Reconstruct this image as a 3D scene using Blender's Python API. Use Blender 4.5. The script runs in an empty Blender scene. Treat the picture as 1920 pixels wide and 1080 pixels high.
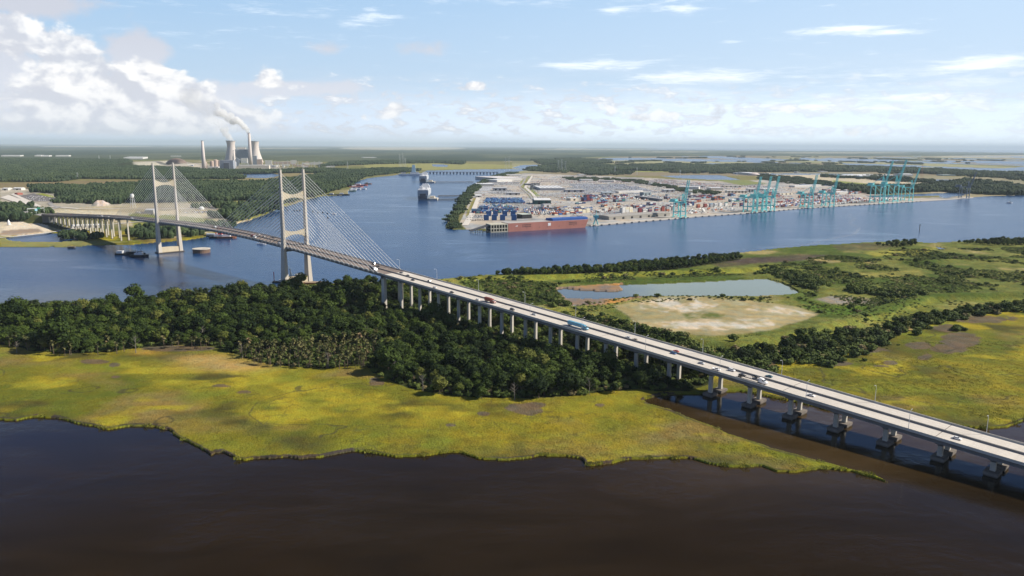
import bpy, bmesh, math, random
import numpy as np
from mathutils import Vector, Matrix

# ---------------------------------------------------------------- camera
SC = bpy.context.scene
FL, CH, PITCH, ROLL = 1400.1, 174.96, 0.1881, 0.0063      # focal length in px of a 1920 frame, height, tilt
F_ = np.array([0.0, math.cos(PITCH), -math.sin(PITCH)])
R0 = np.array([1.0, 0, 0]); U0 = np.cross(R0, F_)
R_ = R0*math.cos(ROLL) + U0*math.sin(ROLL)
U_ = -R0*math.sin(ROLL) + U0*math.cos(ROLL)
cam_d = bpy.data.cameras.new("camera"); cam = bpy.data.objects.new("camera", cam_d)
SC.collection.objects.link(cam); SC.camera = cam
cam_d.sensor_width = 36.0; cam_d.lens = FL/1920*36.0
cam_d.clip_start = 1.0; cam_d.clip_end = 400000.0
cam.matrix_world = Matrix(((R_[0], U_[0], -F_[0], 0), (R_[1], U_[1], -F_[1], 0), (R_[2], U_[2], -F_[2], CH), (0, 0, 0, 1)))

# ---------------------------------------------------------------- sun, sky, exposure
SUN_AZ, SUN_EL = math.radians(86), math.radians(37)
SUNV = Vector((math.sin(SUN_AZ)*math.cos(SUN_EL), math.cos(SUN_AZ)*math.cos(SUN_EL), math.sin(SUN_EL)))
sl = bpy.data.lights.new("sun", 'SUN'); sun = bpy.data.objects.new("sun", sl); SC.collection.objects.link(sun)
sl.energy = 5.0; sl.angle = math.radians(0.5); sl.color = (1.0, 0.93, 0.82)
sun.rotation_euler = SUNV.to_track_quat('Z', 'Y').to_euler()
SC.view_settings.view_transform = 'Standard'; SC.view_settings.look = 'None'
SC.view_settings.exposure = 0.38; SC.view_settings.gamma = 1.0
SC.cycles.volume_bounces = 24; SC.cycles.max_bounces = 24
SC.cycles.volume_step_rate = 4.0
try: SC.cycles.transparent_max_bounces = 16
except Exception: pass

class NB:
    """small node builder: every method returns an output socket"""
    def __init__(s, nt): s.nt = nt; s.N = nt.nodes; s.L = nt.links
    def _in(s, sock, v):
        if isinstance(v, bpy.types.NodeSocket): s.L.new(v, sock)
        elif v is not None: sock.default_value = v
    def m(s, op, a, b=None, c=None, clamp=False):
        n = s.N.new('ShaderNodeMath'); n.operation = op; n.use_clamp = clamp
        s._in(n.inputs[0], a)
        if b is not None: s._in(n.inputs[1], b)
        if c is not None: s._in(n.inputs[2], c)
        return n.outputs[0]
    def add(s, a, b): return s.m('ADD', a, b)
    def mul(s, a, b): return s.m('MULTIPLY', a, b)
    def sub(s, a, b): return s.m('SUBTRACT', a, b)
    def ss(s, v, a, b, lo=0.0, hi=1.0, kind='SMOOTHSTEP'):
        n = s.N.new('ShaderNodeMapRange'); n.interpolation_type = kind; n.clamp = True
        s._in(n.inputs['Value'], v); s._in(n.inputs['From Min'], a); s._in(n.inputs['From Max'], b)
        s._in(n.inputs['To Min'], lo); s._in(n.inputs['To Max'], hi); return n.outputs['Result']
    def xyz(s, v):
        n = s.N.new('ShaderNodeSeparateXYZ'); s._in(n.inputs[0], v); return n.outputs
    def comb(s, x, y, z):
        n = s.N.new('ShaderNodeCombineXYZ')
        for i, k in enumerate((x, y, z)): s._in(n.inputs[i], k)
        return n.outputs[0]
    def noise(s, vec, scale, detail=4.0, rough=0.55, dist=0.0, color=False):
        n = s.N.new('ShaderNodeTexNoise'); s._in(n.inputs['Vector'], vec)
        n.inputs['Scale'].default_value = scale; n.inputs['Detail'].default_value = detail
        n.inputs['Roughness'].default_value = rough; n.inputs['Distortion'].default_value = dist
        return n.outputs['Color' if color else 'Fac']
    def vor(s, vec, scale, feat='F1', out='Distance'):
        n = s.N.new('ShaderNodeTexVoronoi'); n.feature = feat; s._in(n.inputs['Vector'], vec)
        n.inputs['Scale'].default_value = scale; return n.outputs[out]
    def mix(s, f, a, b, mode='MIX'):
        n = s.N.new('ShaderNodeMix'); n.data_type = 'RGBA'; n.blend_type = mode
        s._in(n.inputs[0], f); s._in(n.inputs[6], a); s._in(n.inputs[7], b); return n.outputs[2]
    def vmath(s, op, a, b=None):
        n = s.N.new('ShaderNodeVectorMath'); n.operation = op; s._in(n.inputs[0], a)
        if b is not None: s._in(n.inputs[1], b)
        return n.outputs[0]
    def bump(s, h, strength, dist=1.0):
        n = s.N.new('ShaderNodeBump'); s._in(n.inputs['Height'], h); s._in(n.inputs['Strength'], strength)
        n.inputs['Distance'].default_value = dist; return n.outputs['Normal']

def c4(c): return (c[0], c[1], c[2], 1.0)

# ---- world: Nishita sky with clouds mixed in by direction (azimuth / elevation in degrees)
world = bpy.data.worlds.new("World"); SC.world = world; world.use_nodes = True
nt = world.node_tree; nt.nodes.clear(); b = NB(nt)
out = nt.nodes.new('ShaderNodeOutputWorld'); bg = nt.nodes.new('ShaderNodeBackground')
sky = nt.nodes.new('ShaderNodeTexSky'); sky.sky_type = 'NISHITA'; sky.sun_disc = False
sky.sun_elevation = SUN_EL; sky.sun_rotation = SUN_AZ
sky.altitude = 175; sky.air_density = 1.0; sky.dust_density = 1.0; sky.ozone_density = 1.6
tc = nt.nodes.new('ShaderNodeTexCoord'); DIR = b.vmath('NORMALIZE', tc.outputs['Generated'])
dx, dy, dz = b.xyz(DIR)
D180 = 57.29578
AZ = b.mul(b.m('ARCTAN2', dx, dy), D180)
EL = b.mul(b.m('ARCSINE', dz), D180)
P3 = b.comb(AZ, EL, 0.0)
def blob(x, y, rx, ry):       # x, y, rx, ry given in px of the 1920 frame -> degrees
    ax = math.degrees(math.atan((x-960)/FL)); k = math.degrees(1/FL)
    kx = k*math.cos(math.radians(ax))**2
    ey = (268+12*x/1920-y)*k*math.cos(math.radians(ax))
    u = b.mul(b.sub(AZ, ax), 1/(rx*kx)); v = b.mul(b.sub(EL, ey), 1/(ry*k))
    q = b.add(b.mul(u, u), b.mul(v, v))
    return b.m('EXPONENT', b.mul(q, -1.0))
def total(bl):
    t = None
    for a in bl:
        x = blob(*a[:4])
        if len(a) > 4: x = b.mul(x, a[4])
        t = x if t is None else b.add(t, x)
    return t
WPV = b.vmath('MULTIPLY', P3, (1.0, 1.45, 1.0))
billow = b.noise(WPV, 0.34, 8.0, 0.56, 0.2)
vorb = b.vor(b.vmath('ADD', WPV, b.vmath('MULTIPLY', b.noise(WPV, 1.0, 3, .5, 0, True), (1.6, 1.6, 0))), 0.95, 'SMOOTH_F1')
fine = b.noise(WPV, 1.6, 6.0, 0.62)
shape = b.add(b.mul(b.sub(billow, 0.5), 1.7), b.add(b.mul(b.sub(0.42, vorb), 0.55), b.mul(b.sub(fine, 0.5), 0.55)))
#   bright cumulus towers
lit = total([(50, 75, 50, 36, 1.2), (165, 130, 62, 52, 1.25), (100, 195, 150, 50, .75), (300, 160, 55, 42, 1.1), (290, 200, 80, 40, .8), (375, 195, 55, 42, .95),
             (512, 148, 40, 22, .72), (545, 166, 60, 14, .5), (60, 240, 190, 13, .45), (420, 232, 120, 24, .6), (520, 215, 90, 20, .55), (748, 205, 30, 24, .6),
             (700, 222, 60, 12, .5), (900, 166, 26, 12, .75), (840, 172, 60, 11, .55), (1333, 215, 26, 20, .85), (1243, 219, 30, 13, .7), (1460, 209, 40, 14, .7),
             (1130, 208, 90, 18, .5), (1645, 240, 16, 26, .55), (1575, 247, 50, 14, .5), (230, 222, 160, 20, .6), (1190, 225, 60, 10, .45), (1780, 258, 60, 8, .4)])
cum = b.ss(b.add(lit, b.mul(shape, 0.74)), 0.44, 0.74)
#   grey shaded cloud bodies and undersides
gry = total([(150, 185, 260, 62, .62), (330, 200, 120, 34, .5), (70, 14, 170, 28, 1.6), (285, 105, 60, 30, 1.5), (80, 115, 90, 30, .6), (20, 120, 50, 40, .6), (610, 100, 55, 16, .75), (790, 103, 80, 20, .75), (540, 170, 110, 18, 1.1),
              (150, 178, 240, 26, .8), (670, 172, 60, 16, .7), (100, 225, 330, 18, .6), (960, 210, 60, 9, .6), (1090, 212, 80, 12, .6), (350, 215, 120, 20, .6), (850, 220, 60, 10, .5), (230, 246, 300, 12, .55), (520, 243, 300, 9, .4), (430, 212, 90, 30, .45)])
grm = b.ss(b.add(gry, b.mul(shape, 0.6)), 0.42, 0.95)
#   light on the right and upper flanks of the towers: compare the shape with itself shifted towards the sun
sh2 = b.vmath('ADD', WPV, (0.75, 0.55, 0.0))
bil2 = b.noise(sh2, 0.34, 8.0, 0.56, 0.2)
flank = b.ss(b.add(b.sub(billow, bil2), b.mul(b.sub(0.40, vorb), .22)), -0.12, 0.11)
#   cirrus and flat lenses on the right
CP = b.vmath('MULTIPLY', P3, (0.16, 1.25, 1.0))
cnoise = b.noise(CP, 1.6, 6.0, 0.6, 0.4)
cir = total([(1140, 40, 30, 6, .9), (1255, 38, 40, 8, 1.0), (1545, 71, 90, 8, 1.25), (1650, 76, 70, 6, .9), (1100, 130, 110, 11, .9), (1280, 152, 120, 9, .95), (1820, 122, 90, 9, 1.0), (1790, 134, 100, 5, .8),
             (705, 38, 18, 8, .7), (680, 58, 60, 7, .6), (740, 50, 60, 5, .55), (500, 35, 220, 10, .5), (1345, 92, 30, 4, .7), (1050, 62, 30, 3, .6), (1680, 186, 120, 6, .6), (1600, 205, 300, 9, .65),
             (1000, 20, 700, 10, .25), (1500, 160, 500, 34, .42), (1000, 205, 900, 16, .40), (1400, 20, 600, 16, .30), (560, 85, 300, 20, .3), (1780, 158, 60, 5, .6)])
cn2 = b.noise(b.vmath('MULTIPLY', P3, (0.45, 3.2, 1.0)), 2.2, 5.0, 0.65, 0.6)
cirm = b.ss(b.add(b.mul(cir, 0.95), b.add(b.mul(b.sub(cnoise, 0.5), 2.0), b.mul(b.sub(cn2, 0.5), 1.0))), 0.22, 1.35)
#   a broken deck higher up, outside the frame but seen by the water
hi = b.mul(b.ss(b.noise(b.vmath('MULTIPLY', DIR, (3.0, 3.0, 9.0)), 1.0, 6.0, .6), 0.55, 0.8), b.ss(EL, 12.0, 25.0))
whi = b.mul(b.ss(EL, 8.0, -1.0), 1.0)
zen = b.mix(b.ss(EL, 17.0, 28.0), b.mix(b.ss(EL, 10.0, 18.0), (2.9, 4.8, 7.1, 1), (.30, 1.15, 3.4, 1)), (.17, .22, .36, 1))                        # above the frame darkened, deep blue then slate, to cut fill and reflections
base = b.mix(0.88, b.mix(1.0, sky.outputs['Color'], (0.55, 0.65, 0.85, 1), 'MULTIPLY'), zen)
base = b.mix(b.mul(b.ss(EL, 14.0, 1.0), 0.9), base, (4.5, 5.7, 6.9, 1))
base = b.mix(b.mul(b.ss(EL, 5.0, 0.0), 0.9), base, b.mix(b.ss(AZ, -22.0, 18.0), (6.6, 7.5, 8.9, 1), (10.8, 11.8, 12.6, 1)))
base = b.mix(b.mul(b.mul(b.ss(AZ, -35.0, 40.0), b.ss(EL, 20.0, 8.0)), 0.42), base, (6.3, 7.5, 8.9, 1))
# sky out of view, away from the sun, darkened to cut fill light
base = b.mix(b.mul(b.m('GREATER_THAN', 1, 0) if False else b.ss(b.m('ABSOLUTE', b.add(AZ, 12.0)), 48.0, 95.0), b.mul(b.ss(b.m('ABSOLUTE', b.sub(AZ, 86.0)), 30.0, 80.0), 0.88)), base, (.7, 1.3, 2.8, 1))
col = b.mix(b.mul(cirm, 0.80), base, (9.2, 9.6, 10.0, 1))
# low broken band of small distant cumulus above the horizon
BV = b.vmath('MULTIPLY', P3, (.55, 1.5, 1.0)); bn = b.noise(BV, .9, 7.0, .6, .3)
band = b.mul(b.ss(bn, .47, .60), b.mul(b.ss(b.add(EL, b.mul(b.sub(bn, .5), -6.0)), 4.6, 2.8), b.ss(EL, .15, 1.2)))
haz = b.mul(b.ss(b.noise(b.vmath('MULTIPLY', P3, (.12, .8, 1)), 1.0, 5.0, .6), .38, .70), b.ss(EL, 7.5, 1.5))
col = b.mix(b.mul(haz, .42), col, b.mix(b.ss(AZ, -20.0, 20.0), (5.9, 6.2, 6.9, 1), (7.6, 8.1, 8.7, 1)))
col = b.mix(b.mul(band, b.ss(AZ, 34.0, -5.0, .38, .88)), col, b.mix(b.ss(bn, .55, .68), (5.7, 6.0, 6.7, 1), (8.2, 8.3, 8.4, 1)))
col = b.mix(b.mul(grm, 0.90), col, b.mix(b.ss(EL, 1.0, 9.0), (6.2, 6.5, 7.2, 1), (5.2, 5.3, 5.9, 1)))
cumc = b.mix(flank, (5.4, 5.6, 6.2, 1), (8.6, 8.5, 8.4, 1))
col = b.mix(b.mul(cum, b.ss(EL, -0.5, 4.5, 0.50, 0.93)), col, cumc)
col = b.mix(b.mul(hi, 0.25), col, (4.5, 4.8, 5.6, 1))
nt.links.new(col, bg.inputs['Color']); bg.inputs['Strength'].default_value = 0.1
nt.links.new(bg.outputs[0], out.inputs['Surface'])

# ---------------------------------------------------------------- geometry of the view
def ray(px, py): return F_ + R_*((px-960)/FL) - U_*((py-540)/FL)
def gp(px, py, z=0.0):                 # the point at height z that stands at this place of the photograph
    v = ray(px, py); t = (z-CH)/v[2]; return np.array([0, 0, CH]) + v*t
def pix(P):
    d = np.asarray(P, float) - np.array([0, 0, CH]); w = d@F_
    return 960+FL*(d@R_)/w, 540-FL*(d@U_)/w

# bridge alignment
BO = np.array([-275.2, 940.0, 0.0]); BTH = -0.8078
BD = np.array([math.sin(BTH), math.cos(BTH), 0.0]); BN = np.array([math.cos(BTH), -math.sin(BTH), 0.0])
ZK = [(-1100, 4.0), (-787, 13.4), (-190, 39.0), (-90, 44.6), (0, 49.0), (100, 52.6), (198, 54.0), (300, 52.9), (396, 50.6), (500, 47.6), (594, 44.0), (700, 38.8), (900, 27.5), (1020, 21.5), (1190, 14.5), (1500, 9.0)]
def bz(s):
    return float(np.interp(s, [k[0] for k in ZK], [k[1] for k in ZK]))
def bc(s): return -25.5*(max(0.0, -170-s)/617)**1.5
def bp(s, n=0.0, dz=0.0):
    e = 1.0; t = (bc(s+e)-bc(s-e))/(2*e); k = math.hypot(1, t)
    P = BO + BD*s + BN*bc(s) + (BN - BD*t)/k*n
    return np.array([P[0], P[1], bz(s)+dz])
def btan(s):
    a = bp(s+1); c = bp(s-1); v = a-c; return v/np.linalg.norm(v)
# smooth the profile a little
_s = np.arange(-1100, 1501, 10.0); _z = np.interp(_s, [k[0] for k in ZK], [k[1] for k in ZK])
for _ in range(30): _z[1:-1] = (_z[:-2]+_z[1:-1]*2+_z[2:])/4
def bz(s): return float(np.interp(s, _s, _z))

# ---------------------------------------------------------------- numpy noise
def _hash(ix, iy, seed):
    h = (ix.astype(np.int64)*374761393 + iy.astype(np.int64)*668265263 + seed*1442695041) & 0xFFFFFFFF
    h = ((h ^ (h >> 13))*1274126177) & 0xFFFFFFFF
    return ((h ^ (h >> 16)) & 0xFFFFFF)/float(0xFFFFFF)
def vnoise(x, y, seed=0):
    ix = np.floor(x); iy = np.floor(y); fx = x-ix; fy = y-iy
    fx = fx*fx*(3-2*fx); fy = fy*fy*(3-2*fy); ix = ix.astype(np.int64); iy = iy.astype(np.int64)
    a = _hash(ix, iy, seed); c = _hash(ix+1, iy, seed); d = _hash(ix, iy+1, seed); e = _hash(ix+1, iy+1, seed)
    return (a*(1-fx)+c*fx)*(1-fy) + (d*(1-fx)+e*fx)*fy
def fbm(x, y, octs=4, seed=0, gain=0.5):
    s = 0; a = 1; t = 0
    for o in range(octs):
        s = s + a*vnoise(x*(2**o)+o*17.3, y*(2**o)-o*9.1, seed+o); t += a; a *= gain
    return s/t
def inpoly(x, y, pts):
    x = np.asarray(x); r = np.zeros(x.shape, bool); n = len(pts); j = n-1
    p = np.asarray(pts, float)
    m = (x >= p[:, 0].min()) & (x <= p[:, 0].max()) & (y >= p[:, 1].min()) & (y <= p[:, 1].max())
    xs = x[m]; ys = y[m]; q = np.zeros(xs.shape, bool)
    for i in range(n):
        xi, yi = p[i]; xj, yj = p[j]
        if yi != yj:
            q ^= ((yi > ys) != (yj > ys)) & (xs < (xj-xi)*(ys-yi)/(yj-yi)+xi)
        j = i
    r[m] = q; return r
# ---------------------------------------------------------------- materials
def new_mat(name):
    m = bpy.data.materials.new(name); m.use_nodes = True
    nt = m.node_tree; bs = nt.nodes['Principled BSDF']; return m, NB(nt), bs
def objco(b):
    return b.N.new('ShaderNodeTexCoord').outputs['Object']
def geopos(b): return b.N.new('ShaderNodeNewGeometry').outputs['Position']
_mats = {}
def mat(name, col, rough=0.7, metal=0.0, var=0.12, scale=0.35, bump=0.0, streak=False, spec=0.3):
    if name in _mats: return _mats[name]
    m, b, bs = new_mat(name); P = geopos(b)
    v = b.vmath('MULTIPLY', P, (1, 1, 0.12)) if streak else P
    n = b.noise(v, scale, 5, .6); n2 = b.noise(P, scale*9, 3, .6)
    f = b.ss(b.add(b.mul(n, .7), b.mul(n2, .3)), .32, .68, 0, 1, 'LINEAR')
    lo = tuple(c*(1-var) for c in col); hi_ = tuple(min(1, c*(1+var)) for c in col)
    b.L.new(b.mix(f, c4(lo), c4(hi_)), bs.inputs['Base Color'])
    bs.inputs['Roughness'].default_value = rough; bs.inputs['Metallic'].default_value = metal
    bs.inputs['Specular IOR Level'].default_value = spec
    if bump: b.L.new(b.bump(n2, bump, 0.3), bs.inputs['Normal'])
    _mats[name] = m; return m

def link(o, parent=None):
    SC.collection.objects.link(o)
    if parent is not None: o.parent = parent
    return o
def tag(o, label=None, cat=None, group=None, kind=None):
    if label: o['label'] = label
    if cat: o['category'] = cat
    if group: o['group'] = group
    if kind: o['kind'] = kind
    return o
def np_mesh(name, V, Fq, m=None, col=None, smooth=False):
    """mesh from numpy arrays; Fq is (n,4) or (n,3) indices"""
    me = bpy.data.meshes.new(name); V = np.asarray(V, np.float32); Fq = np.asarray(Fq, np.int32)
    k = Fq.shape[1]; me.vertices.add(len(V)); me.vertices.foreach_set('co', V.ravel())
    me.loops.add(Fq.size); me.loops.foreach_set('vertex_index', Fq.ravel())
    me.polygons.add(len(Fq)); me.polygons.foreach_set('loop_start', np.arange(0, Fq.size, k, dtype=np.int32))
    me.polygons.foreach_set('loop_total', np.full(len(Fq), k, np.int32))
    if smooth: me.polygons.foreach_set('use_smooth', np.ones(len(Fq), bool))
    me.update(calc_edges=True)
    if m: me.materials.append(m)
    if col is not None:
        a = me.color_attributes.new('col', 'FLOAT_COLOR', 'POINT'); c = np.ones((len(V), 4), np.float32); c[:, :3] = col
        a.data.foreach_set('color', c.ravel())
    return me

# ---------------------------------------------------------------- outlines on the ground, traced where they lie
RIVER = [(-400, 615), (-300, 463), (0, 463), (145, 463), (165, 460), (250, 459), (290, 455), (345, 451), (380, 446), (412, 436), (430, 428), (433, 424), (470, 412), (500, 402), (522, 391), (548, 384), (580, 373), (603, 368), (650, 366), (657, 352), (668, 340), (690, 334), (740, 329), (755, 326), (790, 325), (800, 320), (870, 318), (960, 317), (1010, 317), (975, 321), (945, 325), (925, 330), (905, 340), (885, 352), (870, 366), (862, 380), (852, 400), (840, 418), (834, 428), (850, 431), (880, 431), (905, 433), (960, 434), (1105, 424), (1110, 421), (1250, 411), (1300, 407), (1400, 400), (1500, 391), (1600, 385), (1700, 379), (1780, 374), (1825, 370), (1850, 368), (1920, 366), (2500, 352), (2500, 440), (1920, 449), (1860, 450), (1790, 454), (1740, 456), (1700, 452), (1620, 455), (1560, 459), (1500, 463), (1440, 468), (1400, 473), (1330, 483), (1200, 497), (1100, 505), (980, 512), (905, 517), (860, 522), (790, 527), (740, 530), (600, 532), (450, 545), (310, 562), (200, 570), (100, 578), (0, 584), (-400, 618)]
BAY = [(-900, 830), (-400, 800), (0, 789), (30, 789), (60, 784), (105, 785), (140, 793), (170, 799), (205, 806), (225, 802), (245, 799), (285, 800), (315, 806), (317, 815), (345, 827), (355, 833), (375, 845), (390, 855), (400, 849), (415, 848), (440, 858), (460, 863), (480, 859), (540, 857), (562, 860), (600, 858), (640, 850), (700, 853), (740, 858), (800, 855), (845, 848), (862, 849), (895, 860), (925, 862), (950, 864), (985, 859), (1010, 855), (1060, 856), (1090, 862), (1100, 875), (1150, 870), (1180, 863), (1260, 862), (1300, 862), (1330, 870), (1370, 874), (1430, 872), (1455, 882), (1490, 885), (1545, 880), (1600, 884), (1640, 896), (1672, 907), (1640, 892), (1580, 877), (1520, 860), (1450, 842), (1400, 825), (1345, 805), (1310, 790), (1260, 770), (1220, 760), (1206, 752), (1230, 745), (1290, 738), (1330, 738), (1350, 736), (1385, 735), (1420, 740), (1480, 752), (1530, 762), (1545, 768), (1600, 778), (1640, 783), (1690, 788), (1730, 790), (1760, 795), (1800, 800), (1850, 805), (1890, 803), (1905, 795), (1920, 791), (2500, 740), (3500, 1200), (3000, 6000), (-3000, 6000)]
POND = [(1045, 543), (1060, 541), (1100, 539), (1150, 535), (1200, 533), (1260, 531), (1340, 527), (1435, 523), (1452, 527), (1480, 538), (1503, 550), (1480, 553), (1420, 556), (1330, 556), (1250, 556), (1180, 558), (1120, 562), (1060, 560), (1050, 550)]
BAR = [(1052, 540), (1100, 537), (1130, 535), (1155, 537), (1168, 544), (1150, 548), (1120, 546), (1085, 544)]
PONDMUD = [(1040, 541), (1165, 532), (1180, 545), (1130, 550), (1125, 562), (1210, 559), (1170, 568), (1110, 576), (1060, 578), (1045, 575), (1056, 562), (1046, 550)]
LAGOON = [(10, 447), (40, 441), (90, 437), (125, 438), (140, 444), (165, 450), (120, 454), (60, 455), (20, 452)]
SANDLOT = [(1150, 575), (1185, 568), (1230, 560), (1300, 559), (1340, 562), (1400, 564), (1450, 570), (1500, 578), (1535, 590), (1510, 602), (1470, 612), (1440, 622), (1390, 628), (1330, 632), (1270, 625), (1220, 614), (1190, 603), (1170, 590)]
SANDWHITE = [(1195, 570), (1230, 563), (1300, 562), (1315, 570), (1350, 572), (1300, 590), (1250, 588), (1205, 580)]
SANDW2 = [(1380, 572), (1440, 572), (1530, 592), (1500, 596), (1455, 588), (1400, 583)]
SANDW3 = [(1220, 608), (1300, 600), (1440, 598), (1450, 612), (1390, 620), (1330, 622), (1270, 617)]
DRYLAKE = [(1528, 562), (1560, 557), (1620, 560), (1652, 571), (1610, 573), (1560, 571)]
WOOD = [(-400, 660), (-300, 640), (0, 648), (30, 652), (60, 660), (130, 666), (200, 663), (250, 655), (330, 648), (400, 650), (430, 662), (470, 676), (520, 688), (600, 694), (660, 688), (690, 690), (705, 705), (760, 727), (830, 743), (900, 750), (1000, 750), (1080, 743), (1160, 736), (1200, 732), (1240, 737), (1290, 735), (1330, 722), (1340, 700), (1300, 680), (1200, 650), (1100, 622), (1000, 598), (900, 572), (820, 553), (760, 543), (700, 536), (600, 538), (450, 551), (330, 567), (200, 577), (100, 584), (0, 590), (-300, 612)]
WOOD2 = [(915, 520), (1000, 521), (1100, 519), (1190, 514), (1290, 504), (1340, 496), (1390, 488), (1380, 480), (1300, 488), (1200, 499), (1100, 507), (980, 514)]
SCRUB = [(860, 530), (930, 527), (1030, 530), (1045, 545), (1060, 565), (1040, 572), (990, 575), (930, 560), (880, 545)]
GREEN1 = [(1280, 590), (1330, 586), (1370, 592), (1340, 600), (1290, 600)]
MARSHE = [(1230, 760), (1310, 745), (1335, 715), (1360, 690), (1430, 680), (1500, 672), (1560, 665), (1640, 645), (1700, 620), (1760, 612), (1830, 598), (1920, 585), (2600, 540), (2600, 900), (1905, 800), (1300, 800)]
# forests beyond the river (crowns stand on these)
FAR_WOODS = [
 [(-400, 300), (0, 299), (238, 301), (256, 314), (360, 317), (375, 321), (430, 321), (520, 321), (600, 318), (650, 320), (600, 325), (545, 325), (420, 327), (460, 336), (300, 337), (150, 336), (100, 342), (0, 341), (-400, 338)],
 [(118, 382), (118, 372), (130, 364), (140, 354), (260, 346), (400, 344), (470, 346), (520, 341), (560, 336), (600, 329), (650, 322), (700, 319), (760, 318), (790, 321), (755, 324), (690, 331), (668, 336), (655, 350), (600, 364), (560, 376), (520, 386), (500, 388), (486, 382), (470, 377), (300, 380), (200, 383)],
 [(76, 363), (78, 353), (118, 351), (122, 360), (100, 364)],
 [(418, 400), (455, 392), (500, 391), (505, 396), (470, 408), (440, 417), (425, 412)],
 [(0, 402), (0, 388), (40, 391), (88, 405), (80, 409)], [(-400, 410), (0, 402), (50, 408), (70, 414), (30, 416), (-400, 425)],
 [(60, 416), (100, 413), (130, 430), (145, 438), (120, 434), (90, 424)],
 [(128, 438), (150, 430), (180, 435), (205, 443), (213, 452), (195, 459), (165, 456), (135, 446)],
 [(252, 448), (262, 432), (300, 425), (340, 432), (392, 424), (408, 430), (400, 437), (345, 447), (300, 450)],
 [(838, 424), (850, 402), (858, 386), (868, 368), (884, 352), (904, 341), (922, 332), (950, 325), (972, 324), (938, 332), (908, 345), (888, 360), (876, 378), (869, 395), (858, 413), (868, 429), (842, 429)],
 [(1000, 301), (1090, 299), (1150, 306), (1080, 309), (1020, 309)],
 [(1060, 309), (1200, 313), (1250, 308), (1330, 311), (1440, 309), (1560, 312), (1700, 316), (1720, 322), (1560, 323), (1440, 323), (1300, 322), (1120, 320), (980, 318)],
 [(1060, 333), (1120, 334), (1200, 339), (1260, 351), (1300, 358), (1350, 361), (1340, 366), (1280, 362), (1230, 350), (1180, 342), (1060, 338)],
 [(1420, 327), (1500, 334), (1580, 345), (1560, 350), (1480, 345), (1420, 336)],
 [(1570, 352), (1640, 352), (1760, 350), (1790, 345), (1920, 352), (2300, 350), (2300, 362), (1920, 366), (1860, 366), (1760, 360), (1640, 365), (1590, 360)],
 [(640, 305), (740, 303), (860, 304), (870, 309), (820, 306), (700, 308), (640, 311), (600, 313)],
 [(1700, 317), (1780, 320), (1830, 324), (1920, 326), (2300, 328), (2300, 334), (1920, 331), (1800, 329), (1700, 325)],
]
FARBAND = [[(-400, 266), (1000, 272), (2600, 288), (2600, 293), (1800, 293), (1400, 292), (1120, 294), (1000, 302), (860, 303), (640, 304), (400, 300), (-400, 299)]]
PALE = [(75, 273.6, 285, 275.6), (300, 274.8, 400, 275.4), (640, 275.5, 870, 281), (620, 273.5, 700, 275), (1040, 278.6, 1100, 279.6), (1440, 286, 1700, 287.4), (1750, 291, 2400, 297), (1000, 280, 1300, 281), (430, 278, 620, 279), (0, 272.4, 80, 273.2), (1180, 284.6, 1330, 285.6)]
FARWATER = [
 [(1400, 277.4), (2600, 286), (2600, 291), (1920, 286.5), (1700, 283.8), (1440, 282.5), (1200, 280.5), (1250, 277.5)],
 [(975, 310), (1040, 308), (1140, 309), (1140, 312), (1060, 315), (980, 317), (960, 315)],
 [(1130, 296.5), (1200, 296), (1205, 300), (1150, 301), (1120, 299)], [(1290, 307.5), (1350, 306), (1350, 310), (1310, 311.5)],
 [(1240, 330), (1300, 328.5), (1350, 328.5), (1390, 337.5), (1330, 337), (1270, 334)],
 [(1500, 296), (1560, 299), (1610, 303), (1560, 303), (1500, 300)], [(1575, 306), (1720, 310), (1760, 314), (1600, 311)], [(1740, 312), (1880, 316), (1980, 308), (2400, 309), (2400, 324), (1920, 325), (1800, 322)],
 [(1840, 303), (1880, 304), (1880, 307), (1830, 306)], [(430, 328), (505, 325), (530, 329), (500, 334), (440, 333)], [(810, 308), (840, 309), (838, 313), (812, 312)],
 [(1500, 345), (1560, 345), (1560, 349), (1500, 348)], [(1380, 318), (1440, 319), (1430, 322), (1385, 321)], [(1370, 325), (1600, 326), (1600, 328), (1380, 327)], [(1640, 336), (1850, 337), (1850, 339), (1640, 339)],
 [(1620, 367), (1800, 361), (1810, 366), (1770, 372), (1760, 367), (1640, 371)], [(1756, 463), (1770, 465), (1774, 467), (1762, 467)]]
PORT = [(874, 431), (862, 418), (872, 398), (880, 378), (893, 358), (912, 344), (948, 331), (985, 325), (1060, 328), (1200, 333), (1330, 340), (1440, 338), (1560, 345), (1600, 358), (1700, 372), (1825, 369), (1780, 374), (1700, 379), (1500, 391), (1300, 407), (1105, 424)]

# ---------------------------------------------------------------- terrain: one sheet from the near bay to the horizon
taz = np.tan(np.radians(np.concatenate([np.linspace(-58, -38, 40, endpoint=False), np.linspace(-38, 38, 1300), np.linspace(38, 58, 41)[1:]])))
dep = np.concatenate([np.linspace(0.95, 0.60, 60, endpoint=False), np.linspace(0.60, 0.075, 560, endpoint=False), np.linspace(0.075, 0.012, 150, endpoint=False), np.geomspace(0.012, 0.0011, 60)])
Yg = CH/dep; NR, NCc = len(dep), len(taz)
X = (Yg[:, None]*taz[None, :]); Y = np.repeat(Yg[:, None], NCc, 1)
PX, PY = pix(np.stack([X, Y, np.zeros_like(X)], -1))
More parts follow.
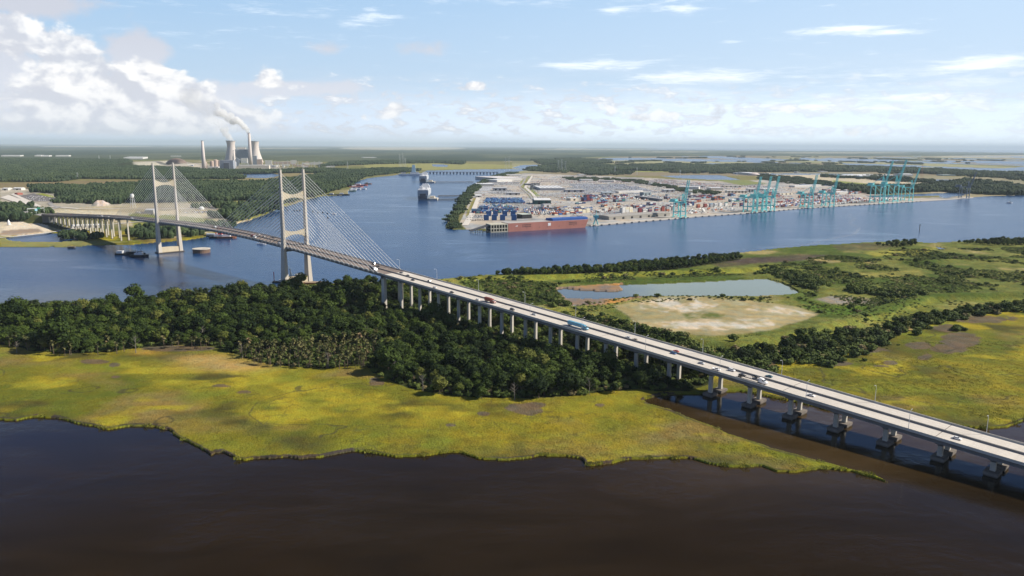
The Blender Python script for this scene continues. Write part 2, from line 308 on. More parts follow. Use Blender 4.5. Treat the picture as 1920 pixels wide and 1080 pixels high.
# ragged natural outlines
wx = (fbm(X/45, Y/45, 3, 3)-.5)*6 + (fbm(X/9, Y/9, 2, 5)-.5)*3.0; wy = (fbm(X/45, Y/45, 3, 9)-.5)*6 + (fbm(X/9, Y/9, 2, 15)-.5)*3.0   # metres
far = np.clip((Y-1500)/3000, 0, 6)
wx = wx*(1+far*1.5); wy = wy*(1+far*5)
QX, QY = pix(np.stack([X+wx, Y+wy, np.zeros_like(X)], -1))
def M(poly, warp=True): return inpoly(QX, QY, poly) if warp else inpoly(PX, PY, poly)
river = M(RIVER); rv2 = M(RIVER, False)
dock = (PX > 880) & (PX < 1850) & (PY < 440); river = np.where(dock, rv2, river)
bay = M(BAY); bar = M(BAR); pond = M(POND) & ~bar; lagoon = M(LAGOON)
fw = np.zeros_like(river)
for p in FARWATER: fw |= M(p)
braid = (fbm(X/900, Y/2600, 4, 77) > 0.60) & (PY > 293) & (PY < 322) & (PX > 1100) & ~M(PORT)
fw |= braid & (PY < 318)
water = river | bay | pond | lagoon | fw
land = ~water
# distance from water edge in cells, for banks
def grow(mk, n):
    m = mk.copy()
    for _ in range(n):
        k = m.copy(); k[1:] |= m[:-1]; k[:-1] |= m[1:]; k[:, 1:] |= m[:, :-1]; k[:, :-1] |= m[:, 1:]; m = k
    return m
def soft(mk, n):
    f = mk.astype(np.float32)
    for _ in range(n):
        f[1:-1, 1:-1] = (f[1:-1, 1:-1]*2+f[:-2, 1:-1]+f[2:, 1:-1]+f[1:-1, :-2]+f[1:-1, 2:])/6
    return f
H = np.where(land, np.where(Y < 900, .35, 1.1), -2.5).astype(np.float64)
n1 = fbm(X/220, Y/220, 4, 21); n2 = fbm(X/40, Y/40, 4, 22); n3 = fbm(X/9, Y/9, 3, 23); n4 = vnoise(X/3.0, Y/3.0, 24)
def C(*c): return np.array(c, float)
def lerp(a, c, t): t = np.clip(t, 0, 1)[..., None]; return a*(1-t)+c*t
# --- base: marsh of the near islands, yellow green with olive, tan and orange patches
yel = C(.245, .21, .018); grn = C(.12, .13, .014); tan_ = C(.22, .165, .05); olive = C(.075, .07, .016); oran = C(.40, .25, .05)
col = lerp(np.broadcast_to(grn, X.shape+(3,)), yel, (n1*.5+n2*.5-.36)*4.2)
col = lerp(col, tan_, (fbm(X/80+40, Y/55, 4, 31)-.52)*6)
col = lerp(col, olive, (fbm(X/42+5, Y/30, 4, 37)-.55)*4.5)
col = lerp(col, yel*1.3, (fbm(X/50-15, Y/28, 3, 53)-.57)*9)
col = lerp(col, C(.19, .20, .02), (fbm(X/55+30, Y/35, 3, 54)-.64)*6)
col = col*(0.80+0.42*n3)[..., None]
def px_gauss(x, y, rx, ry): return np.exp(-(((QX-x)/rx)**2+((QY-y)/ry)**2))
for (x, y, rx, ry, c, k) in [(270, 662, 30, 6, oran, 1), (390, 676, 60, 10, C(.5, .33, .12), .9), (430, 690, 70, 10, C(.48, .32, .13), .8), (120, 700, 60, 12, yel, .5), (1220, 790, 25, 9, yel*1.2, .8), (1220, 808, 20, 6, yel*1.3, 1), (1150, 800, 60, 14, grn*1.2, .5), (660, 745, 40, 7, yel*1.2, .7),
                      (1860, 700, 90, 22, yel*1.15, .8), (1790, 730, 90, 15, yel, .6), (1600, 745, 60, 10, yel, .6), (1820, 770, 60, 12, grn, .7), (40, 700, 60, 20, grn*.9, .5), (1500, 850, 60, 12, C(.17, .2, .01), .6)]:
    col = lerp(col, c, px_gauss(x, y, rx, ry)*k*(.6+.8*n2))
# --- bare dark wrack and mud rings in the marsh
mudc = C(.115, .085, .062)
for (x, y, rx, ry) in [(170, 681, 26, 4.5), (217, 686, 10, 3), (418, 727, 20, 4), (455, 738, 15, 4), (702, 720, 16, 5), (700, 714, 10, 4), (990, 770, 33, 10), (1005, 762, 20, 6), (908, 779, 10, 4), (841, 799, 9, 2.5), (1130, 762, 8, 3), (1672, 682, 17, 4), (1735, 672, 14, 6), (1800, 640, 34, 14), (1780, 655, 30, 9), (1840, 600, 60, 8), (1775, 616, 30, 7), (1650, 688, 14, 2), (216, 709, 7, 2), (330, 655, 60, 5), (1440, 690, 22, 10), (1640, 658, 30, 5), (1720, 650, 22, 6), (1560, 684, 30, 5), (1255, 690, 10, 3)]:
    d = ((QX-x)/rx)**2+((QY-y)/ry)**2+(fbm(X/7, Y/7, 3, 66)-.5)*1.5+(n2-.5)*1.4; col = lerp(col, mudc*(.7+.8*n3[..., None]), np.clip((1.15-d)*4, 0, 1)*.9)
# --- bay margin: dark rooted edge, then taller green grass
eb = soft(bay | river & (Y < 1500), 7)*land; eb2 = soft(bay, 16)*land
col = lerp(col, C(.115, .13, .012), np.clip((eb2-.06)*6, 0, 1)*.75*(PY > 700))
crk = np.abs(fbm(X/70+3, Y/60, 4, 101)-.5); crk2 = np.abs(fbm(X/26+3, Y/26, 3, 105)-.5)
col = lerp(col, C(.060, .055, .030), np.clip((.010-crk)/.006, 0, 1)*.75*(fbm(X/160, Y/160, 2, 103) > .47)); col = lerp(col, C(.09, .08, .03), np.clip((.011-crk2)/.008, 0, 1)*.5*(fbm(X/120, Y/120, 2, 107) > .52))
wrack = np.clip(fbm(X/30, Y/18, 3, 61)*3-1.35, 0, 1)
wband = np.clip((eb2-.05)*14, 0, 1)*np.clip((.36-eb2)*14, 0, 1)*np.clip(fbm(X/22, Y/14, 3, 61)*4-1.55+.7*(PX < 480), 0, 1)*(PY > 740)
col = lerp(col, C(.062, .050, .034)*(.5+n3[..., None]), wband*.92); col = lerp(col, C(.19, .19, .018), np.clip((eb2-.36)*14, 0, 1)*(PY > 740)*.8)
# --- upland to the north-east of the bridge: scrub and grass
upl = M([(800, 528), (905, 517), (1200, 505), (1330, 480), (1500, 460), (1700, 450), (1920, 447), (2600, 440), (2600, 560), (1920, 580), (1760, 604), (1640, 640), (1500, 665), (1420, 680), (1340, 700), (1200, 650), (1000, 598), (870, 560)])
ug = lerp(np.broadcast_to(C(.135, .155, .034), X.shape+(3,)), C(.25, .235, .065), (n1*.6+n2*.4-.43)*4)
ug = lerp(ug, C(.075, .11, .018), (fbm(X/90, Y/60, 4, 41)-.46)*6)
ug = lerp(ug, C(.34, .28, .12), (fbm(X/70+9, Y/90, 4, 43)-.62)*8)
ug = ug*(.62+.75*n3)[..., None]
col = np.where(upl[..., None], ug, col)
for poly, c, k in [([(1330, 495), (1400, 485), (1500, 478), (1560, 480), (1500, 490), (1420, 496), (1350, 503)], C(.085, .062, .052), .9), ([(1560, 462), (1620, 458), (1700, 460), (1640, 470), (1570, 470)], C(.11, .08, .06), .6), ([(1620, 475), (1760, 465), (1730, 480), (1640, 482)], C(.30, .28, .05), .8), ([(1560, 515), (1720, 508), (1740, 520), (1600, 522)], C(.30, .26, .07), .7), ([(860, 528), (1000, 522), (1200, 516), (1400, 508), (1440, 506), (1400, 513), (1200, 521), (1050, 527), (900, 534)], C(.26, .27, .04), .8), (SCRUB, C(.07, .12, .018), .8),
                   ([(1500, 575), (1600, 575), (1700, 565), (1690, 575), (1600, 592), (1540, 590)], C(.09, .15, .02), .8), ([(1470, 545), (1530, 548), (1560, 575), (1500, 572)], C(.08, .13, .02), .6), ([(980, 575), (1060, 580), (1160, 610), (1290, 640), (1300, 650), (1180, 622), (1060, 592)], C(.28, .27, .05), .7),
                   ([(1300, 640), (1500, 625), (1640, 600), (1750, 565), (1920, 560), (1920, 575), (1700, 598), (1560, 640), (1420, 662)], C(.20, .21, .04), .7)]:
    mk = soft(M(poly), 2); col = lerp(col, c*(.6+.8*n3[..., None]), mk*k*(.5+n2))
sandy = soft(M(SANDLOT), 4); sw = soft(M(SANDWHITE) | M(SANDW2) | M(SANDW3), 4)
sn = fbm(X/22, Y/30, 4, 47)
col = lerp(col, C(.40, .33, .20)*(.75+.5*n3[..., None]), sandy*(.45+.6*sn))
col = lerp(col, C(.56, .49, .405)*(.85+.3*n3[..., None]), np.clip(sw*1.5-.2, 0, 1)*np.clip((sn-.43)*7, 0, 1)*np.clip(fbm(X/9, Y/14, 3, 67)*3-.7, 0, 1))
col = lerp(col, C(.11, .135, .035), soft(M(GREEN1), 6)*np.clip(fbm(X/8, Y/12, 3, 97)*3-.8, 0, 1))
col = lerp(col, C(.30, .26, .22), soft(M(DRYLAKE), 2)*.95)
pm = M(PONDMUD) | bar
col = lerp(col, lerp(np.broadcast_to(C(.21, .165, .14), X.shape+(3,)), C(.42, .22, .07), (n2-.5)*5), pm*1.0)
# --- woods floor
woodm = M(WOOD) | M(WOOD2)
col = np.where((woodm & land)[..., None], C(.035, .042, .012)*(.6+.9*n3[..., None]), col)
# shoulder of bright grass along the river behind the woods
# --- beyond the river
fr = (Y > 1500) & ~upl & (PY < 462)
base = lerp(np.broadcast_to(C(.20, .18, .07), X.shape+(3,)), C(.13, .14, .035), (n1-.45)*4)
base = lerp(base, C(.38, .32, .22), (fbm(X/300, Y/500, 4, 51)-.62)*6)
col = np.where(fr[..., None], base, col)
def fpaint(poly, c, k=1.0, warp=True, var=.35):
    global col
    mk = soft(M(poly, warp), 1) if warp else M(poly, False).astype(float)
    col = lerp(col, np.asarray(c)*(1-var/2+var*n2[..., None]), mk*k)
fpaint([(-400, 343), (0, 343), (150, 339), (300, 338), (600, 338), (600, 352), (-400, 358)], (.21, .165, .085))
fpaint([(390, 381), (480, 377), (492, 386), (470, 393), (415, 402), (395, 395)], (.25, .26, .045))
fpaint([(430, 326), (560, 324), (640, 330), (560, 338), (430, 340)], (.24, .20, .10))
fpaint([(433, 424), (500, 401), (522, 390), (540, 383), (540, 380), (500, 394), (440, 415)], (.27, .27, .05))
fpaint([(100, 384), (250, 381), (420, 382), (420, 402), (440, 415), (400, 422), (250, 425), (150, 405)], (.45, .38, .26), 1, True, .6)
fpaint([(90, 392), (250, 400), (420, 402), (400, 410), (250, 408), (100, 400)], (.62, .55, .42), .8)
fpaint([(240, 400), (330, 405), (400, 412), (420, 430), (330, 440), (255, 440)], (.22, .23, .06))
fpaint([(0, 360), (60, 356), (230, 360), (240, 385), (120, 392), (60, 392), (0, 385)], (.40, .36, .30))
fpaint([(66, 364), (80, 363), (105, 370), (98, 373)], (.28, .30, .04)); fpaint([(35, 368), (60, 363), (100, 371), (118, 373), (95, 379), (60, 378)], (.15, .14, .16), .9)
fpaint([(0, 418), (60, 412), (90, 424), (95, 436), (40, 442), (0, 444)], (.72, .62, .50), 1, True, .2)
fpaint([(0, 434), (70, 429), (80, 436), (30, 442), (0, 443)], (.30, .22, .17), .9)
fpaint([(-400, 420), (0, 412), (20, 415), (0, 440), (-400, 450)], (.6, .52, .4), .9)
fpaint([(0, 445), (100, 440), (170, 452), (240, 455), (150, 463), (0, 463)], (.24, .23, .08))
fpaint([(230, 452), (330, 446), (400, 436), (440, 424), (470, 412), (462, 412), (430, 420), (400, 430), (330, 444), (250, 450)], (.60, .50, .36))
fpaint([(0, 353), (40, 352), (60, 357), (0, 362)], (.5, .45, .38))
# power station ground, hills
fpaint([(250, 312), (300, 306), (345, 303), (400, 312), (640, 316), (640, 322), (480, 323), (300, 318)], (.30, .27, .23))
fpaint([(380, 296), (420, 290), (470, 291), (480, 296), (430, 298)], (.27, .31, .10)); fpaint([(500, 296), (560, 292), (640, 297), (620, 302), (520, 300)], (.31, .29, .16))
# far plains
fb = np.zeros_like(river)
for p in FARBAND: fb |= M(p)
fwo = fb.copy()
for p in FAR_WOODS: fwo |= M(p)
mv = fr & (PY < 330) & (PX > 960) & ~fwo & ~M(PORT)
mvc = lerp(np.broadcast_to(C(.235, .195, .13), X.shape+(3,)), C(.16, .175, .07), (fbm(X/700, Y/1500, 4, 71)-.45)*4)
mvc = lerp(mvc, C(.30, .29, .16), (fbm(X/1100, Y/3000, 4, 72)-.56)*7)
col = np.where(mv[..., None], mvc, col)
fpaint([(680, 310), (760, 306), (860, 306), (960, 310), (960, 316), (800, 319), (690, 317)], (.27, .26, .09)); fpaint([(1100, 318), (1260, 320), (1280, 323), (1120, 322)], (.30, .33, .08))
fpaint([(1440, 325), (1600, 328), (1700, 335), (1760, 345), (1700, 352), (1560, 348), (1480, 335)], (.52, .45, .34)); fpaint([(1700, 330), (1920, 333), (1920, 352), (1760, 348)], (.30, .27, .2), .7); fpaint([(1430, 318), (1560, 322), (1700, 330), (1440, 326)], (.3, .27, .2), .6)
fpaint([(1560, 338), (1700, 352), (1700, 356), (1560, 352)], (.22, .25, .07)); fpaint([(1230, 312), (1240, 320), (1400, 324), (1410, 320)], (.16, .17, .05), .8)
col = np.where((fb & fr)[..., None], lerp(np.broadcast_to(C(.034, .054, .028), X.shape+(3,)), C(.085, .10, .052), (fbm(X/1200, Y/4500, 5, 81)-.50)*6), col)
for (x0, y0, x1, y1) in PALE:
    d = np.abs((PX-(x0+x1)/2)/((x1-x0)/2))**3 + ((PY-(y0+y1)/2)/((y1-y0)/2))**2*(.7+.6*n1)
    col = lerp(col, C(.42, .38, .29), np.clip((1.2-d)*3, 0, 1)*.9)
col = np.where((fwo & fr & ~fb)[..., None], C(.030, .040, .014)*(.7+.6*n3[..., None]), col)
# port ground
port = M(PORT, False)
pc = lerp(np.broadcast_to(C(.44, .405, .38), X.shape+(3,)), C(.28, .27, .27), (fbm(X/130, Y/220, 3, 91)-.45)*4)
col = np.where((port & fr)[..., None], pc*(.75+.5*fbm(X/12, Y/35, 3, 95)[..., None]), col)
fpaint([(976, 340), (990, 330), (998, 330), (985, 345), (990, 352), (1002, 362), (985, 362), (975, 350)], (.26, .27, .10), 1, False)
fpaint([(985, 360), (998, 348), (1000, 356), (1012, 368), (995, 374)], (.24, .27, .09), 1, False)
fpaint([(1330, 336), (1400, 338), (1440, 345), (1400, 350)], (.2, .22, .08)); fpaint([(876, 395), (888, 372), (893, 372), (886, 398), (874, 408)], (.24, .22, .07))

# --- heights
flat_ = grow(bay, 4) & land & (PY > 640) & (fbm(X/14, Y/9, 3, 111)+.35*(fbm(X/60, Y/60, 2, 113)-.5) > .60)
flat_ &= (PX < 1340)
col = np.where(flat_[..., None], C(.062, .047, .038)*(.6+.8*n3[..., None]), col)
H = H + land*(n2-.5)*.5*(Y < 1500) + land*(eb < .25)*(n4*.45*(Y < 1000)) + land*(Y < 1500)*n3*.4
H = np.where(flat_, .10+.10*n3, H)
def ridge(line, h, w, z0=0.0):
    """a grassed dike along a line on the ground"""
    global H
    pts = np.array([gp(x, y)[:2] for x, y in line]); best = np.full(X.shape, 1e9)
    bb = (X > pts[:, 0].min()-w) & (X < pts[:, 0].max()+w) & (Y > pts[:, 1].min()-w) & (Y < pts[:, 1].max()+w)
    xs = X[bb]; ys = Y[bb]; bd = np.full(xs.shape, 1e9)
    for a, c in zip(pts[:-1], pts[1:]):
        v = c-a; t = np.clip(((xs-a[0])*v[0]+(ys-a[1])*v[1])/(v@v), 0, 1); bd = np.minimum(bd, np.hypot(xs-a[0]-t*v[0], ys-a[1]-t*v[1]))
    f = np.clip(1-bd/w, 0, 1); f = f*f*(3-2*f)*1.25; f = np.minimum(f, 1)
    H[bb] = np.where(land[bb], np.maximum(H[bb], H[bb]*(1-f)+(h+n3[bb]*.6)*f), H[bb])
ridge([(800, 533), (905, 524), (1050, 521), (1200, 516), (1400, 507), (1445, 504), (1500, 520), (1545, 545)], 4.5, 14)
ridge([(1445, 505), (1560, 498), (1700, 492), (1920, 488), (2100, 486)], 3.5, 11)
ridge([(1545, 545), (1640, 550), (1735, 560)], 3.5, 10)
ridge([(1130, 603), (1200, 625), (1290, 650), (1380, 655), (1500, 632), (1600, 605), (1690, 575), (1740, 562), (1920, 556), (2200, 545)], 6.5, 17)
ridge([(1055, 582), (1200, 560), (1330, 560), (1500, 562), (1560, 578), (1640, 580), (1690, 573)], 2.6, 10)
def hill(x, y, rx, ry, h, z0=1):
    global H
    c = gp(x, y); kx = c[1]/FL; ky = c[1]**2/(CH*FL)
    d = np.sqrt(((X-c[0])/(rx*kx))**2+((Y-c[1])/(ry*ky))**2)+(n2-.5)*.2; f = np.clip(1-d, 0, 1); H = np.maximum(H, z0+h*np.clip(f*1.6, 0, 1)**.8*land)
hill(283, 311, 34, 5, 34); hill(352, 312, 24, 4, 22); hill(440, 296, 70, 4, 26); hill(560, 298, 75, 4, 26); hill(190, 385, 16, 1.6, 14)
for cx_, cy_, c_, rx_, ry_ in [(283, 311, (.42, .39, .33), 36, 6), (352, 312, (.40, .36, .31), 26, 5), (190, 384, (.62, .5, .44), 16, 3)]:
    col = lerp(col, C(*c_), np.clip((1.1-(((PX-cx_)/rx_)**2+((PY-cy_)/ry_)**2))*3, 0, 1))
H[~land] = -2.5
# --- split by kind of ground
zone = np.zeros(X.shape, int)                                   # 0 ground
zone[(M(MARSHE) | (~upl & (Y < 1500))) & ~woodm] = 1            # marsh
zone[(sandy > .5) | pm] = 2                                     # sand
zone[port & fr] = 3                                             # port yard
q = lambda A: A[:-1, :-1]
idx = np.arange(NR*NCc).reshape(NR, NCc)
quads = np.stack([q(idx), idx[:-1, 1:], idx[1:, 1:], idx[1:, :-1]], -1).reshape(-1, 4)
wet = ((H[:-1, :-1] < -1) & (H[:-1, 1:] < -1) & (H[1:, 1:] < -1) & (H[1:, :-1] < -1)).ravel()
fz = q(zone).ravel()
VV = np.stack([X, Y, H], -1).reshape(-1, 3); CC = col.reshape(-1, 3)

def ground_mat(name, sc1, sc2, contrast, bump, tuft=True):
    m, b, bs = new_mat(name); P = geopos(b)
    at = b.N.new('ShaderNodeAttribute'); at.attribute_name = 'col'
    v = b.vmath('MULTIPLY', P, (1, 0.6, 1))
    a = b.noise(v, sc1, 6, .68); c = b.noise(v, sc2, 4, .65)
    f = b.add(b.mul(b.sub(a, .5), contrast), b.mul(b.sub(c, .5), contrast*1.2)); k = b.m('MAXIMUM', b.add(f, 1.0), 0.18)
    tint = b.mix(b.ss(b.noise(P, sc1*.5, 4, .6), .4, .6), (1.08, 1.0, .85, 1), (.92, 1.0, 1.05, 1))
    cc = b.mix(1.0, at.outputs['Color'], tint, 'MULTIPLY')
    kk = b.comb(k, k, k)
    b.L.new(b.mix(1.0, cc, kk, 'MULTIPLY'), bs.inputs['Base Color'])
    bs.inputs['Roughness'].default_value = 1.0; bs.inputs['Specular IOR Level'].default_value = 0.1
    if bump: b.L.new(b.bump(b.add(c, a), bump, 1.2), bs.inputs['Normal'])
    return m
gm = {0: ground_mat('upland_grass', .22, .8, 1.15, 1.0), 1: ground_mat('marsh_grass', .11, .75, .5, .7), 2: ground_mat('bare_sand', .12, .6, .45, .3), 3: ground_mat('yard_paving', .02, .15, .35, .1)}
for z, nm in ((0, 'ground'), (1, 'marsh'), (2, 'sand'), (3, 'port_yard')):
    sel = quads[(fz == z) & ~wet]
    used, inv = np.unique(sel, return_inverse=True)
    o = bpy.data.objects.new(nm, np_mesh(nm, VV[used], inv.reshape(-1, 4), gm[z], CC[used], smooth=True)); link(o); tag(o, kind='structure')
def ground_h(x, y):
    """terrain height under world points"""
    y = np.asarray(y, float); x = np.asarray(x, float); d = CH/np.maximum(y, 150)
    r = np.interp(-d, -dep, np.arange(NR)); c = np.interp(x/np.maximum(y, 1), taz, np.arange(NCc))
    return H[np.clip(np.rint(r).astype(int), 0, NR-1), np.clip(np.rint(c).astype(int), 0, NCc-1)]

# ---------------------------------------------------------------- water
def water_mat(name, brown, kind):
    m, b, bs = new_mat(name); P = geopos(b); x, y, z = b.xyz(P)
    big = b.noise(b.vmath('MULTIPLY', P, (1.0, .35, 1)), .0045, 5, .6, .6)
    var_ = b.noise(b.vmath('MULTIPLY', P, (.35, 1.0, 1)), .03, 5, .65, .8)
    strk = b.noise(b.vmath('MULTIPLY', P, (.35, 1.0, 1)), .010, 5, .62, 1.2)
    rip = b.noise(b.vmath('MULTIPLY', P, (1.0, .8, 1)), .55, 4, .65)
    rip2 = b.noise(P, .11, 4, .6)
    riv = b.ss(y, 720, 980)                     # river side of the islands: wind ripples
    calm = b.mul(b.ss(strk, .50, .66), b.ss(big, .40, .62))
    if kind == 'main':
        rough = b.add(b.add(.07, b.mul(riv, .17)), b.mul(calm, -.05))
        bs_ = b.mix(riv, c4(brown), (.006, .038, .118, 1))  # river's base blue stands in for sky reflected by the waves
        bs_ = b.mix(b.mul(b.ss(b.noise(P, .006, 3, .5, .5), .42, .62), b.sub(1.0, riv)), bs_, (.0180, .0112, .0045, 1))
        # shallow turbid creek beneath the viaduct and along the marsh edge
        cr = b.mul(b.ss(b.add(x, b.mul(b.sub(b.noise(P, .02, 3, .5), .5), 60)), -20.0, 190.0), b.ss(b.add(y, b.mul(x, -.25)), 290.0, 365.0))
        bs_ = b.mix(b.mul(cr, b.sub(1.0, riv)), bs_, (.048, .030, .011, 1))
        kv = b.ss(var_, .3, .7, .72, 1.28, 'LINEAR'); b.L.new(b.mix(1.0, bs_, b.comb(kv, kv, kv), 'MULTIPLY'), bs.inputs['Base Color'])
        st = b.add(b.mul(b.add(b.add(.08, b.mul(b.ss(var_, .42, .60), .16)), b.mul(riv, .16)), b.sub(1.0, b.mul(calm, .75))), 0.0)
        bs.inputs['IOR'].default_value = 1.33
        b.L.new(rough, bs.inputs['Roughness'])
        b.L.new(b.bump(b.add(b.mul(rip, .45), b.mul(rip2, 1.2)), st, 1.0), bs.inputs['Normal'])
    else:
        b.L.new(b.mix(b.ss(b.add(x, b.mul(b.sub(b.noise(P, .03, 3), .5), 60)), 120, 190), (.05, .06, .07, 1), c4(brown)), bs.inputs['Base Color'])
        bs.inputs['Roughness'].default_value = .09; bs.inputs['IOR'].default_value = 1.33
        b.L.new(b.bump(rip, .05, .3), bs.inputs['Normal'])
    bs.inputs['Specular IOR Level'].default_value = 0.5
    return m
def sheet(name, pts, z, m, kind='structure'):
    me = bpy.data.meshes.new(name); bm = bmesh.new(); bm.faces.new([bm.verts.new((p[0], p[1], z)) for p in pts])
    bmesh.ops.triangulate(bm, faces=bm.faces); bmesh.ops.recalc_face_normals(bm, faces=bm.faces)
    for f in bm.faces:
        if f.normal.z < 0: f.normal_flip()
    bm.to_mesh(me); bm.free(); me.materials.append(m); o = bpy.data.objects.new(name, me); link(o)
    if kind: o['kind'] = kind
    return o
WEX = 165000
sheet('river_water', [(-WEX, -300), (WEX, -300), (WEX, WEX), (-WEX, WEX)], 0.0, water_mat('river_water', (.0175, .0100, .0026), 'main'))
pw = [gp(x, y)[:2] for x, y in [(1030, 530), (1200, 526), (1440, 517), (1530, 552), (1420, 562), (1190, 562), (1120, 566), (1040, 568)]]
sheet('pond_water', pw, 0.25, water_mat('pond_water', (.17, .185, .105), 'pond'))
# ---------------------------------------------------------------- mesh builder
class MB:
    def __init__(s): s.V = []; s.F = []
    def _add(s, vs, fs):
        n = len(s.V); s.V += [tuple(map(float, v)) for v in vs]; s.F += [tuple(i+n for i in f) for f in fs]; return s
    def box(s, c, size, rz=0.0, ax=None):
        hx, hy, hz = size[0]/2, size[1]/2, size[2]/2
        if ax is None: ca, sa = math.cos(rz), math.sin(rz); ax = ((ca, sa, 0), (-sa, ca, 0), (0, 0, 1))
        a, b_, c_ = [np.array(k, float) for k in ax]; c = np.array(c, float)
        vs = [c+a*x*hx+b_*y*hy+c_*z*hz for z in (-1, 1) for x, y in ((-1, -1), (1, -1), (1, 1), (-1, 1))]
        return s._add(vs, [(0, 3, 2, 1), (4, 5, 6, 7), (0, 1, 5, 4), (1, 2, 6, 5), (2, 3, 7, 6), (3, 0, 4, 7)])
    def frust(s, c0, s0, c1, s1, ax=((1, 0, 0), (0, 1, 0))):
        a, b_ = [np.array(k, float) for k in ax]; vs = []
        for c, sz in ((c0, s0), (c1, s1)):
            for x, y in ((-1, -1), (1, -1), (1, 1), (-1, 1)): vs.append(np.array(c, float)+a*x*sz[0]/2+b_*y*sz[1]/2)
        return s._add(vs, [(0, 3, 2, 1), (4, 5, 6, 7), (0, 1, 5, 4), (1, 2, 6, 5), (2, 3, 7, 6), (3, 0, 4, 7)])
    def tube(s, p0, p1, r0, r1=None, n=8, caps=True):
        r1 = r0 if r1 is None else r1; p0 = np.array(p0, float); p1 = np.array(p1, float); w = p1-p0; w = w/(np.linalg.norm(w)+1e-9)
        u = np.cross(w, (0, 0, 1)) if abs(w[2]) < .95 else np.cross(w, (1, 0, 0)); u /= np.linalg.norm(u); v = np.cross(w, u)
        vs = [p+(u*math.cos(t)+v*math.sin(t))*r for p, r in ((p0, r0), (p1, r1)) for t in [2*math.pi*k/n for k in range(n)]]
        fs = [(i, i+n, (i+1) % n+n, (i+1) % n) for i in range(n)]
        if caps: fs += [tuple(range(n)), tuple(range(2*n-1, n-1, -1))]
        return s._add(vs, fs)
    def lathe(s, c, prof, n=16):
        vs = []; m = len(prof)
        for r, z in prof: vs += [(c[0]+r*math.cos(2*math.pi*k/n), c[1]+r*math.sin(2*math.pi*k/n), c[2]+z) for k in range(n)]
        fs = [(j*n+i, j*n+(i+1) % n, (j+1)*n+(i+1) % n, (j+1)*n+i) for j in range(m-1) for i in range(n)]
        fs += [tuple(range(n-1, -1, -1)), tuple(range((m-1)*n, m*n))]
        return s._add(vs, fs)
    def sweep(s, rings):
        """rings: list of equal closed cross sections"""
        n = len(rings[0]); vs = [p for r in rings for p in r]
        fs = [(j*n+i, j*n+(i+1) % n, (j+1)*n+(i+1) % n, (j+1)*n+i) for j in range(len(rings)-1) for i in range(n)]
        fs += [tuple(range(n-1, -1, -1)), tuple(range((len(rings)-1)*n, len(rings)*n))]
        return s._add(vs, fs)
    def prism(s, poly, z0, z1):
        n = len(poly); return s._add([(p[0], p[1], z0) for p in poly]+[(p[0], p[1], z1) for p in poly], [tuple(range(n-1, -1, -1)), tuple(range(n, 2*n))]+[(i, (i+1) % n, (i+1) % n+n, i+n) for i in range(n)])
    def build(s, name, m, parent=None, origin=(0, 0, 0), loc=None, smooth=False, fix=True):
        me = bpy.data.meshes.new(name); o3 = np.array(origin, float)
        me.from_pydata([tuple(np.array(v)-o3) for v in s.V], [], s.F); me.materials.append(m)
        if fix:
            bm = bmesh.new(); bm.from_mesh(me); bmesh.ops.recalc_face_normals(bm, faces=bm.faces); bm.to_mesh(me); bm.free()
        if smooth: me.polygons.foreach_set('use_smooth', [True]*len(me.polygons))
        o = bpy.data.objects.new(name, me); link(o, parent)
        if loc is not None: o.location = loc
        return o
def empty(name, loc=(0, 0, 0), rz=0.0, label=None, cat=None, group=None):
    o = bpy.data.objects.new(name, None); SC.collection.objects.link(o); o.location = tuple(map(float, loc)); o.rotation_euler = (0, 0, rz)
    o.empty_display_size = 1.0; return tag(o, label, cat, group)
def copy_tree(o, parent=None):
    c = o.copy(); SC.collection.objects.link(c)
    c.parent = parent
    for ch in o.children: copy_tree(ch, c)
    return c

MT = lambda *a, **k: mat(*a, **k)
m_conc = MT('pale_concrete', (.56, .52, .45), .85, var=.24, scale=.12, bump=.15, streak=True)
m_tower = MT('tower_concrete', (.58, .53, .46), .85, var=.14, scale=.10, streak=True)
m_beamc = MT('cream_concrete', (.58, .50, .36), .85, var=.10, scale=.15, streak=True)
m_road = MT('bridge_concrete_road', (.63, .58, .515), .9, var=.13, scale=.09)
m_roadm = MT('brown_worn_road', (.235, .19, .165), .9, var=.14, scale=.08)
m_pcap = MT('stained_pile_cap', (.19, .165, .145), .9, var=.3, scale=.25, streak=True)
m_dark = MT('dark_stained_concrete', (.10, .085, .07), .9, var=.3, scale=.3)
m_fasc = MT('grey_girder_concrete', (.19, .185, .18), .85, var=.14, scale=.2, streak=True)
m_cable = MT('white_cable', (.82, .82, .80), .5, var=.02)
m_galv = MT('galvanised_steel', (.62, .63, .64), .45, var=.05)
m_black = MT('black_rubber', (.02, .02, .022), .7, var=.1)
m_glass = MT('dark_glass', (.03, .04, .05), .12, var=.1, spec=.6)

# ---------------------------------------------------------------- cable-stayed bridge with its viaducts
bridge = empty('cable_stayed_bridge', BO, 0, 'long concrete cable-stayed road bridge with two H-shaped towers and many-piered viaducts across the river', 'bridge')
bo = BO.copy()
def rail_rings(s0, s1, st, sec):
    n = max(2, int(abs(s1-s0)/st)+1); out = []
    for s in np.linspace(s0, s1, n): out.append([bp(s, a, z) for a, z in sec])
    return out
S0, S1 = -1060, 1045
def strip(name, s0, s1, sec, m, par, st=20): mb = MB(); mb.sweep(rail_rings(s0, s1, st, sec)); return mb.build(name, m, par, bo)
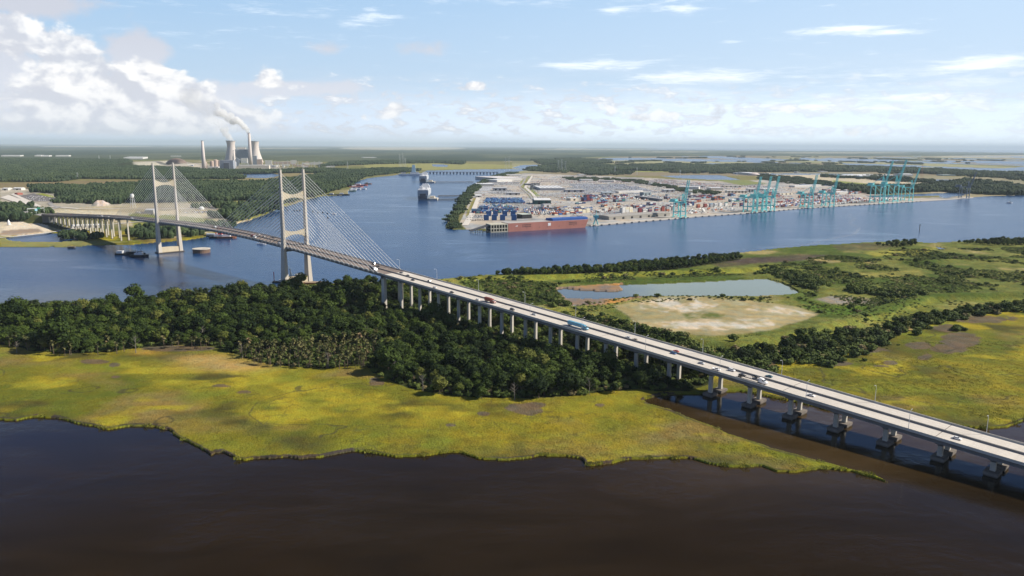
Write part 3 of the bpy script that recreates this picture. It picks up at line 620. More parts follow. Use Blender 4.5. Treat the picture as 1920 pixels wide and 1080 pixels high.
# decks: slab with slight crossfall
deck_a = strip('approach_deck', S0, -203, [(-15.3, -.5), (15.3, -.5), (15.3, 0), (-15.3, 0)], m_road, bridge)
deck_m = strip('main_span_deck', -203, 598, [(-14.9, -.6), (14.9, -.6), (14.9, 0), (-14.9, 0)], m_roadm, bridge)
deck_f = strip('far_approach_deck', 598, S1, [(-15.3, -.5), (15.3, -.5), (15.3, 0), (-15.3, 0)], m_roadm, bridge)
for (a, c_, par) in ((S0, -203, deck_a), (598, S1, deck_f)):
    for n in (-13.8, -7, 0, 7, 13.8):
        mb = MB(); mb.sweep(rail_rings(a, c_, 20, [(n-.6, -2.9), (n+.6, -2.9), (n+.35, -2.5), (n+.3, -.5), (n-.3, -.5), (n-.35, -2.5)])); mb.build('girder', m_fasc, par, bo)
for n in (-14.3, 14.3):
    mb = MB(); mb.sweep(rail_rings(-203, 598, 12, [(n-.9, -2.3), (n+.9, -2.3), (n+.9, -.6), (n-.9, -.6)])); mb.build('edge_girder', m_fasc, deck_m, bo)
mb = MB()
for s in np.arange(-198, 596, 9.4): mb.box(bp(s, 0, -1.6), (28, .35, 1.8), ax=(BN, BD, (0, 0, 1)))
mb.build('cross_girders', m_fasc, deck_m, bo)
mb = MB()                                                   # cable anchors on the deck edge
for k in range(1, 21):
    for t0 in (0, 396.24):
        for sg in (-1, 1):
            for n in (-15.35, 15.35): mb.box(bp(t0+sg*k*9.4, n, -.35), (.9, 2.2, 1.5), ax=(BN, BD, (0, 0, 1)))
mb.build('cable_anchors', m_conc, deck_m, bo)['kind'] = 'stuff'
for (a, c_, w) in ((S0, -203, 15.3), (-203, 598, 14.9), (598, S1, 15.3)):
    for sg in (-1, 1):
        n = sg*(w-.25)
        strip('parapet', a, c_, [(n-.22, .002), (n+.22, .002), (n+.16, 1.15), (n-.16, 1.15)], m_conc, bridge)
strip('median_barrier', S0, S1, [(-.75, .002), (.75, .002), (.45, 1.1), (-.45, 1.1)], m_fasc, bridge)
# joints and lane lines, thin inlays on the road
mb = MB()
for s in (-1000, -880, -747, -655, -500, -380, -203.5, 599): 
    for n0, n1 in ((-14.9, -.85), (.85, 14.9)):
        mb._add([bp(s, n0, .008), bp(s, n1, .008), bp(s+.35, n1, .008), bp(s+.35, n0, .008)], [(0, 1, 2, 3)])
mb.build('expansion_joints', m_dark, deck_a, bo)['kind'] = 'stuff'
mb = MB()
for sg in (-1, 1):
    for n in (4.6, 8.3):
        for s in np.arange(S0, S1, 12.2): mb._add([bp(s, sg*n-.08, .006), bp(s, sg*n+.08, .006), bp(s+3, sg*n+.08, .006), bp(s+3, sg*n-.08, .006)], [(0, 1, 2, 3)])
mb.build('lane_lines', MT('white_road_paint', (.8, .8, .78), .8, var=.05), deck_a, bo)['kind'] = 'stuff'
# tyre-worn lanes of the pale viaduct
mb = MB()
for sg in (-1, 1):
    for n in (2.7, 6.4, 10.1):
        for off in (-.85, .85):
            for s in np.arange(S0, -204, 20.0):
                c_ = sg*n+off; e = min(s+20, -204)
                mb._add([bp(s, c_-.28, .004), bp(s, c_+.28, .004), bp(e, c_+.28, .004), bp(e, c_-.28, .004)], [(0, 1, 2, 3)])
mb.build('tyre_tracks', MT('tyre_worn_concrete', (.50, .455, .405), .9, var=.08, scale=.05), deck_a, bo)['kind'] = 'stuff'

def s_at(px, n, dz=0.0, lo=-1050, hi=1100):
    for _ in range(50):
        mid = (lo+hi)/2
        if pix(bp(mid, n, dz))[0] > px: lo = mid
        else: hi = mid
    return (lo+hi)/2
ax3 = (BN, BD, (0, 0, 1))
def tower(s0):
    base = bp(s0, 0, -bz(s0)); T = empty('tower', base-bo); T.parent = bridge
    zd = bz(s0)
    for sg in (-1, 1):
        mb = MB()
        segs = [(0, 16.9, 5.6, 11.2), (zd-4, 16.35, 3.5, 7.2), (zd+12, 16.2, 2.9, 6.2), (143.6, 15.9, 2.1, 3.6)]
        for (z0, c0, a0, l0), (z1, c1, a1, l1) in zip(segs[:-1], segs[1:]):
            mb.frust(base+BN*sg*c0+[0, 0, z0], (a0, l0), base+BN*sg*c1+[0, 0, z1], (a1, l1), (BN, BD))
        leg = mb.build('tower_leg', m_tower, T, base)
        k = MB(); k.box(base+BN*sg*15.9+[0, 0, 144.0], (2.3, 3.9, .8), ax=ax3); k.box(base+BN*sg*15.9+[0, 0, 145.2], (.5, .5, 1.6), ax=ax3)
        k.build('leg_cap', m_conc, leg, base) if False else k.build('leg_cap', m_conc, T, base)
    def beam(zt, zb, dt, db, thick):
        rings = []
        for t in np.linspace(-1, 1, 15):
            f = 1-t*t; n = t*14.9; zt_ = zt-dt*f; zb_ = zb+db*f
            rings.append([base+BN*n+BD*thick*a+[0, 0, z] for a, z in ((-.5, zb_), (.5, zb_), (.5, zt_), (-.5, zt_))])
        mb = MB(); mb.sweep(rings); mb.build('crossbeam', m_beamc, T, base)
    beam(118.5, 106.5, 5.0, 3.2, 3.0); beam(70.5, 59.5, 3.4, 4.0, 3.4)
    mb = MB(); mb.frust(base+[0, 0, .5], (31.5, 9.5), base+[0, 0, 9.2], (30.5, 8.0), (BN, BD)); mb.build('base_wall', m_beamc, T, base)
    mb = MB(); mb.box(base+[0, 0, zd-4.4], (29.2, 5.2, 3.4), ax=ax3); mb.build('deck_crossbeam', m_fasc, T, base)
    mb = MB(); mb.box(base+[0, 0, -.2], (42, 15, 3.4), ax=ax3); mb.build('footing', m_dark, T, base)
    return T
tower(0); tower(396.24)
# stay cables: parallel, 21 to each side of each tower leg
cab = []
for ti, t0 in enumerate((0, 396.24)):
    for sg in (-1, 1):
        for pl in (-1, 1):
            for k in range(1, 22):
                s1 = t0+sg*min(k*9.4, 196.8); zt = 56.5+(141.0-56.5)*(k/21.0)
                cab.append((ti, k, bp(t0, 0, -bz(t0))+BN*pl*15.9+[0, 0, zt], bp(s1, pl*15.35, .3)))
cab.sort(key=lambda c: (c[0], -c[1]))
rest = MB()
for i, (ti, k, a, c_) in enumerate(cab):
    r = .24
    if i < 100: mb = MB(); mb.tube(a, c_, r, n=6); mb.build('stay_cable', m_cable, bridge, bo)
    else: rest.tube(a, c_, r, n=6)
o = rest.build('stay_cables', m_cable, bridge, bo); o['kind'] = 'stuff'
# piers
def pier(s, base_z, water=False, slender=False, wide=False):
    P = bp(s, 0, -bz(s)); zt = bz(s)-2.95; root = empty('pier', P-bo); root.parent = bridge
    lat = np.cross(btan(s), (0, 0, 1)); lat = lat/np.linalg.norm(lat); fw_ = np.array([-lat[1], lat[0], 0]); A = (lat, fw_)
    lw, ll = (2.0, 2.4) if not wide else (3.4, 4.6)
    if slender: lw, ll = 2.0, 2.2
    cp = MB()
    if not slender and not wide:
        cp.box(P+[0, 0, zt-.5], (25.5, 2.4, 1.0), ax=A+((0, 0, 1),))
        for sg in (-1, 1): cp.frust(P+lat*sg*6.5+[0, 0, zt-3.4], (2.9, 2.7), P+lat*sg*6.5+[0, 0, zt-1.0], (5.2, 2.5), A)
    else: cp.box(P+[0, 0, zt-1.0], (27.5, 3.6, 2.0), ax=A+((0, 0, 1),))
    cp.build('pier_cap', m_fasc, root, P)
    for sg in (-1, 1):
        off = 6.5 if not wide else 11.0
        z0 = base_z if not water else 2.6
        mb = MB(); mb.frust(P+lat*sg*off+[0, 0, z0], (lw*1.08, ll*1.12), P+lat*sg*off+[0, 0, zt-1.0], (lw, ll), A); mb.build('column', m_conc, root, P)
        if water:
            mb = MB(); mb.box(P+lat*sg*off+[0, 0, 1.6], (8.4, 7.2, 1.7), ax=A+((0, 0, 1),)); f = mb.build('pile_cap', m_pcap, root, P)
            mb = MB(); mb.box(P+lat*sg*off+[0, 0, .1], (7.9, 6.8, 1.6), ax=A+((0, 0, 1),)); mb.build('tide_band', m_dark, f, P)
        else:
            mb = MB(); mb.box(P+lat*sg*off+[0, 0, base_z+.2], (4.6, 5, 1.6), ax=A+((0, 0, 1),)); mb.build('footing', m_dark, root, P)
    return root
near_px = [771, 805.6, 841, 878.6, 918.3, 960, 1004.4, 1051.3, 1101.6, 1155, 1211.7, 1273.4]
for x in near_px: s = s_at(x, 6.5, -12); pier(s, .6)
for s in (-598.5, -629, -658.5, -688.5, -718.5, -748.5, -775, -805, -835, -865, -895): pier(s, .6, water=True)
pier(-200, .6, wide=True); pier(594, .6, slender=True)
for s in np.arange(640, 1030, 29.5): pier(float(s), .8)
ab = MB(); P = bp(1046, 0, -bz(1046)); ab.box(P+[0, 0, (bz(1046)-1)/2], (31, 5, bz(1046)-1), ax=ax3); ab.build('abutment', m_fasc, bridge, bo)

# ---------------------------------------------------------------- street lamps on the deck
def make_lamp(label, group):
    L = empty('street_lamp', (0, 0, 0), 0, label, 'street lamp', group)
    mb = MB(); mb.tube((0, 0, 0), (0, 0, 10.5), .17, .11); mb.box((0, 0, .2), (.6, .6, .4)); mb.build('pole', m_galv, L)
    mb = MB(); mb.tube((0, 0, 10.5), (.5, 0, 11.5), .09, .08); mb.tube((.5, 0, 11.5), (2.6, 0, 12.0), .08, .07); mb.build('arm', m_galv, L)
    mb = MB(); mb.frust((3.0, 0, 11.9), (1.1, .42), (3.0, 0, 12.12), (.8, .3)); mb.build('lamp_head', m_galv, L)
    return L
lamp0 = None
desc_r = ['beside the last stay cable of the near tower', 'over the river edge just past the cables', 'opposite the dark red truck', 'above the shrub-covered mound left of the pond', 'behind the blue articulated lorry', 'just behind the pair of silver and tan cars', 'past the red car above the tree belt', 'rising in front of the marsh beyond the car transporter', 'against yellow marsh right of the transporter', 'at far right against the open creek']
for x, dsc in zip([749, 819, 897, 984, 1079, 1190, 1317, 1465, 1640, 1849], desc_r):
    s = s_at(x, 15.0, 0)
    L = make_lamp('', 'g') if lamp0 is None else copy_tree(lamp0)
    if lamp0 is None: lamp0 = L
    L.location = bp(s, 15.15, 0); L.rotation_euler = (0, 0, math.atan2(-BN[1], -BN[0]))
    L['label'] = 'street lamp on far parapet, '+dsc; L['group'] = 'street lamps on the far parapet'
desc_l = ['near the white car close to the tall piers', 'in front of the blue lorry cab', 'just before the dark blue car', 'by the white pickup', 'next to the white car right of the transporter', 'left of the last white car', 'outside the right frame edge']
for x, dsc in zip([994, 1091, 1210, 1349, 1511, 1703], desc_l):
    s = s_at(x, -15.0, 0); L = copy_tree(lamp0); L.location = bp(s, -15.1, 0); L.rotation_euler = (0, 0, math.atan2(BN[1], BN[0]))
    L['label'] = 'street lamp on near parapet, '+dsc; L['group'] = 'street lamps on the near parapet'
for i, (s, n) in enumerate([(650, 15), (700, 15), (760, 15), (830, 15), (900, 15), (980, 15), (1040, 15)]):
    L = copy_tree(lamp0); L.location = bp(s, n, 0); L.rotation_euler = (0, 0, math.atan2(-BN[1], -BN[0])); L['label'] = 'small distant street lamp on the viaduct at the far left shore'; L['group'] = 'street lamps on the far left viaduct'

# ---------------------------------------------------------------- vehicles
def paint(name, c, rough=.35): return MT('car_paint_'+name, c, rough, var=.03, spec=.5)
PAINT = {'white': (.82, .82, .82), 'silver': (.55, .56, .58), 'black': (.03, .03, .035), 'red': (.42, .03, .03), 'blue': (.06, .13, .30), 'tan': (.45, .38, .30), 'grey': (.22, .23, .25), 'maroon': (.20, .04, .03), 'teal': (.05, .16, .2)}
def xprof(mb, prof, w, top_in=0.0, z_in=1.0):
    """side profile (x,z) extruded over the width; points above z_in lean inwards"""
    L = []; R = []
    for x, z in prof:
        k = top_in if z > z_in else 0.0; L.append((x, -w/2+k, z)); R.append((x, w/2-k, z))
    n = len(prof); mb._add(L+R, [tuple(range(n)), tuple(range(2*n-1, n-1, -1))]+[(i, i+n, (i+1) % n+n, (i+1) % n) for i in range(n)]); return mb
KINDS_V = {
 'car': dict(l=4.7, body=[(-2.35, .35), (2.35, .35), (2.38, .65), (2.15, .82), (.95, .95), (-1.75, 1.0), (-2.3, .92), (-2.38, .6)], cab=[(1.0, .94), (.25, 1.42), (-1.1, 1.45), (-1.85, .98)], w=1.85, wb=(-1.4, 1.4)),
 'suv': dict(l=4.9, body=[(-2.4, .4), (2.4, .4), (2.45, .8), (2.2, 1.05), (1.2, 1.12), (-2.35, 1.15), (-2.45, .7)], cab=[(1.25, 1.1), (.7, 1.7), (-2.0, 1.78), (-2.38, 1.13)], w=1.95, wb=(-1.45, 1.45)),
 'van': dict(l=5.8, body=[(-2.9, .4), (2.9, .4), (2.95, .9), (2.3, 1.35), (1.6, 2.3), (-2.85, 2.4), (-2.9, .9)], cab=[(2.32, 1.36), (1.72, 2.1), (.9, 2.1), (.9, 1.36)], w=2.02, wb=(-1.9, 1.8)),
 'pickup': dict(l=5.6, body=[(-2.8, .45), (2.8, .45), (2.85, .85), (2.6, 1.1), (1.2, 1.15), (-.6, 1.15), (-.62, .8), (-2.6, .8), (-2.62, 1.15), (-2.8, 1.15)], cab=[(1.25, 1.13), (.6, 1.75), (-.5, 1.78), (-.75, 1.13)], w=1.98, wb=(-1.75, 1.75)),
}
def make_vehicle(kind, color):
    k = KINDS_V[kind]; R = empty({'car': 'car', 'suv': 'suv', 'van': 'van', 'pickup': 'pickup_truck'}[kind])
    mp = paint(color, PAINT[color])
    xprof(MB(), k['body'], k['w']).build('body', mp, R)
    c_ = k['cab']; mb = MB()
    if kind != 'van':
        xprof(mb, [(x*.97, z-.06 if z > 1.2 else z) for x, z in c_], k['w']-.12, .16, 1.2).build('windows', m_glass, R)
        zt = max(z for x, z in c_); xs = [x for x, z in c_ if z > zt-.12]; x0, x1 = min(xs), max(xs)
        MB().box(((x0+x1)/2, 0, zt-.015), (x1-x0+.15, k['w']-.42, .09)).build('roof', mp, R)
    else: xprof(mb, [(x+.03, z) for x, z in c_], k['w']+.02).build('windows', m_glass, R)
    for wx_ in k['wb']:
        for sy in (-1, 1):
            mb = MB(); mb.tube((wx_, sy*(k['w']/2-.22), .34), (wx_, sy*(k['w']/2+.02), .34), .34, n=12); mb.build('wheel', m_black, R)
    return R
def put_on_bridge(root, px, py, dz=.6, s=None, n=None):
    if s is None:
        z = 40.0
        for _ in range(25):
            P = gp(px, py, z); s = (P-BO)@BD
            for _ in range(4): Q = bp(s); t = btan(s); s += (P-Q)@t
            z = bz(s)+dz
        lat = np.cross(btan(s), (0, 0, 1)); lat /= np.linalg.norm(lat); n = (P-bp(s))@lat
    lanes = [-10.1, -6.4, -2.9, 2.9, 6.4, 10.1, -12.9, 12.9]; n = min(lanes[:6], key=lambda q_: abs(q_-n))
    t = btan(s); d = t if n > 0 else -t
    root.location = bp(s, n, .012); yaw = math.atan2(d[1], d[0]); pit = -math.asin(d[2]); root.rotation_euler = (0, pit, yaw); return root
VEH = [  # kind, colour, px, py, label
 ('car', 'black', 772.5, 525, 'black car on the pale viaduct just past the cables, nearest lanes'), ('car', 'white', 816.6, 538.6, 'white car on the viaduct between two black cars'),
 ('car', 'black', 849, 547.5, 'black car on the near lanes ahead of a white one'), ('car', 'white', 896, 561.6, 'small white car right behind the dark red truck'),
 ('suv', 'black', 957, 581, 'black SUV alone on the near lanes above the tall piers'), ('car', 'silver', 1003, 589, 'silver car on the near lanes behind the blue lorry'),
 ('car', 'blue', 1261, 662.5, 'dark blue car on the near lanes beside the red car'), ('car', 'silver', 1317, 680, 'silver car on the near lanes left of the white pickup'),
 ('pickup', 'white', 1341, 693, 'white pickup on the outermost near lane'), ('suv', 'white', 1370, 694.5, 'white SUV just behind the car transporter'),
 ('car', 'white', 1519, 742, 'white car by a lamp on the near lanes over the creek'), ('car', 'white', 1794, 822, 'lone white car nearest the camera at the right end of the bridge'),
 ('suv', 'black', 699, 495, 'black SUV on the far lanes next to the last stays, leading'), ('car', 'black', 708.5, 499, 'black car on the far lanes by the last stays, following'),
 ('car', 'grey', 753, 511, 'grey car on the far lanes where the pale viaduct begins'), ('car', 'black', 763, 516.5, 'black car on the far lanes close to the median, first on the pale deck'),
 ('suv', 'black', 804, 527.5, 'black SUV on the far lanes above the near shore'), ('car', 'silver', 1179, 632, 'silver car leading a tan car on the far lanes'),
 ('car', 'tan', 1192, 636, 'tan car following a silver one on the far lanes'), ('car', 'red', 1269.5, 657.5, 'red car on the far lanes'),
 ('car', 'teal', 1440, 706, 'dark teal car on the far lanes beyond the car transporter'), ('van', 'white', 401, 426, 'white van on the main span near the far tower'),
 ('car', 'maroon', 412.5, 428.5, 'maroon car on the main span just after a white van'), ('car', 'white', 488, 438.8, 'white car on the far lanes of the main span, left of the near tower'),
 ('car', 'silver', 493.5, 442.7, 'silver car near the median left of the near tower'), ('car', 'black', 510, 445.3, 'black car on the far lanes beside the near tower'),
 ('van', 'white', 521, 457.5, 'white van at the foot of the near tower leg, near lanes'), ('car', 'white', 594, 468, 'white car behind the stays right of the near tower'),
 ('car', 'black', 640, 484, 'black car on the near lanes half way along the right-hand stays'),
 ('van', 'white', 248, 409.6, 'white van on the viaduct left of the far tower'), ('suv', 'black', 166, 404, 'black SUV on the far left viaduct'), ('car', 'white', 190, 407, 'white car last of a row of three on the far left viaduct'),
 ('van', 'white', 183, 406, 'white van in the middle of a row of three on the far left viaduct'), ('car', 'silver', 176, 405.5, 'silver car first of a row of three on the far left viaduct'), ('car', 'red', 128, 403.5, 'red car on the far left viaduct'), ('car', 'black', 345, 421.5, 'black car between the legs of the far tower')]
protos = {}
for kind, colr, x, y, lab in VEH:
    key = (kind, colr)
    if key in protos: R = copy_tree(protos[key])
    else: R = protos[key] = make_vehicle(kind, colr)
    tag(R, lab, kind if kind != 'suv' else 'car', 'cars and vans on the bridge'); put_on_bridge(R, x, y)
def make_lorry(cab_c, box_c, length, name, flat=False):
    R = empty(name); mc = paint(cab_c[0], cab_c[1]); mb2 = MT('trailer_'+box_c[0], box_c[1], .5, var=.04)
    T = -length+2.2
    xprof(MB(), [(1.2, .7), (6.6, .7), (6.9, 1.5), (6.6, 1.9), (5.2, 2.1), (4.6, 3.0), (3.0, 3.7), (1.2, 3.75)], 2.5).build('cab', mc, R)
    xprof(MB(), [(5.22, 2.12), (4.68, 2.98), (3.6, 2.98), (3.6, 2.12)], 2.53).build('windscreen', m_glass, R)
    if not flat: MB().box(((T+1.0)/2, 0, 2.65), (1.0-T, 2.6, 2.8)).build('trailer_box', mb2, R)
    MB().box(((T+1.0)/2, 0, 1.05), (1.0-T, 1.1, .25)).build('chassis', m_black, R)
    for x in (5.9, 2.1, .9, T+1.2, T+2.5):
        for sy in (-1, 1): MB().tube((x, sy*.85, .52), (x, sy*1.24, .52), .52, n=12).build('wheel', m_black, R)
    return R
lor = make_lorry(('lorry_blue', (.10, .30, .44)), ('blue', (.12, .33, .47)), 17, 'articulated_lorry'); tag(lor, 'bright blue articulated lorry with a long box trailer on the pale viaduct', 'lorry'); put_on_bridge(lor, 1090, 612.5, 1.8)
trk = make_lorry(('truck_red', (.22, .04, .03)), ('red', (.20, .05, .035)), 9, 'box_truck'); tag(trk, 'dark red box truck on the near lanes behind the blue lorry', 'truck'); put_on_bridge(trk, 918, 563.5, 1.8)
trk = make_lorry(('truck_white', (.8, .8, .8)), ('black', (.05, .04, .05)), 8, 'box_truck'); tag(trk, 'dark box truck with white cab on the near lanes beside the last stays', 'truck'); put_on_bridge(trk, 700, 504, 1.8)
trk = make_lorry(('truck_white', (.8, .8, .8)), ('maroon', (.18, .04, .05)), 8, 'box_truck'); tag(trk, 'maroon box truck with white cab in the middle of the main span', 'truck'); put_on_bridge(trk, 474, 443.4, 1.8)
car_tr = make_lorry(('truck_white', (.8, .8, .8)), ('steel', (.3, .3, .3)), 17, 'car_transporter', flat=True); tag(car_tr, 'car transporter with white cab and open steel trailer carrying dark cars', 'car transporter')
fr_ = MB()
for z in (1.25, 2.9): fr_.box((-7.0, 1.2, z), (14.5, .12, .14)); fr_.box((-7.0, -1.2, z), (14.5, .12, .14))
for x in (-14, -11, -8, -5, -2, .2):
    for sy in (-1, 1): fr_.tube((x, sy*1.2, 1.2), (x+.5, sy*1.2, 3.0), .07, n=5)
fr_.build('carrier_frame', MT('trailer_steel', (.3, .3, .3), .5), car_tr)
put_on_bridge(car_tr, 1420, 713, 1.5)
for i, (x, z, colr, lab) in enumerate([(-11.5, 1.35, 'black', 'black car on the lower deck at the tail of the transporter'), (-1.5, 1.35, 'grey', 'grey car on the lower deck behind the transporter cab'), (-2.0, 2.98, 'black', 'black car on the upper deck behind the transporter cab')]):
    R = copy_tree(protos[('car', colr)]) if ('car', colr) in protos else make_vehicle('car', colr)
    tag(R, lab, 'car', 'cars carried by the transporter'); bpy.context.view_layer.update()
    R.matrix_world = car_tr.matrix_world @ Matrix.Translation((x, 0, z))
# ---------------------------------------------------------------- vegetation
rng = np.random.default_rng(11)
def leaf_mat(name, dark, light, dry=None, nscale=.25, inst=False):
    m, b, bs = new_mat(name); P = geopos(b)
    oi = b.N.new('ShaderNodeObjectInfo').outputs['Random']
    n = b.noise(P, nscale, 4, .65); n2 = b.noise(P, nscale*5, 2, .6)
    big_ = b.noise(P, .014, 3, .6)
    f = b.add(b.add(b.add(b.mul(b.sub(big_, .5), 1.1), b.mul(b.sub(n, .5), 1.5)), b.mul(b.sub(n2, .5), .9)), oi)
    c = b.mix(b.ss(f, .0, 1.0, 0, 1, 'LINEAR'), c4(dark), c4(light))
    if dry: c = b.mix(b.ss(oi, .88, .99), c, c4(dry))
    b.L.new(c, bs.inputs['Base Color']); bs.inputs['Roughness'].default_value = .75
    bs.inputs['Specular IOR Level'].default_value = .15
    return m
m_leaf = leaf_mat('broadleaf_foliage', (.009, .021, .004), (.068, .104, .015), (.125, .135, .026))
m_leaf2 = leaf_mat('shrub_foliage', (.040, .066, .014), (.135, .170, .036), (.21, .17, .08))
m_pine = leaf_mat('pine_foliage', (.018, .030, .012), (.060, .085, .022))
m_palm = leaf_mat('palm_foliage', (.055, .065, .020), (.17, .16, .06), (.24, .17, .09))
m_far = leaf_mat('far_canopy', (.020, .038, .016), (.062, .088, .034), None, .03)
m_bark = MT('bark', (.16, .12, .085), .95, var=.25, scale=.6)
m_reed = None

def leafcloud(n, size, lobes, seed, squash=1.0, core=True, up=.35):
    """quads spread over the skins of several lobes plus dark filled cores; returns V,F(quads)"""
    r = np.random.default_rng(seed); V = []; F = []
    wts = np.array([l[3]**2 for l in lobes]); wts = wts/wts.sum()
    for i in range(n):
        l = lobes[r.choice(len(lobes), p=wts)]
        d = r.normal(size=3); d[2] = abs(d[2])*.9-.25*(r.random() < .35); d /= np.linalg.norm(d)
        rad = l[3]*(.72+.36*r.random()**.7); c = np.array(l[:3])+d*rad*np.array([1, 1, l[4] if len(l) > 4 else .85])
        nn = d*.9+r.normal(size=3)*.40+[0, 0, up]; nn /= np.linalg.norm(nn); u = np.cross(nn, r.normal(size=3)); u /= np.linalg.norm(u); v = np.cross(nn, u)
        s = size*(.6+.8*r.random()); k = len(V)
        for a, c_ in ((-1, -.7), (1, -.8), (.8, .7), (-.7, .9)): V.append(c+u*a*s*.5+v*c_*s*.5+nn*(r.random()-.5)*s*.35)
        F.append((k, k+1, k+2, k+3))
    if core:
        for l in lobes:
            k = len(V); m_, q_ = 6, 3
            sq = l[4] if len(l) > 4 else .85
            rings = [(-.6, .55), (-.1, .78), (.45, .58)]
            for z, rr in rings:
                for a in range(m_): t = 2*math.pi*a/m_+z; V.append(np.array(l[:3])+[l[3]*rr*math.cos(t), l[3]*rr*math.sin(t), l[3]*z*sq])
            for j in range(2):
                for a in range(m_): F.append((k+j*m_+a, k+j*m_+(a+1) % m_, k+(j+1)*m_+(a+1) % m_, k+(j+1)*m_+a))
            F.append((k+12, k+13, k+14, k+15)); F.append((k+15, k+16, k+17, k+12))
    return np.array(V), np.array(F)
def trunk_mb(h, r, limbs=0, seed=0, lean=0.0):
    rr = random.Random(seed); mb = MB(); mb.tube((0, 0, 0), (lean, 0, h), r, r*.5, 7)
    for i in range(limbs):
        t = h*(.5+.4*rr.random()); a = rr.random()*6.28; L = h*.35
        mb.tube((lean*t/h, 0, t), (lean*t/h+math.cos(a)*L, math.sin(a)*L, t+L*.7), r*.35, r*.15, 5)
    return mb
class Proto: pass
def finish(name, VF, mcrown, trunk, part='crown'):
    p = Proto(); p.name = name; p.crown = np_mesh(part, VF[0], VF[1], mcrown)
    me = bpy.data.meshes.new('trunk'); me.from_pydata(trunk.V, [], trunk.F); me.materials.append(m_bark); p.trunk = me; p.part = part
    # merged copy for the masses
    V2 = np.concatenate([VF[0], np.array(trunk.V)]); p.merged = None; p.VF = VF; p.tr = trunk; return p
BROAD = []
for i in range(6):
    r = np.random.default_rng(100+i); n = 5+i % 3; R = 3.1+.5*r.random(); lob = [(0, 0, 8.0+r.random(), R, .9)]
    for k in range(n): a = 2*math.pi*k/n+r.random(); lob.append((math.cos(a)*R*.85, math.sin(a)*R*.85, 6.0+2.6*r.random(), R*(.52+.28*r.random()), .85))
    lob.append((r.normal()*.8, r.normal()*.8, 4.6, R*.95, .7))
    BROAD.append(finish('broadleaf_tree', leafcloud(560, .82, lob, 200+i), m_leaf, trunk_mb(6.5, .32, 3, i)))
PINES = []
for i in range(3):
    r = np.random.default_rng(300+i); lob = []
    for k in range(9): a = r.random()*6.28; d = 2.6*r.random(); lob.append((math.cos(a)*d, math.sin(a)*d, 13.5+4.5*r.random()-d*.6, 1.3+.9*r.random(), .6))
    lob.append((0, 0, 18, 1.8, .7))
    PINES.append(finish('pine_tree', leafcloud(300, .95, lob, 320+i), m_pine, trunk_mb(17, .30, 4, i+9, .4), 'crown'))
def palm_vf(seed):
    r = np.random.default_rng(seed); V = []; F = []; h = 7.2
    for k in range(26):
        a = r.random()*6.28; el = -1.0+2.2*r.random(); L = 1.7+.5*r.random(); u = np.array([math.cos(a), math.sin(a), 0]); w = np.array([-u[1], u[0], 0])
        p0 = np.array([0, 0, h]); p1 = p0+u*L*.6*math.cos(el)+np.array([0, 0, L*.6*math.sin(el)]); p2 = p0+u*L*math.cos(el)+np.array([0, 0, L*math.sin(el)-.35])
        k0 = len(V); V += [p0-w*.12, p0+w*.12, p1+w*.55, p1-w*.55, p2+w*.28, p2-w*.28]; F += [(k0, k0+1, k0+2, k0+3), (k0+3, k0+2, k0+4, k0+5)]
    return np.array(V), np.array(F)
PALMS = [finish('palm_tree', palm_vf(400+i), m_palm, trunk_mb(7.2, .24, 0, i, .15), 'fronds') for i in range(3)]
SHRUB = []
for i in range(5):
    r = np.random.default_rng(500+i); lob = [(0, 0, 1.3, 1.7, .8)]
    for k in range(4): a = r.random()*6.28; lob.append((math.cos(a)*1.5, math.sin(a)*1.5, .9+.5*r.random(), 1.0+.5*r.random(), .8))
    SHRUB.append(finish('shrub', leafcloud(110, .8, lob, 520+i), m_leaf2, trunk_mb(1.2, .12, 2, i), 'foliage'))

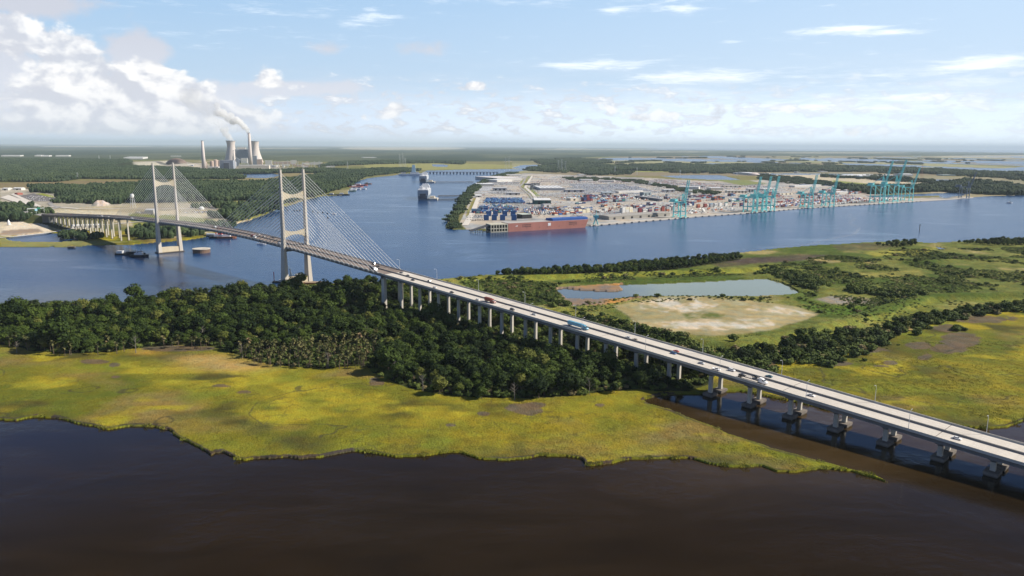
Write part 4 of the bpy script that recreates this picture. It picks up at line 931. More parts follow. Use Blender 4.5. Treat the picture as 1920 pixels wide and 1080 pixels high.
def hidden_collection(name, protos):
    """source shapes for the masses: data only, never linked into the scene"""
    c = bpy.data.collections.new(name)
    for i, p in enumerate(protos):
        V = np.concatenate([p.VF[0], np.array(p.tr.V)]); nq = len(p.VF[0]); me = bpy.data.meshes.new(name)
        me.from_pydata([tuple(v) for v in V], [], [tuple(int(k) for k in f) for f in p.VF[1]]+[tuple(k+nq for k in f) for f in p.tr.F])
        me.materials.append(p.crown.materials[0]); me.materials.append(m_bark)
        mi = np.zeros(len(me.polygons), np.int32); mi[len(p.VF[1]):] = 1; me.polygons.foreach_set('material_index', mi)
        o = bpy.data.objects.new('%s_%02d' % (name, i), me); c.objects.link(o)
    return c
def scatter(name, pts, scl, coll, nproto, seed=1, zs=None, cols=None, rots=None):
    r = np.random.default_rng(seed); n = len(pts); me = bpy.data.meshes.new(name); me.vertices.add(n)
    me.vertices.foreach_set('co', np.asarray(pts, np.float32).ravel())
    def att(nm, ty, arr, key='value'): a = me.attributes.new(nm, ty, 'POINT'); a.data.foreach_set(key, np.asarray(arr).ravel())
    att('idx', 'INT', r.integers(0, nproto, n).astype(np.int32))
    rr = np.zeros((n, 3), np.float32); rr[:, 2] = r.random(n)*6.283 if rots is None else rots; att('rot', 'FLOAT_VECTOR', rr, 'vector')
    s3 = np.repeat(np.asarray(scl, np.float32)[:, None], 3, 1)
    if zs is not None: s3[:, 2] *= zs
    att('scl', 'FLOAT_VECTOR', s3.astype(np.float32), 'vector')
    if cols is not None: att('tint', 'FLOAT_VECTOR', np.asarray(cols, np.float32), 'vector')
    o = bpy.data.objects.new(name, me); link(o); tag(o, kind='stuff')
    ng = bpy.data.node_groups.new(name, 'GeometryNodeTree'); ng.interface.new_socket('Geometry', in_out='INPUT', socket_type='NodeSocketGeometry'); ng.interface.new_socket('Geometry', in_out='OUTPUT', socket_type='NodeSocketGeometry')
    gi = ng.nodes.new('NodeGroupInput'); go = ng.nodes.new('NodeGroupOutput'); ip = ng.nodes.new('GeometryNodeInstanceOnPoints'); ci = ng.nodes.new('GeometryNodeCollectionInfo')
    ci.inputs['Collection'].default_value = coll; ci.inputs['Separate Children'].default_value = True; ci.inputs['Reset Children'].default_value = True; ip.inputs['Pick Instance'].default_value = True
    def na(nm, ty): a = ng.nodes.new('GeometryNodeInputNamedAttribute'); a.data_type = ty; a.inputs['Name'].default_value = nm; return [s for s in a.outputs if s.enabled][0]
    L = ng.links; L.new(gi.outputs[0], ip.inputs['Points']); L.new(ci.outputs[0], ip.inputs['Instance']); L.new(na('idx', 'INT'), ip.inputs['Instance Index'])
    L.new(na('rot', 'FLOAT_VECTOR'), ip.inputs['Rotation']); L.new(na('scl', 'FLOAT_VECTOR'), ip.inputs['Scale']); L.new(ip.outputs[0], go.inputs[0])
    md = o.modifiers.new('scatter', 'NODES'); md.node_group = ng; return o
def place_tree(p, x, y, sc, rz, label, cat, group, zf=1.0, z=None):
    z = float(ground_h(x, y)) if z is None else z
    E = empty(p.name, (x, y, z-.1), rz, label, cat, group); E.scale = (sc, sc, sc*zf)
    a = bpy.data.objects.new('trunk', p.trunk); link(a, E); c = bpy.data.objects.new(p.part, p.crown); link(c, E); return E
def wpoly(poly): return np.array([gp(x, y)[:2] for x, y in poly])
def grid_in(poly, step, jit=.45, seed=3, warp=0, keep=1.0):
    W = wpoly(poly) if not isinstance(poly, np.ndarray) else poly; r = np.random.default_rng(seed)
    xs = np.arange(W[:, 0].min(), W[:, 0].max(), step); ys = np.arange(W[:, 1].min(), W[:, 1].max(), step)
    gx, gy = np.meshgrid(xs, ys); gx = gx.ravel()+r.uniform(-jit, jit, gx.size)*step; gy = gy.ravel()+r.uniform(-jit, jit, gy.size)*step
    u, v = gx, gy
    if warp: u = gx+(fbm(gx/warp/2, gy/warp/2, 2, seed)-.5)*2*warp; v = gy+(fbm(gx/warp/2, gy/warp/2, 2, seed+5)-.5)*2*warp
    m = inpoly(u, v, W) & (r.random(gx.size) < keep); return np.stack([gx[m], gy[m]], 1)
def inview(P, lo=-60, hi=1980, z=8):
    a, c = pix(np.column_stack([P, np.full(len(P), z)])); return (a > lo) & (a < hi)

# ---- the near wood under the bridge
P = grid_in(WOOD, 8.2, seed=5, warp=6)
PALMZ = [(440, 662), (520, 659), (600, 653), (706, 640), (708, 694), (600, 699), (470, 684)]
P = P[inview(P)]; P = P[~inpoly(P[:, 0], P[:, 1], wpoly(PALMZ))]; P = P[(fbm(P[:, 0]/22, P[:, 1]/22, 3, 88) < .63)]
# leave a slot for the viaduct piers and the tower
rel = P-BO[:2]; s_ = rel@BD[:2]; n_ = rel@BN[:2]-np.array([bc(s) for s in s_])
P = P[~((np.abs(n_) < 12) & (s_ < -225) & (fbm(P[:, 0]/20, P[:, 1]/20, 2, 8) < .55)) & ~((np.abs(s_) < 16) & (np.abs(n_) < 30))]
rel = P-BO[:2]; s_ = rel@BD[:2]; n_ = rel@BN[:2]-np.array([bc(s) for s in s_]); low = (np.abs(n_) < 16)
px_, py_ = pix(np.column_stack([P, np.ones(len(P))]))
sc = (.50+.75*fbm(P[:, 0]/38, P[:, 1]/38, 3, 12))*np.exp(rng.normal(0, .24, len(P)))+.08; sc = np.where(low, sc*.5, sc)
sc = np.where((px_ > 690) & (px_ < 1100) & (py_ > 690), sc*1.08, sc)
order = np.argsort(P[:, 1]+np.abs(P[:, 0])*.15); big = order[:110]
cB = hidden_collection('mass_broadleaf', BROAD)
rest_ = order[110:]
H3 = ground_h(P[:, 0], P[:, 1])
scatter('woodland', np.column_stack([P[rest_], H3[rest_]-.1]), sc[rest_], cB, len(BROAD), 3)
def wlab(p):
    u = pix((p[0], p[1], 1))[0]; w = 'at the far left front of the wood' if u < 300 else 'at the front of the wood behind the palm thicket' if u < 700 else 'at the left shoulder of the front bulge of the wood' if u < 860 else 'at the middle of the front bulge of the wood' if u < 1050 else 'at the creek end of the wood'
    return 'dark green broadleaf tree '+w, 'tree', 'broadleaf trees '+w
for i, k in enumerate(big):
    place_tree(BROAD[i % 6], P[k, 0], P[k, 1], sc[k], rng.random()*6.28, *wlab(P[k]))
# understorey between the trees and a skirt of low green at the edges
Pu = grid_in(WOOD, 6.0, seed=15); Pu = Pu[inview(Pu)]
cS = hidden_collection('mass_shrub', SHRUB)
scatter('undergrowth', np.column_stack([Pu, ground_h(Pu[:, 0], Pu[:, 1])]), rng.uniform(.7, 1.6, len(Pu)), cS, len(SHRUB), 4)

# ---- palms along the wood's front edge
pal = [tuple(float(v_) for v_ in pix((p_[0], p_[1], 0))) for p_ in grid_in(PALMZ, 7.0, seed=55)]
print('palms in thicket', len(pal)); pal = pal[:230]
for x0, y0, x1, y1, n, sp in [(0, 650, 60, 660, 9, 5), (90, 668, 250, 664, 12, 6), (300, 655, 420, 655, 9, 4), (250, 585, 350, 590, 10, 8)]:
    for k in range(n):
        t = rng.random(); x = x0+(x1-x0)*t+rng.normal()*sp*.5; y = y0+(y1-y0)*t-abs(rng.normal())*sp*.8+2; pal.append((x, y))
for i, (x, y) in enumerate(pal):
    g = gp(x, y); lab = 'cabbage palm with tan fronds in the thicket at the front of the wood' if 430 < x < 705 else 'cabbage palm standing singly at the edge of the wood on the left'
    place_tree(PALMS[i % 3], g[0], g[1], rng.uniform(.9, 1.5), rng.random()*6.28, lab, 'palm tree', 'palms in the thicket' if 430 < x < 705 else 'scattered palms')
# ---- tall pines on the river side of the wood
for i, (x, y, s) in enumerate([(62, 600, 1.0), (72, 602, 1.1), (84, 600, .9), (92, 601, .85), (118, 603, .95), (128, 602, 1.05), (148, 602, 1.0), (152, 600, .9), (308, 577, .55), (335, 580, .9), (345, 578, 1.0), (356, 577, .95), (368, 577, 1.1), (378, 576, 1.1), (388, 575, 1.05), (400, 575, 1.0), (412, 573, .95), (425, 574, .9), (445, 572, 1.05), (455, 571, 1.0), (463, 570, 1.1), (475, 569, 1.0), (486, 569, .95), (498, 568, 1.0), (510, 567, .95), (524, 566, .9), (600, 566, .8), (615, 564, .75), (640, 566, .85), (668, 566, .9), (676, 565, .8), (655, 567, .85)]):
    g = gp(x, y); place_tree(PINES[i % 3], g[0], g[1], s, i*1.7, 'tall dark pine rising above the river side of the wood, left clump' if x < 200 else 'tall dark pine in the long row on the river side of the wood', 'pine tree', 'pines of the left clump' if x < 200 else 'pines of the long river row')

SNAG = Proto(); SNAG.name = 'dead_tree'; SNAG.part = 'branches'; SNAG.trunk = None
mb = MB(); mb.tube((0, 0, 0), (.4, 0, 11), .3, .12, 6); me = bpy.data.meshes.new('trunk'); me.from_pydata(mb.V, [], mb.F); m_snag = mat('bleached_wood', (.22, .195, .165), .9); me.materials.append(m_snag); SNAG.trunk = me
mb = MB(); rs_ = random.Random(4)
for k in range(16): t = 4+7*rs_.random(); a = rs_.random()*6.28; L = 3.6*(1.2-t/12)+.8; mb.tube((.4*t/11, 0, t), (.4*t/11+math.cos(a)*L, math.sin(a)*L, t+L*.8), .1, .04, 4)
me = bpy.data.meshes.new('branches'); me.from_pydata(mb.V, [], mb.F); me.materials.append(m_snag); SNAG.crown = me
for i, (x, y) in enumerate([(32, 664), (255, 664), (118, 655), (455, 674), (615, 692), (738, 712), (793, 735), (965, 752), (1105, 742), (1300, 700), (380, 640), (560, 640), (690, 640), (842, 655)]):
    g = gp(x, y); place_tree(SNAG, g[0], g[1], rng.uniform(.9, 1.3), i*1.3, 'bare bleached dead tree standing in the wood', 'dead tree', 'bare dead trees in the wood')
# ---- wood at the river north-east of the bridge, belts and scrub on the upland
P2 = np.concatenate([grid_in(WOOD2, 7.5, seed=25, warp=5), grid_in([(1640, 464), (1660, 458), (1700, 454), (1722, 457), (1715, 464), (1680, 467)], 11, seed=26), grid_in([(1790, 458), (1860, 454), (2000, 452), (2000, 461), (1880, 463)], 9, seed=27)])
P2 = P2[inview(P2)]; s2 = .45+.5*fbm(P2[:, 0]/40, P2[:, 1]/40, 3, 13)+rng.uniform(-.08, .1, len(P2))
scatter('river_wood', np.column_stack([P2, ground_h(P2[:, 0], P2[:, 1])-.1]), s2, cB, len(BROAD), 6)
def along(line, n, w, seed):
    r = np.random.default_rng(seed); pts = [gp(x, y)[:2] for x, y in line]; seg = [np.linalg.norm(b_-a) for a, b_ in zip(pts[:-1], pts[1:])]; tot = sum(seg); out = []
    for k in range(n):
        d = r.random()*tot; i = 0
        while d > seg[i] and i < len(seg)-1: d -= seg[i]; i += 1
        v = (pts[i+1]-pts[i])/seg[i]; out.append(pts[i]+v*d+np.array([-v[1], v[0]])*r.normal()*w)
    return np.array(out)
belt = np.concatenate([along([(1300, 668), (1345, 690), (1400, 678), (1480, 672), (1555, 655)], 80, 7, 31), along([(1560, 655), (1600, 645), (1640, 634), (1690, 618)], 34, 7, 32), along([(1690, 616), (1740, 605), (1800, 593), (1860, 586), (1960, 575)], 60, 6, 33), along([(1380, 668), (1450, 660), (1530, 645)], 26, 7, 34)])
bs_ = rng.uniform(.45, .92, len(belt))
for i, (x, y) in enumerate(belt):
    u, v = pix((x, y, 1)); where = ('in the belt beside the viaduct above the white pickup' if u < 1350 else 'in the belt just right of the viaduct' if u < 1420 else 'in the thick middle of the dike belt' if u < 1500 else 'in the belt at the foot of the grassy dike' if u < 1700 else 'at the far right foot of the dike')
    place_tree(BROAD[i % 6], x, y, bs_[i], rng.random()*6.28, 'round bushy green tree '+where, 'tree', 'trees '+where)
hedge = np.concatenate([along([(975, 578), (1060, 596), (1150, 618), (1230, 640), (1300, 662)], 170, 4.2, 41), along([(1442, 508), (1480, 520), (1520, 536), (1530, 546)], 60, 6, 42), along([(1600, 548), (1650, 553), (1710, 558), (1735, 562)], 60, 6, 43), along([(1500, 680), (1560, 690)], 14, 4, 44), along([(1505, 672), (1535, 684)], 14, 4, 47), along([(1010, 560), (1060, 572), (1040, 578)], 34, 6, 45), along([(1790, 618), (1800, 622)], 5, 3, 46)])
hsc = rng.uniform(.9, 1.9, len(hedge))
hz_ = ground_h(hedge[:, 0], hedge[:, 1])
def smask(n, polys, thr, seed, scl):
    r = np.random.default_rng(seed); out = []
    for poly in polys: out.append(grid_in(poly, n, seed=seed))
    A = np.concatenate(out); m = fbm(A[:, 0]/45, A[:, 1]/70, 4, seed) > thr; return A[m & inview(A)]
UP = [(880, 527), (1000, 523), (1200, 516), (1400, 508), (1560, 478), (1700, 468), (1920, 465), (2050, 468), (2050, 545), (1920, 552), (1750, 560), (1640, 590), (1540, 600), (1540, 575), (1510, 560), (1500, 545), (1440, 515), (1200, 526), (1050, 535), (1040, 548), (1062, 582), (1160, 606), (1290, 640), (1290, 660), (1150, 612), (1000, 580), (930, 560)]
sb = np.concatenate([smask(3.6, [UP], .46, 61, 1), smask(4.0, [SCRUB], .40, 62, 1), smask(5.0, [[(1180, 560), (1330, 558), (1500, 560), (1540, 575), (1500, 572), (1330, 563), (1190, 570), (1100, 590), (1060, 580)]], .42, 63, 1), smask(5.5, [[(1300, 640), (1500, 620), (1640, 592), (1750, 562), (1920, 556), (1990, 570), (1700, 612), (1560, 650), (1400, 668)]], .52, 65, 1), smask(5.5, [[(1490, 575), (1700, 565), (1600, 594), (1540, 592)]], .45, 66, 1), smask(9, [[(1340, 700), (1500, 670), (1640, 640), (1700, 645), (1620, 670), (1500, 690), (1400, 700)]], .55, 67, 1),
      smask(6, [[(820, 530), (905, 520), (900, 527), (860, 533)]], .45, 69, 1)])
ssc = rng.uniform(.22, .70, len(sb))*(1+1.2*(rng.random(len(sb)) > .95))
A = np.concatenate([hedge, sb]); S_ = np.concatenate([hsc, ssc]); size = S_/np.hypot(A[:, 0], A[:, 1]); o_ = np.argsort(-size); ind = o_[:280]; rs = o_[280:]
for i, k in enumerate(ind):
    u, v = pix((A[k, 0], A[k, 1], 1))
    if u < 1310:
        w = 'left of the pond mound' if u < 1050 else 'behind the blue lorry' if u < 1130 else 'behind the silver and tan cars' if u < 1215 else 'behind the red car'
        lab, gr = 'dark shrub in the viaduct hedge, '+w, 'hedge shrubs '+w
    elif v > 655: lab, gr = 'low dark shrub in the marsh below the tree belt', 'shrubs in the marsh below the belt'
    elif u < 1600: lab, gr = 'green shrub beside the sandy clearing and pond', 'shrubs round the clearing'
    else: lab, gr = 'green shrub on the grassy dike at the right', 'shrubs on the dike'
    place_tree(SHRUB[i % 5], A[k, 0], A[k, 1], S_[k]*1.0, rng.random()*6.28, lab, 'shrub', gr)
th = np.concatenate([along([(1300, 664), (1345, 690), (1400, 680), (1480, 673), (1555, 656), (1600, 645)], 420, 10, 131), along([(1560, 655), (1640, 634), (1700, 613), (1800, 592), (1960, 575)], 380, 7, 132), along([(1440, 508), (1480, 518), (1530, 543)], 160, 9, 133), along([(1590, 547), (1650, 551), (1735, 561)], 160, 8, 134), along([(1060, 600), (1200, 632), (1300, 660)], 160, 5, 135), along([(1350, 682), (1500, 664), (1640, 628)], 240, 13, 136)])
scatter('dike_thicket', np.column_stack([th, ground_h(th[:, 0], th[:, 1])-.1]), rng.uniform(.9, 2.3, len(th)), cS, len(SHRUB), 18)
scatter('scrub', np.column_stack([A[rs], ground_h(A[rs][:, 0], A[rs][:, 1])-.1]), S_[rs]*1.15, cS, len(SHRUB), 8, zs=np.where(S_[rs] < .9, .55, .9))
for x, y, s in [(1290+38, 627, 0), ]: pass

# ---- marsh grass: patches of upright blades tinted like the ground they stand on
def tuft_proto(seed, W=5.0, nb=70, h=1.1):
    r = np.random.default_rng(seed); V = []; F = []
    for k in range(nb):
        x, y = r.uniform(-W/2, W/2, 2); a = r.random()*6.28; w = .16+.12*r.random(); hh = h*(.55+.6*r.random()); lx, ly = r.normal(size=2)*.25; j = len(V)
        V += [(x-math.cos(a)*w, y-math.sin(a)*w, 0), (x+math.cos(a)*w, y+math.sin(a)*w, 0), (x+lx+math.cos(a)*w*.4, y+ly+math.sin(a)*w*.4, hh), (x+lx-math.cos(a)*w*.4, y+ly-math.sin(a)*w*.4, hh)]; F.append((j, j+1, j+2, j+3))
    return np.array(V), np.array(F)
mr, b, bs = new_mat('marsh_blades'); at = b.N.new('ShaderNodeAttribute'); at.attribute_type = 'INSTANCER'; at.attribute_name = 'tint'
oi = b.N.new('ShaderNodeObjectInfo').outputs['Random']; k = b.ss(oi, 0, 1, 1.10, 1.50, 'LINEAR'); b.L.new(b.mix(1.0, at.outputs['Color'], b.comb(k, k, k), 'MULTIPLY'), bs.inputs['Base Color']); bs.inputs['Roughness'].default_value = .8
cT = bpy.data.collections.new('mass_blades')
for i in range(4):
    vf = tuft_proto(700+i); cT.objects.link(bpy.data.objects.new('mass_blades_%02d' % i, np_mesh('mass_blades', vf[0], vf[1], mr)))
A1 = grid_in(np.array([(-900, 300), (700, 300), (900, 800), (-900, 800)], float), 4.6, seed=71)
A1 = A1[inview(A1)]
u, v = pix(np.column_stack([A1, np.ones(len(A1))]))
def terr_at(x, y):
    d = CH/np.maximum(y, 150); r = np.clip(np.rint(np.interp(-d, -dep, np.arange(NR))).astype(int), 0, NR-1); c = np.clip(np.rint(np.interp(x/y, taz, np.arange(NCc))).astype(int), 0, NCc-1); return r, c
r_, c_ = terr_at(A1[:, 0], A1[:, 1])
inm = (zone[r_, c_] == 1) & ~flat_[r_, c_] & land[r_, c_] & ~woodm[r_, c_] & (v > 640)
A1 = A1[inm]; r_ = r_[inm]; c_ = c_[inm]
ebb = soft(bay, 14)[r_, c_]
hs = .14+.2*fbm(A1[:, 0]/25, A1[:, 1]/25, 3, 19)+np.clip((ebb-.30)*4, 0, .55)
bare = np.linalg.norm(col[r_, c_]-mudc, axis=1) < .07
A1 = A1[~bare]; hs = hs[~bare]; tt = col[r_, c_][~bare]
scatter('marsh_blades', np.column_stack([A1, ground_h(A1[:, 0], A1[:, 1])-.1]), np.full(len(A1), 1.0), cT, 4, 9, zs=hs, cols=tt)

# ---- woods beyond the river: patches of many crowns
def canopy_patch(seed, W=44, n=26):
    r = np.random.default_rng(seed); V = []; F = []
    for k in range(n):
        x, y = r.uniform(-W/2, W/2, 2); R = 3.6+2.4*r.random(); h = 8+6*r.random(); j = len(V); m_ = 6
        for z, rr in ((-R*1.1, .8), (-R*.1, 1.0), (R*.55, .62)):
            for a in range(m_): t = 2*math.pi*a/m_+r.random()*.5; V.append((x+R*rr*(.8+.4*r.random())*math.cos(t), y+R*rr*(.8+.4*r.random())*math.sin(t), h+z-(z < -R)*2))
        V.append((x, y, h+R*.9))
        for q_ in range(2):
            for a in range(m_): F.append((j+q_*m_+a, j+q_*m_+(a+1) % m_, j+(q_+1)*m_+(a+1) % m_, j+(q_+1)*m_+a))
        for a in range(m_): F.append((j+2*m_+a, j+2*m_+(a+1) % m_, j+3*m_, j+3*m_))
    return V, [tuple(dict.fromkeys(f)) for f in F]
cF = bpy.data.collections.new('mass_canopy')
for i in range(5):
    V, F = canopy_patch(800+i); me = bpy.data.meshes.new('mass_canopy'); me.from_pydata(V, [], F); me.materials.append(m_far); cF.objects.link(bpy.data.objects.new('mass_canopy_%02d' % i, me))
allp = []
for i, poly in enumerate(FAR_WOODS):
    W = wpoly(poly); st = 24 if i == 9 else 36 if W[:, 1].min() < 4500 else 60
    if i in (12, 13): st = 24
    G = grid_in(poly, st, seed=90+i, warp=8 if i in (9, 12, 13) else 25, keep=.42 if i in (12, 13) else .8 if i in (11, 14) else 1.0); allp.append(np.column_stack([G, np.full(len(G), {24: .5, 36: 1.0, 60: 1.6}[st])]))
for reg, thr, sd in ([(960, 318), (1100, 330), (1250, 326), (1440, 326), (1600, 336), (1760, 346), (1920, 348), (2100, 340), (2100, 330), (1700, 326), (1440, 320), (1100, 316)], .56, 301), ([(1040, 298), (1400, 293), (1920, 300), (2100, 305), (2100, 312), (1700, 312), (1300, 312), (1100, 314)], .66, 302), ([(100, 384), (250, 381), (420, 382), (420, 402), (250, 402), (150, 405)], .62, 303), ([(885, 430), (885, 372), (940, 334), (1000, 330), (1010, 370), (1100, 372), (1000, 425)], .80, 304):
    Gs = grid_in(reg, 60, seed=sd); r_, c_ = terr_at(Gs[:, 0], Gs[:, 1]); Gs = Gs[land[r_, c_] & (fbm(Gs[:, 0]/300, Gs[:, 1]/600, 4, sd) > thr) & (~port[r_, c_])]; allp.append(np.column_stack([Gs, np.full(len(Gs), .95)]))
G = np.concatenate(allp); G = G[inview(G[:, :2])]; 
rel = G[:, :2]-BO[:2]; s_ = rel@BD[:2]; n_ = rel@BN[:2]; G = G[~((np.abs(n_) < 38) & (s_ < 1100))]
print('far canopy patches', len(G), 'near trees', len(P), 'shrubs', len(A), 'grass', len(A1))
scatter('distant_woods', np.column_stack([G[:, :2], np.full(len(G), .5)]), G[:, 2]*rng.uniform(.85, 1.2, len(G)), cF, 5, 10, zs=np.where(G[:, 2] > 1.2, .7, 1.0)*rng.uniform(.8, 1.15, len(G)))
# ---------------------------------------------------------------- the port, ships, power station and far buildings
def kpx(y_, x_=960):
    """metres per pixel of the photograph at a ground point"""
    P = gp(x_, y_); return (P@F_-CH*F_[2])/FL if False else float((P-np.array([0, 0, CH]))@F_)/FL
CM = {}
def colm(name, c, **k): return mat(name, c, **({'rough': .75, 'var': .12, 'scale': .15} | k))
m_wall = colm('pale_cladding', (.62, .60, .56)); m_roofw = colm('white_metal_roof', (.74, .74, .74), rough=.5); m_roofg = colm('grey_metal_roof', (.36, .36, .38), rough=.5)
m_opening = colm('dark_opening', (.025, .025, .03)); m_teal = colm('teal_crane_paint', (.20, .62, .62), rough=.5, var=.08); m_redl = colm('red_lattice_paint', (.40, .10, .09)); m_navy = colm('grey_blue_crane_paint', (.13, .17, .22))
m_hull = colm('coral_red_hull', (.40, .165, .13), var=.14, scale=.05, streak=True); m_bluesh = colm('blue_cladding', (.035, .11, .36)); m_rust = colm('rusty_steel', (.22, .10, .06), var=.3)
def building(name, p0, p1, h, depth, wall, roof, label, cat='warehouse', group=None, kind='flat', doors=0, over=.6, z0=None):
    """a long building whose front stands between two ground points; h in metres"""
    a = gp(*p0); c = gp(*p1); a[2] = c[2] = 0; L = np.linalg.norm(c-a); yaw = math.atan2(c[1]-a[1], c[0]-a[0]); z = 1.0 if z0 is None else z0
    E = empty(name, (a[0], a[1], z), yaw, label, cat, group)
    mb = MB(); mb.box((L/2, depth/2, h/2), (L, depth, h)); mb.build('wall', wall, E)
    mb = MB()
    if kind == 'flat': mb.box((L/2, depth/2, h+.25), (L+over, depth+over, .5))
    else:
        r = h*.32 if kind == 'gable' else h*.25
        ring = [(-over/2, h+.1), (depth/2, h+r), (depth+over/2, h+.1)] if kind == 'gable' else [(-over/2, h+.1), (depth*.15, h+r*.7), (depth*.5, h+r), (depth*.85, h+r*.7), (depth+over/2, h+.1)]
        mb.sweep([[(x, y, z_) for y, z_ in ring] for x in (-over/2, L+over/2)])
    mb.build('roof', roof, E)
    for i in range(doors):
        x = L*(i+.6)/(doors+.2); MB().box((x, -.02, h*.36), (min(7, L/doors*.45), .3, h*.68)).build('door', m_opening, E)
    return E

# --- port sheds and offices
T_ = [('long_transit_shed', (1142, 413.5), (1256, 405.5), 8, 44, colm('stained_grey_cladding', (.33, .31, .27), streak=True), colm('brown_grey_roof', (.36, .34, .31)), 'long low grey-brown transit shed on the quay with a row of dark doors', 'arch', 7),
 ('open_shed', (1002, 384), (1033, 384), 13, 60, colm('dark_green_cladding', (.04, .10, .09)), m_roofw, 'white gabled roof shed with dark green walls beside the access road', 'gable', 2),
 ('black_shed', (979, 411), (997, 410), 10, 24, m_opening, colm('green_edge_roof', (.55, .62, .55)), 'small dark shed with pale roof just right of the blue container stacks', 'flat', 0),
 ('transit_shed', (912, 341), (932, 342), 10, 110, m_wall, m_roofw, 'white shed at the back left of the terminal, left one of the pair', 'flat', 0),
 ('transit_shed', (932, 339), (978, 338), 12, 230, m_wall, colm('pinkish_white_roof', (.66, .62, .62)), 'very large pale flat roofed shed at the far end of the terminal', 'flat', 0),
 ('transit_shed', (894, 349), (926, 349), 8, 90, m_wall, m_roofw, 'pale shed parallel to the tree-lined western edge of the terminal', 'flat', 0),
 ('car_wash_shed', (925, 358), (950, 358), 11, 24, colm('light_grey_cladding', (.45, .45, .46)), m_roofw, 'narrow white-roofed shed amid the parked cars of the western yard', 'flat', 3),
 ('workshop', (950, 366), (975, 366), 8, 22, colm('light_grey_cladding', (.45, .45, .46)), m_roofw, 'low white workshop above the rows of blue trailers', 'flat', 2),
 ('vehicle_hall', (1060, 361), (1096, 361), 10, 40, colm('light_grey_cladding', (.45, .45, .46)), colm('cream_roof', (.62, .58, .52)), 'cream-roofed vehicle hall left of the rows of dark parked cars', 'flat', 3),
 ('vehicle_hall', (1160, 363), (1206, 361), 7, 16, m_wall, m_roofw, 'low pale strip building under the rows of dark parked cars', 'flat', 0),
 ('office', (1207, 368), (1221, 367), 13, 18, colm('glassy_wall', (.2, .25, .28)), m_wall, 'small pale office block in the middle of the terminal', 'flat', 2),
 ('rail_shed', (1190, 372), (1235, 378), 8, 14, colm('dark_grey_cladding', (.12, .13, .15)), m_roofg, 'long dark narrow shed running diagonally through the container yard', 'flat', 0),
 ('cold_store', (1272, 354), (1310, 355), 9, 40, m_wall, m_roofw, 'white-roofed store hidden partly by trees left of the container yard', 'flat', 0),
 ('cold_store', (1333, 357), (1356, 357), 9, 50, colm('cream_wall', (.68, .62, .5)), m_roofw, 'cream cold store with a white roof left of the office row', 'flat', 0),
 ('gate_house', (1357, 351), (1392, 351), 6, 26, colm('cream_wall', (.68, .62, .5)), colm('cream_roof', (.62, .58, .52)), 'cream gate house in the parking field at the back', 'flat', 4),
 ('office_row', (1363, 362), (1402, 362), 8, 20, colm('cream_wall', (.68, .62, .5)), m_roofw, 'cream two-storey office row with dark windows behind the containers', 'flat', 6),
 ('office_row', (1402, 361), (1418, 361), 14, 22, m_wall, m_roofw, 'taller cream block at the right end of the office row', 'flat', 3),
 ('distribution_hall', (1613, 335), (1680, 333), 14, 190, colm('blue_wall', (.07, .17, .26)), m_roofw, 'huge white roof hall with blue walls behind the big cranes', 'flat', 0),
 ('distribution_hall', (1692, 331), (1712, 331), 13, 90, m_wall, m_roofw, 'rounded white hall just right of the huge blue-walled one', 'arch', 0),
 ('distribution_hall', (1768, 330), (1792, 330), 8, 60, colm('teal_wall', (.2, .3, .33)), colm('grey_green_roof', (.45, .52, .5)), 'low grey-green roof at the right beyond the mangroves', 'flat', 0),
 ('small_shed', (892, 371), (903, 371), 7, 22, m_wall, m_roofw, 'small white shed near the tree strip left of the blue trailers', 'gable', 1),
 ('small_shed', (1020, 389), (1034, 388.5), 7, 20, m_wall, m_roofg, 'small grey-roofed shed right of the green walled one', 'gable', 1), ('small_shed', (1070, 377), (1084, 376.5), 8, 26, colm('cream_wall', (.68, .62, .5)), m_roofw, 'cream shed left of the dark red container block', 'flat', 1),
 ('repair_hall', (1130, 366), (1150, 366), 9, 36, m_wall, colm('pale_blue_roof', (.45, .55, .62)), 'pale blue roofed hall below the dark parked cars', 'flat', 2), ('repair_hall', (1246, 360), (1266, 360), 8, 40, m_wall, m_roofw, 'white hall between the trees and the lone crane', 'flat', 2),
 ('repair_hall', (1300, 352), (1322, 352), 8, 36, m_wall, m_roofg, 'grey roofed hall behind the white cold store', 'flat', 2), ('freight_shed', (1432, 358), (1458, 357), 8, 40, m_wall, m_roofw, 'white freight shed behind the crane trio', 'flat', 3), ('freight_shed', (1462, 366), (1486, 365), 7, 26, colm('cream_wall', (.68, .62, .5)), m_roofg, 'cream freight shed between the trio and the two cranes', 'flat', 3),
 ('freight_shed', (1090, 340), (1112, 340), 8, 50, m_wall, m_roofw, 'white shed among rear parking fields, left one', 'flat', 0), ('freight_shed', (1125, 341.5), (1152, 342), 7, 36, m_wall, colm('pinkish_white_roof', (.66, .62, .62)), 'pinkish shed among rear parking fields, middle one', 'flat', 0), ('freight_shed', (1215, 347), (1240, 347.5), 7, 40, m_wall, m_roofw, 'white shed among rear parking fields, right one', 'flat', 0),
 ('freight_shed', (1568, 364), (1590, 363), 7, 30, m_wall, m_roofw, 'white shed left of the tall cranes', 'flat', 0), ('small_shed', (985, 348), (996, 348), 7, 40, colm('dark_grey_cladding', (.12, .13, .15)), m_roofg, 'narrow dark shed beside the grassy access road', 'flat', 0),
 ('transit_shed', (1490, 352), (1540, 350), 8, 30, m_wall, m_roofw, 'pale shed behind the two middle cranes', 'flat', 0)]
for nm, p0, p1, h, d, w, r, lab, kd, nd in T_: building(nm, p0, p1, h, d, w, r, lab, 'warehouse' if 'office' not in nm and 'gate' not in nm else 'office', None, kd, nd)
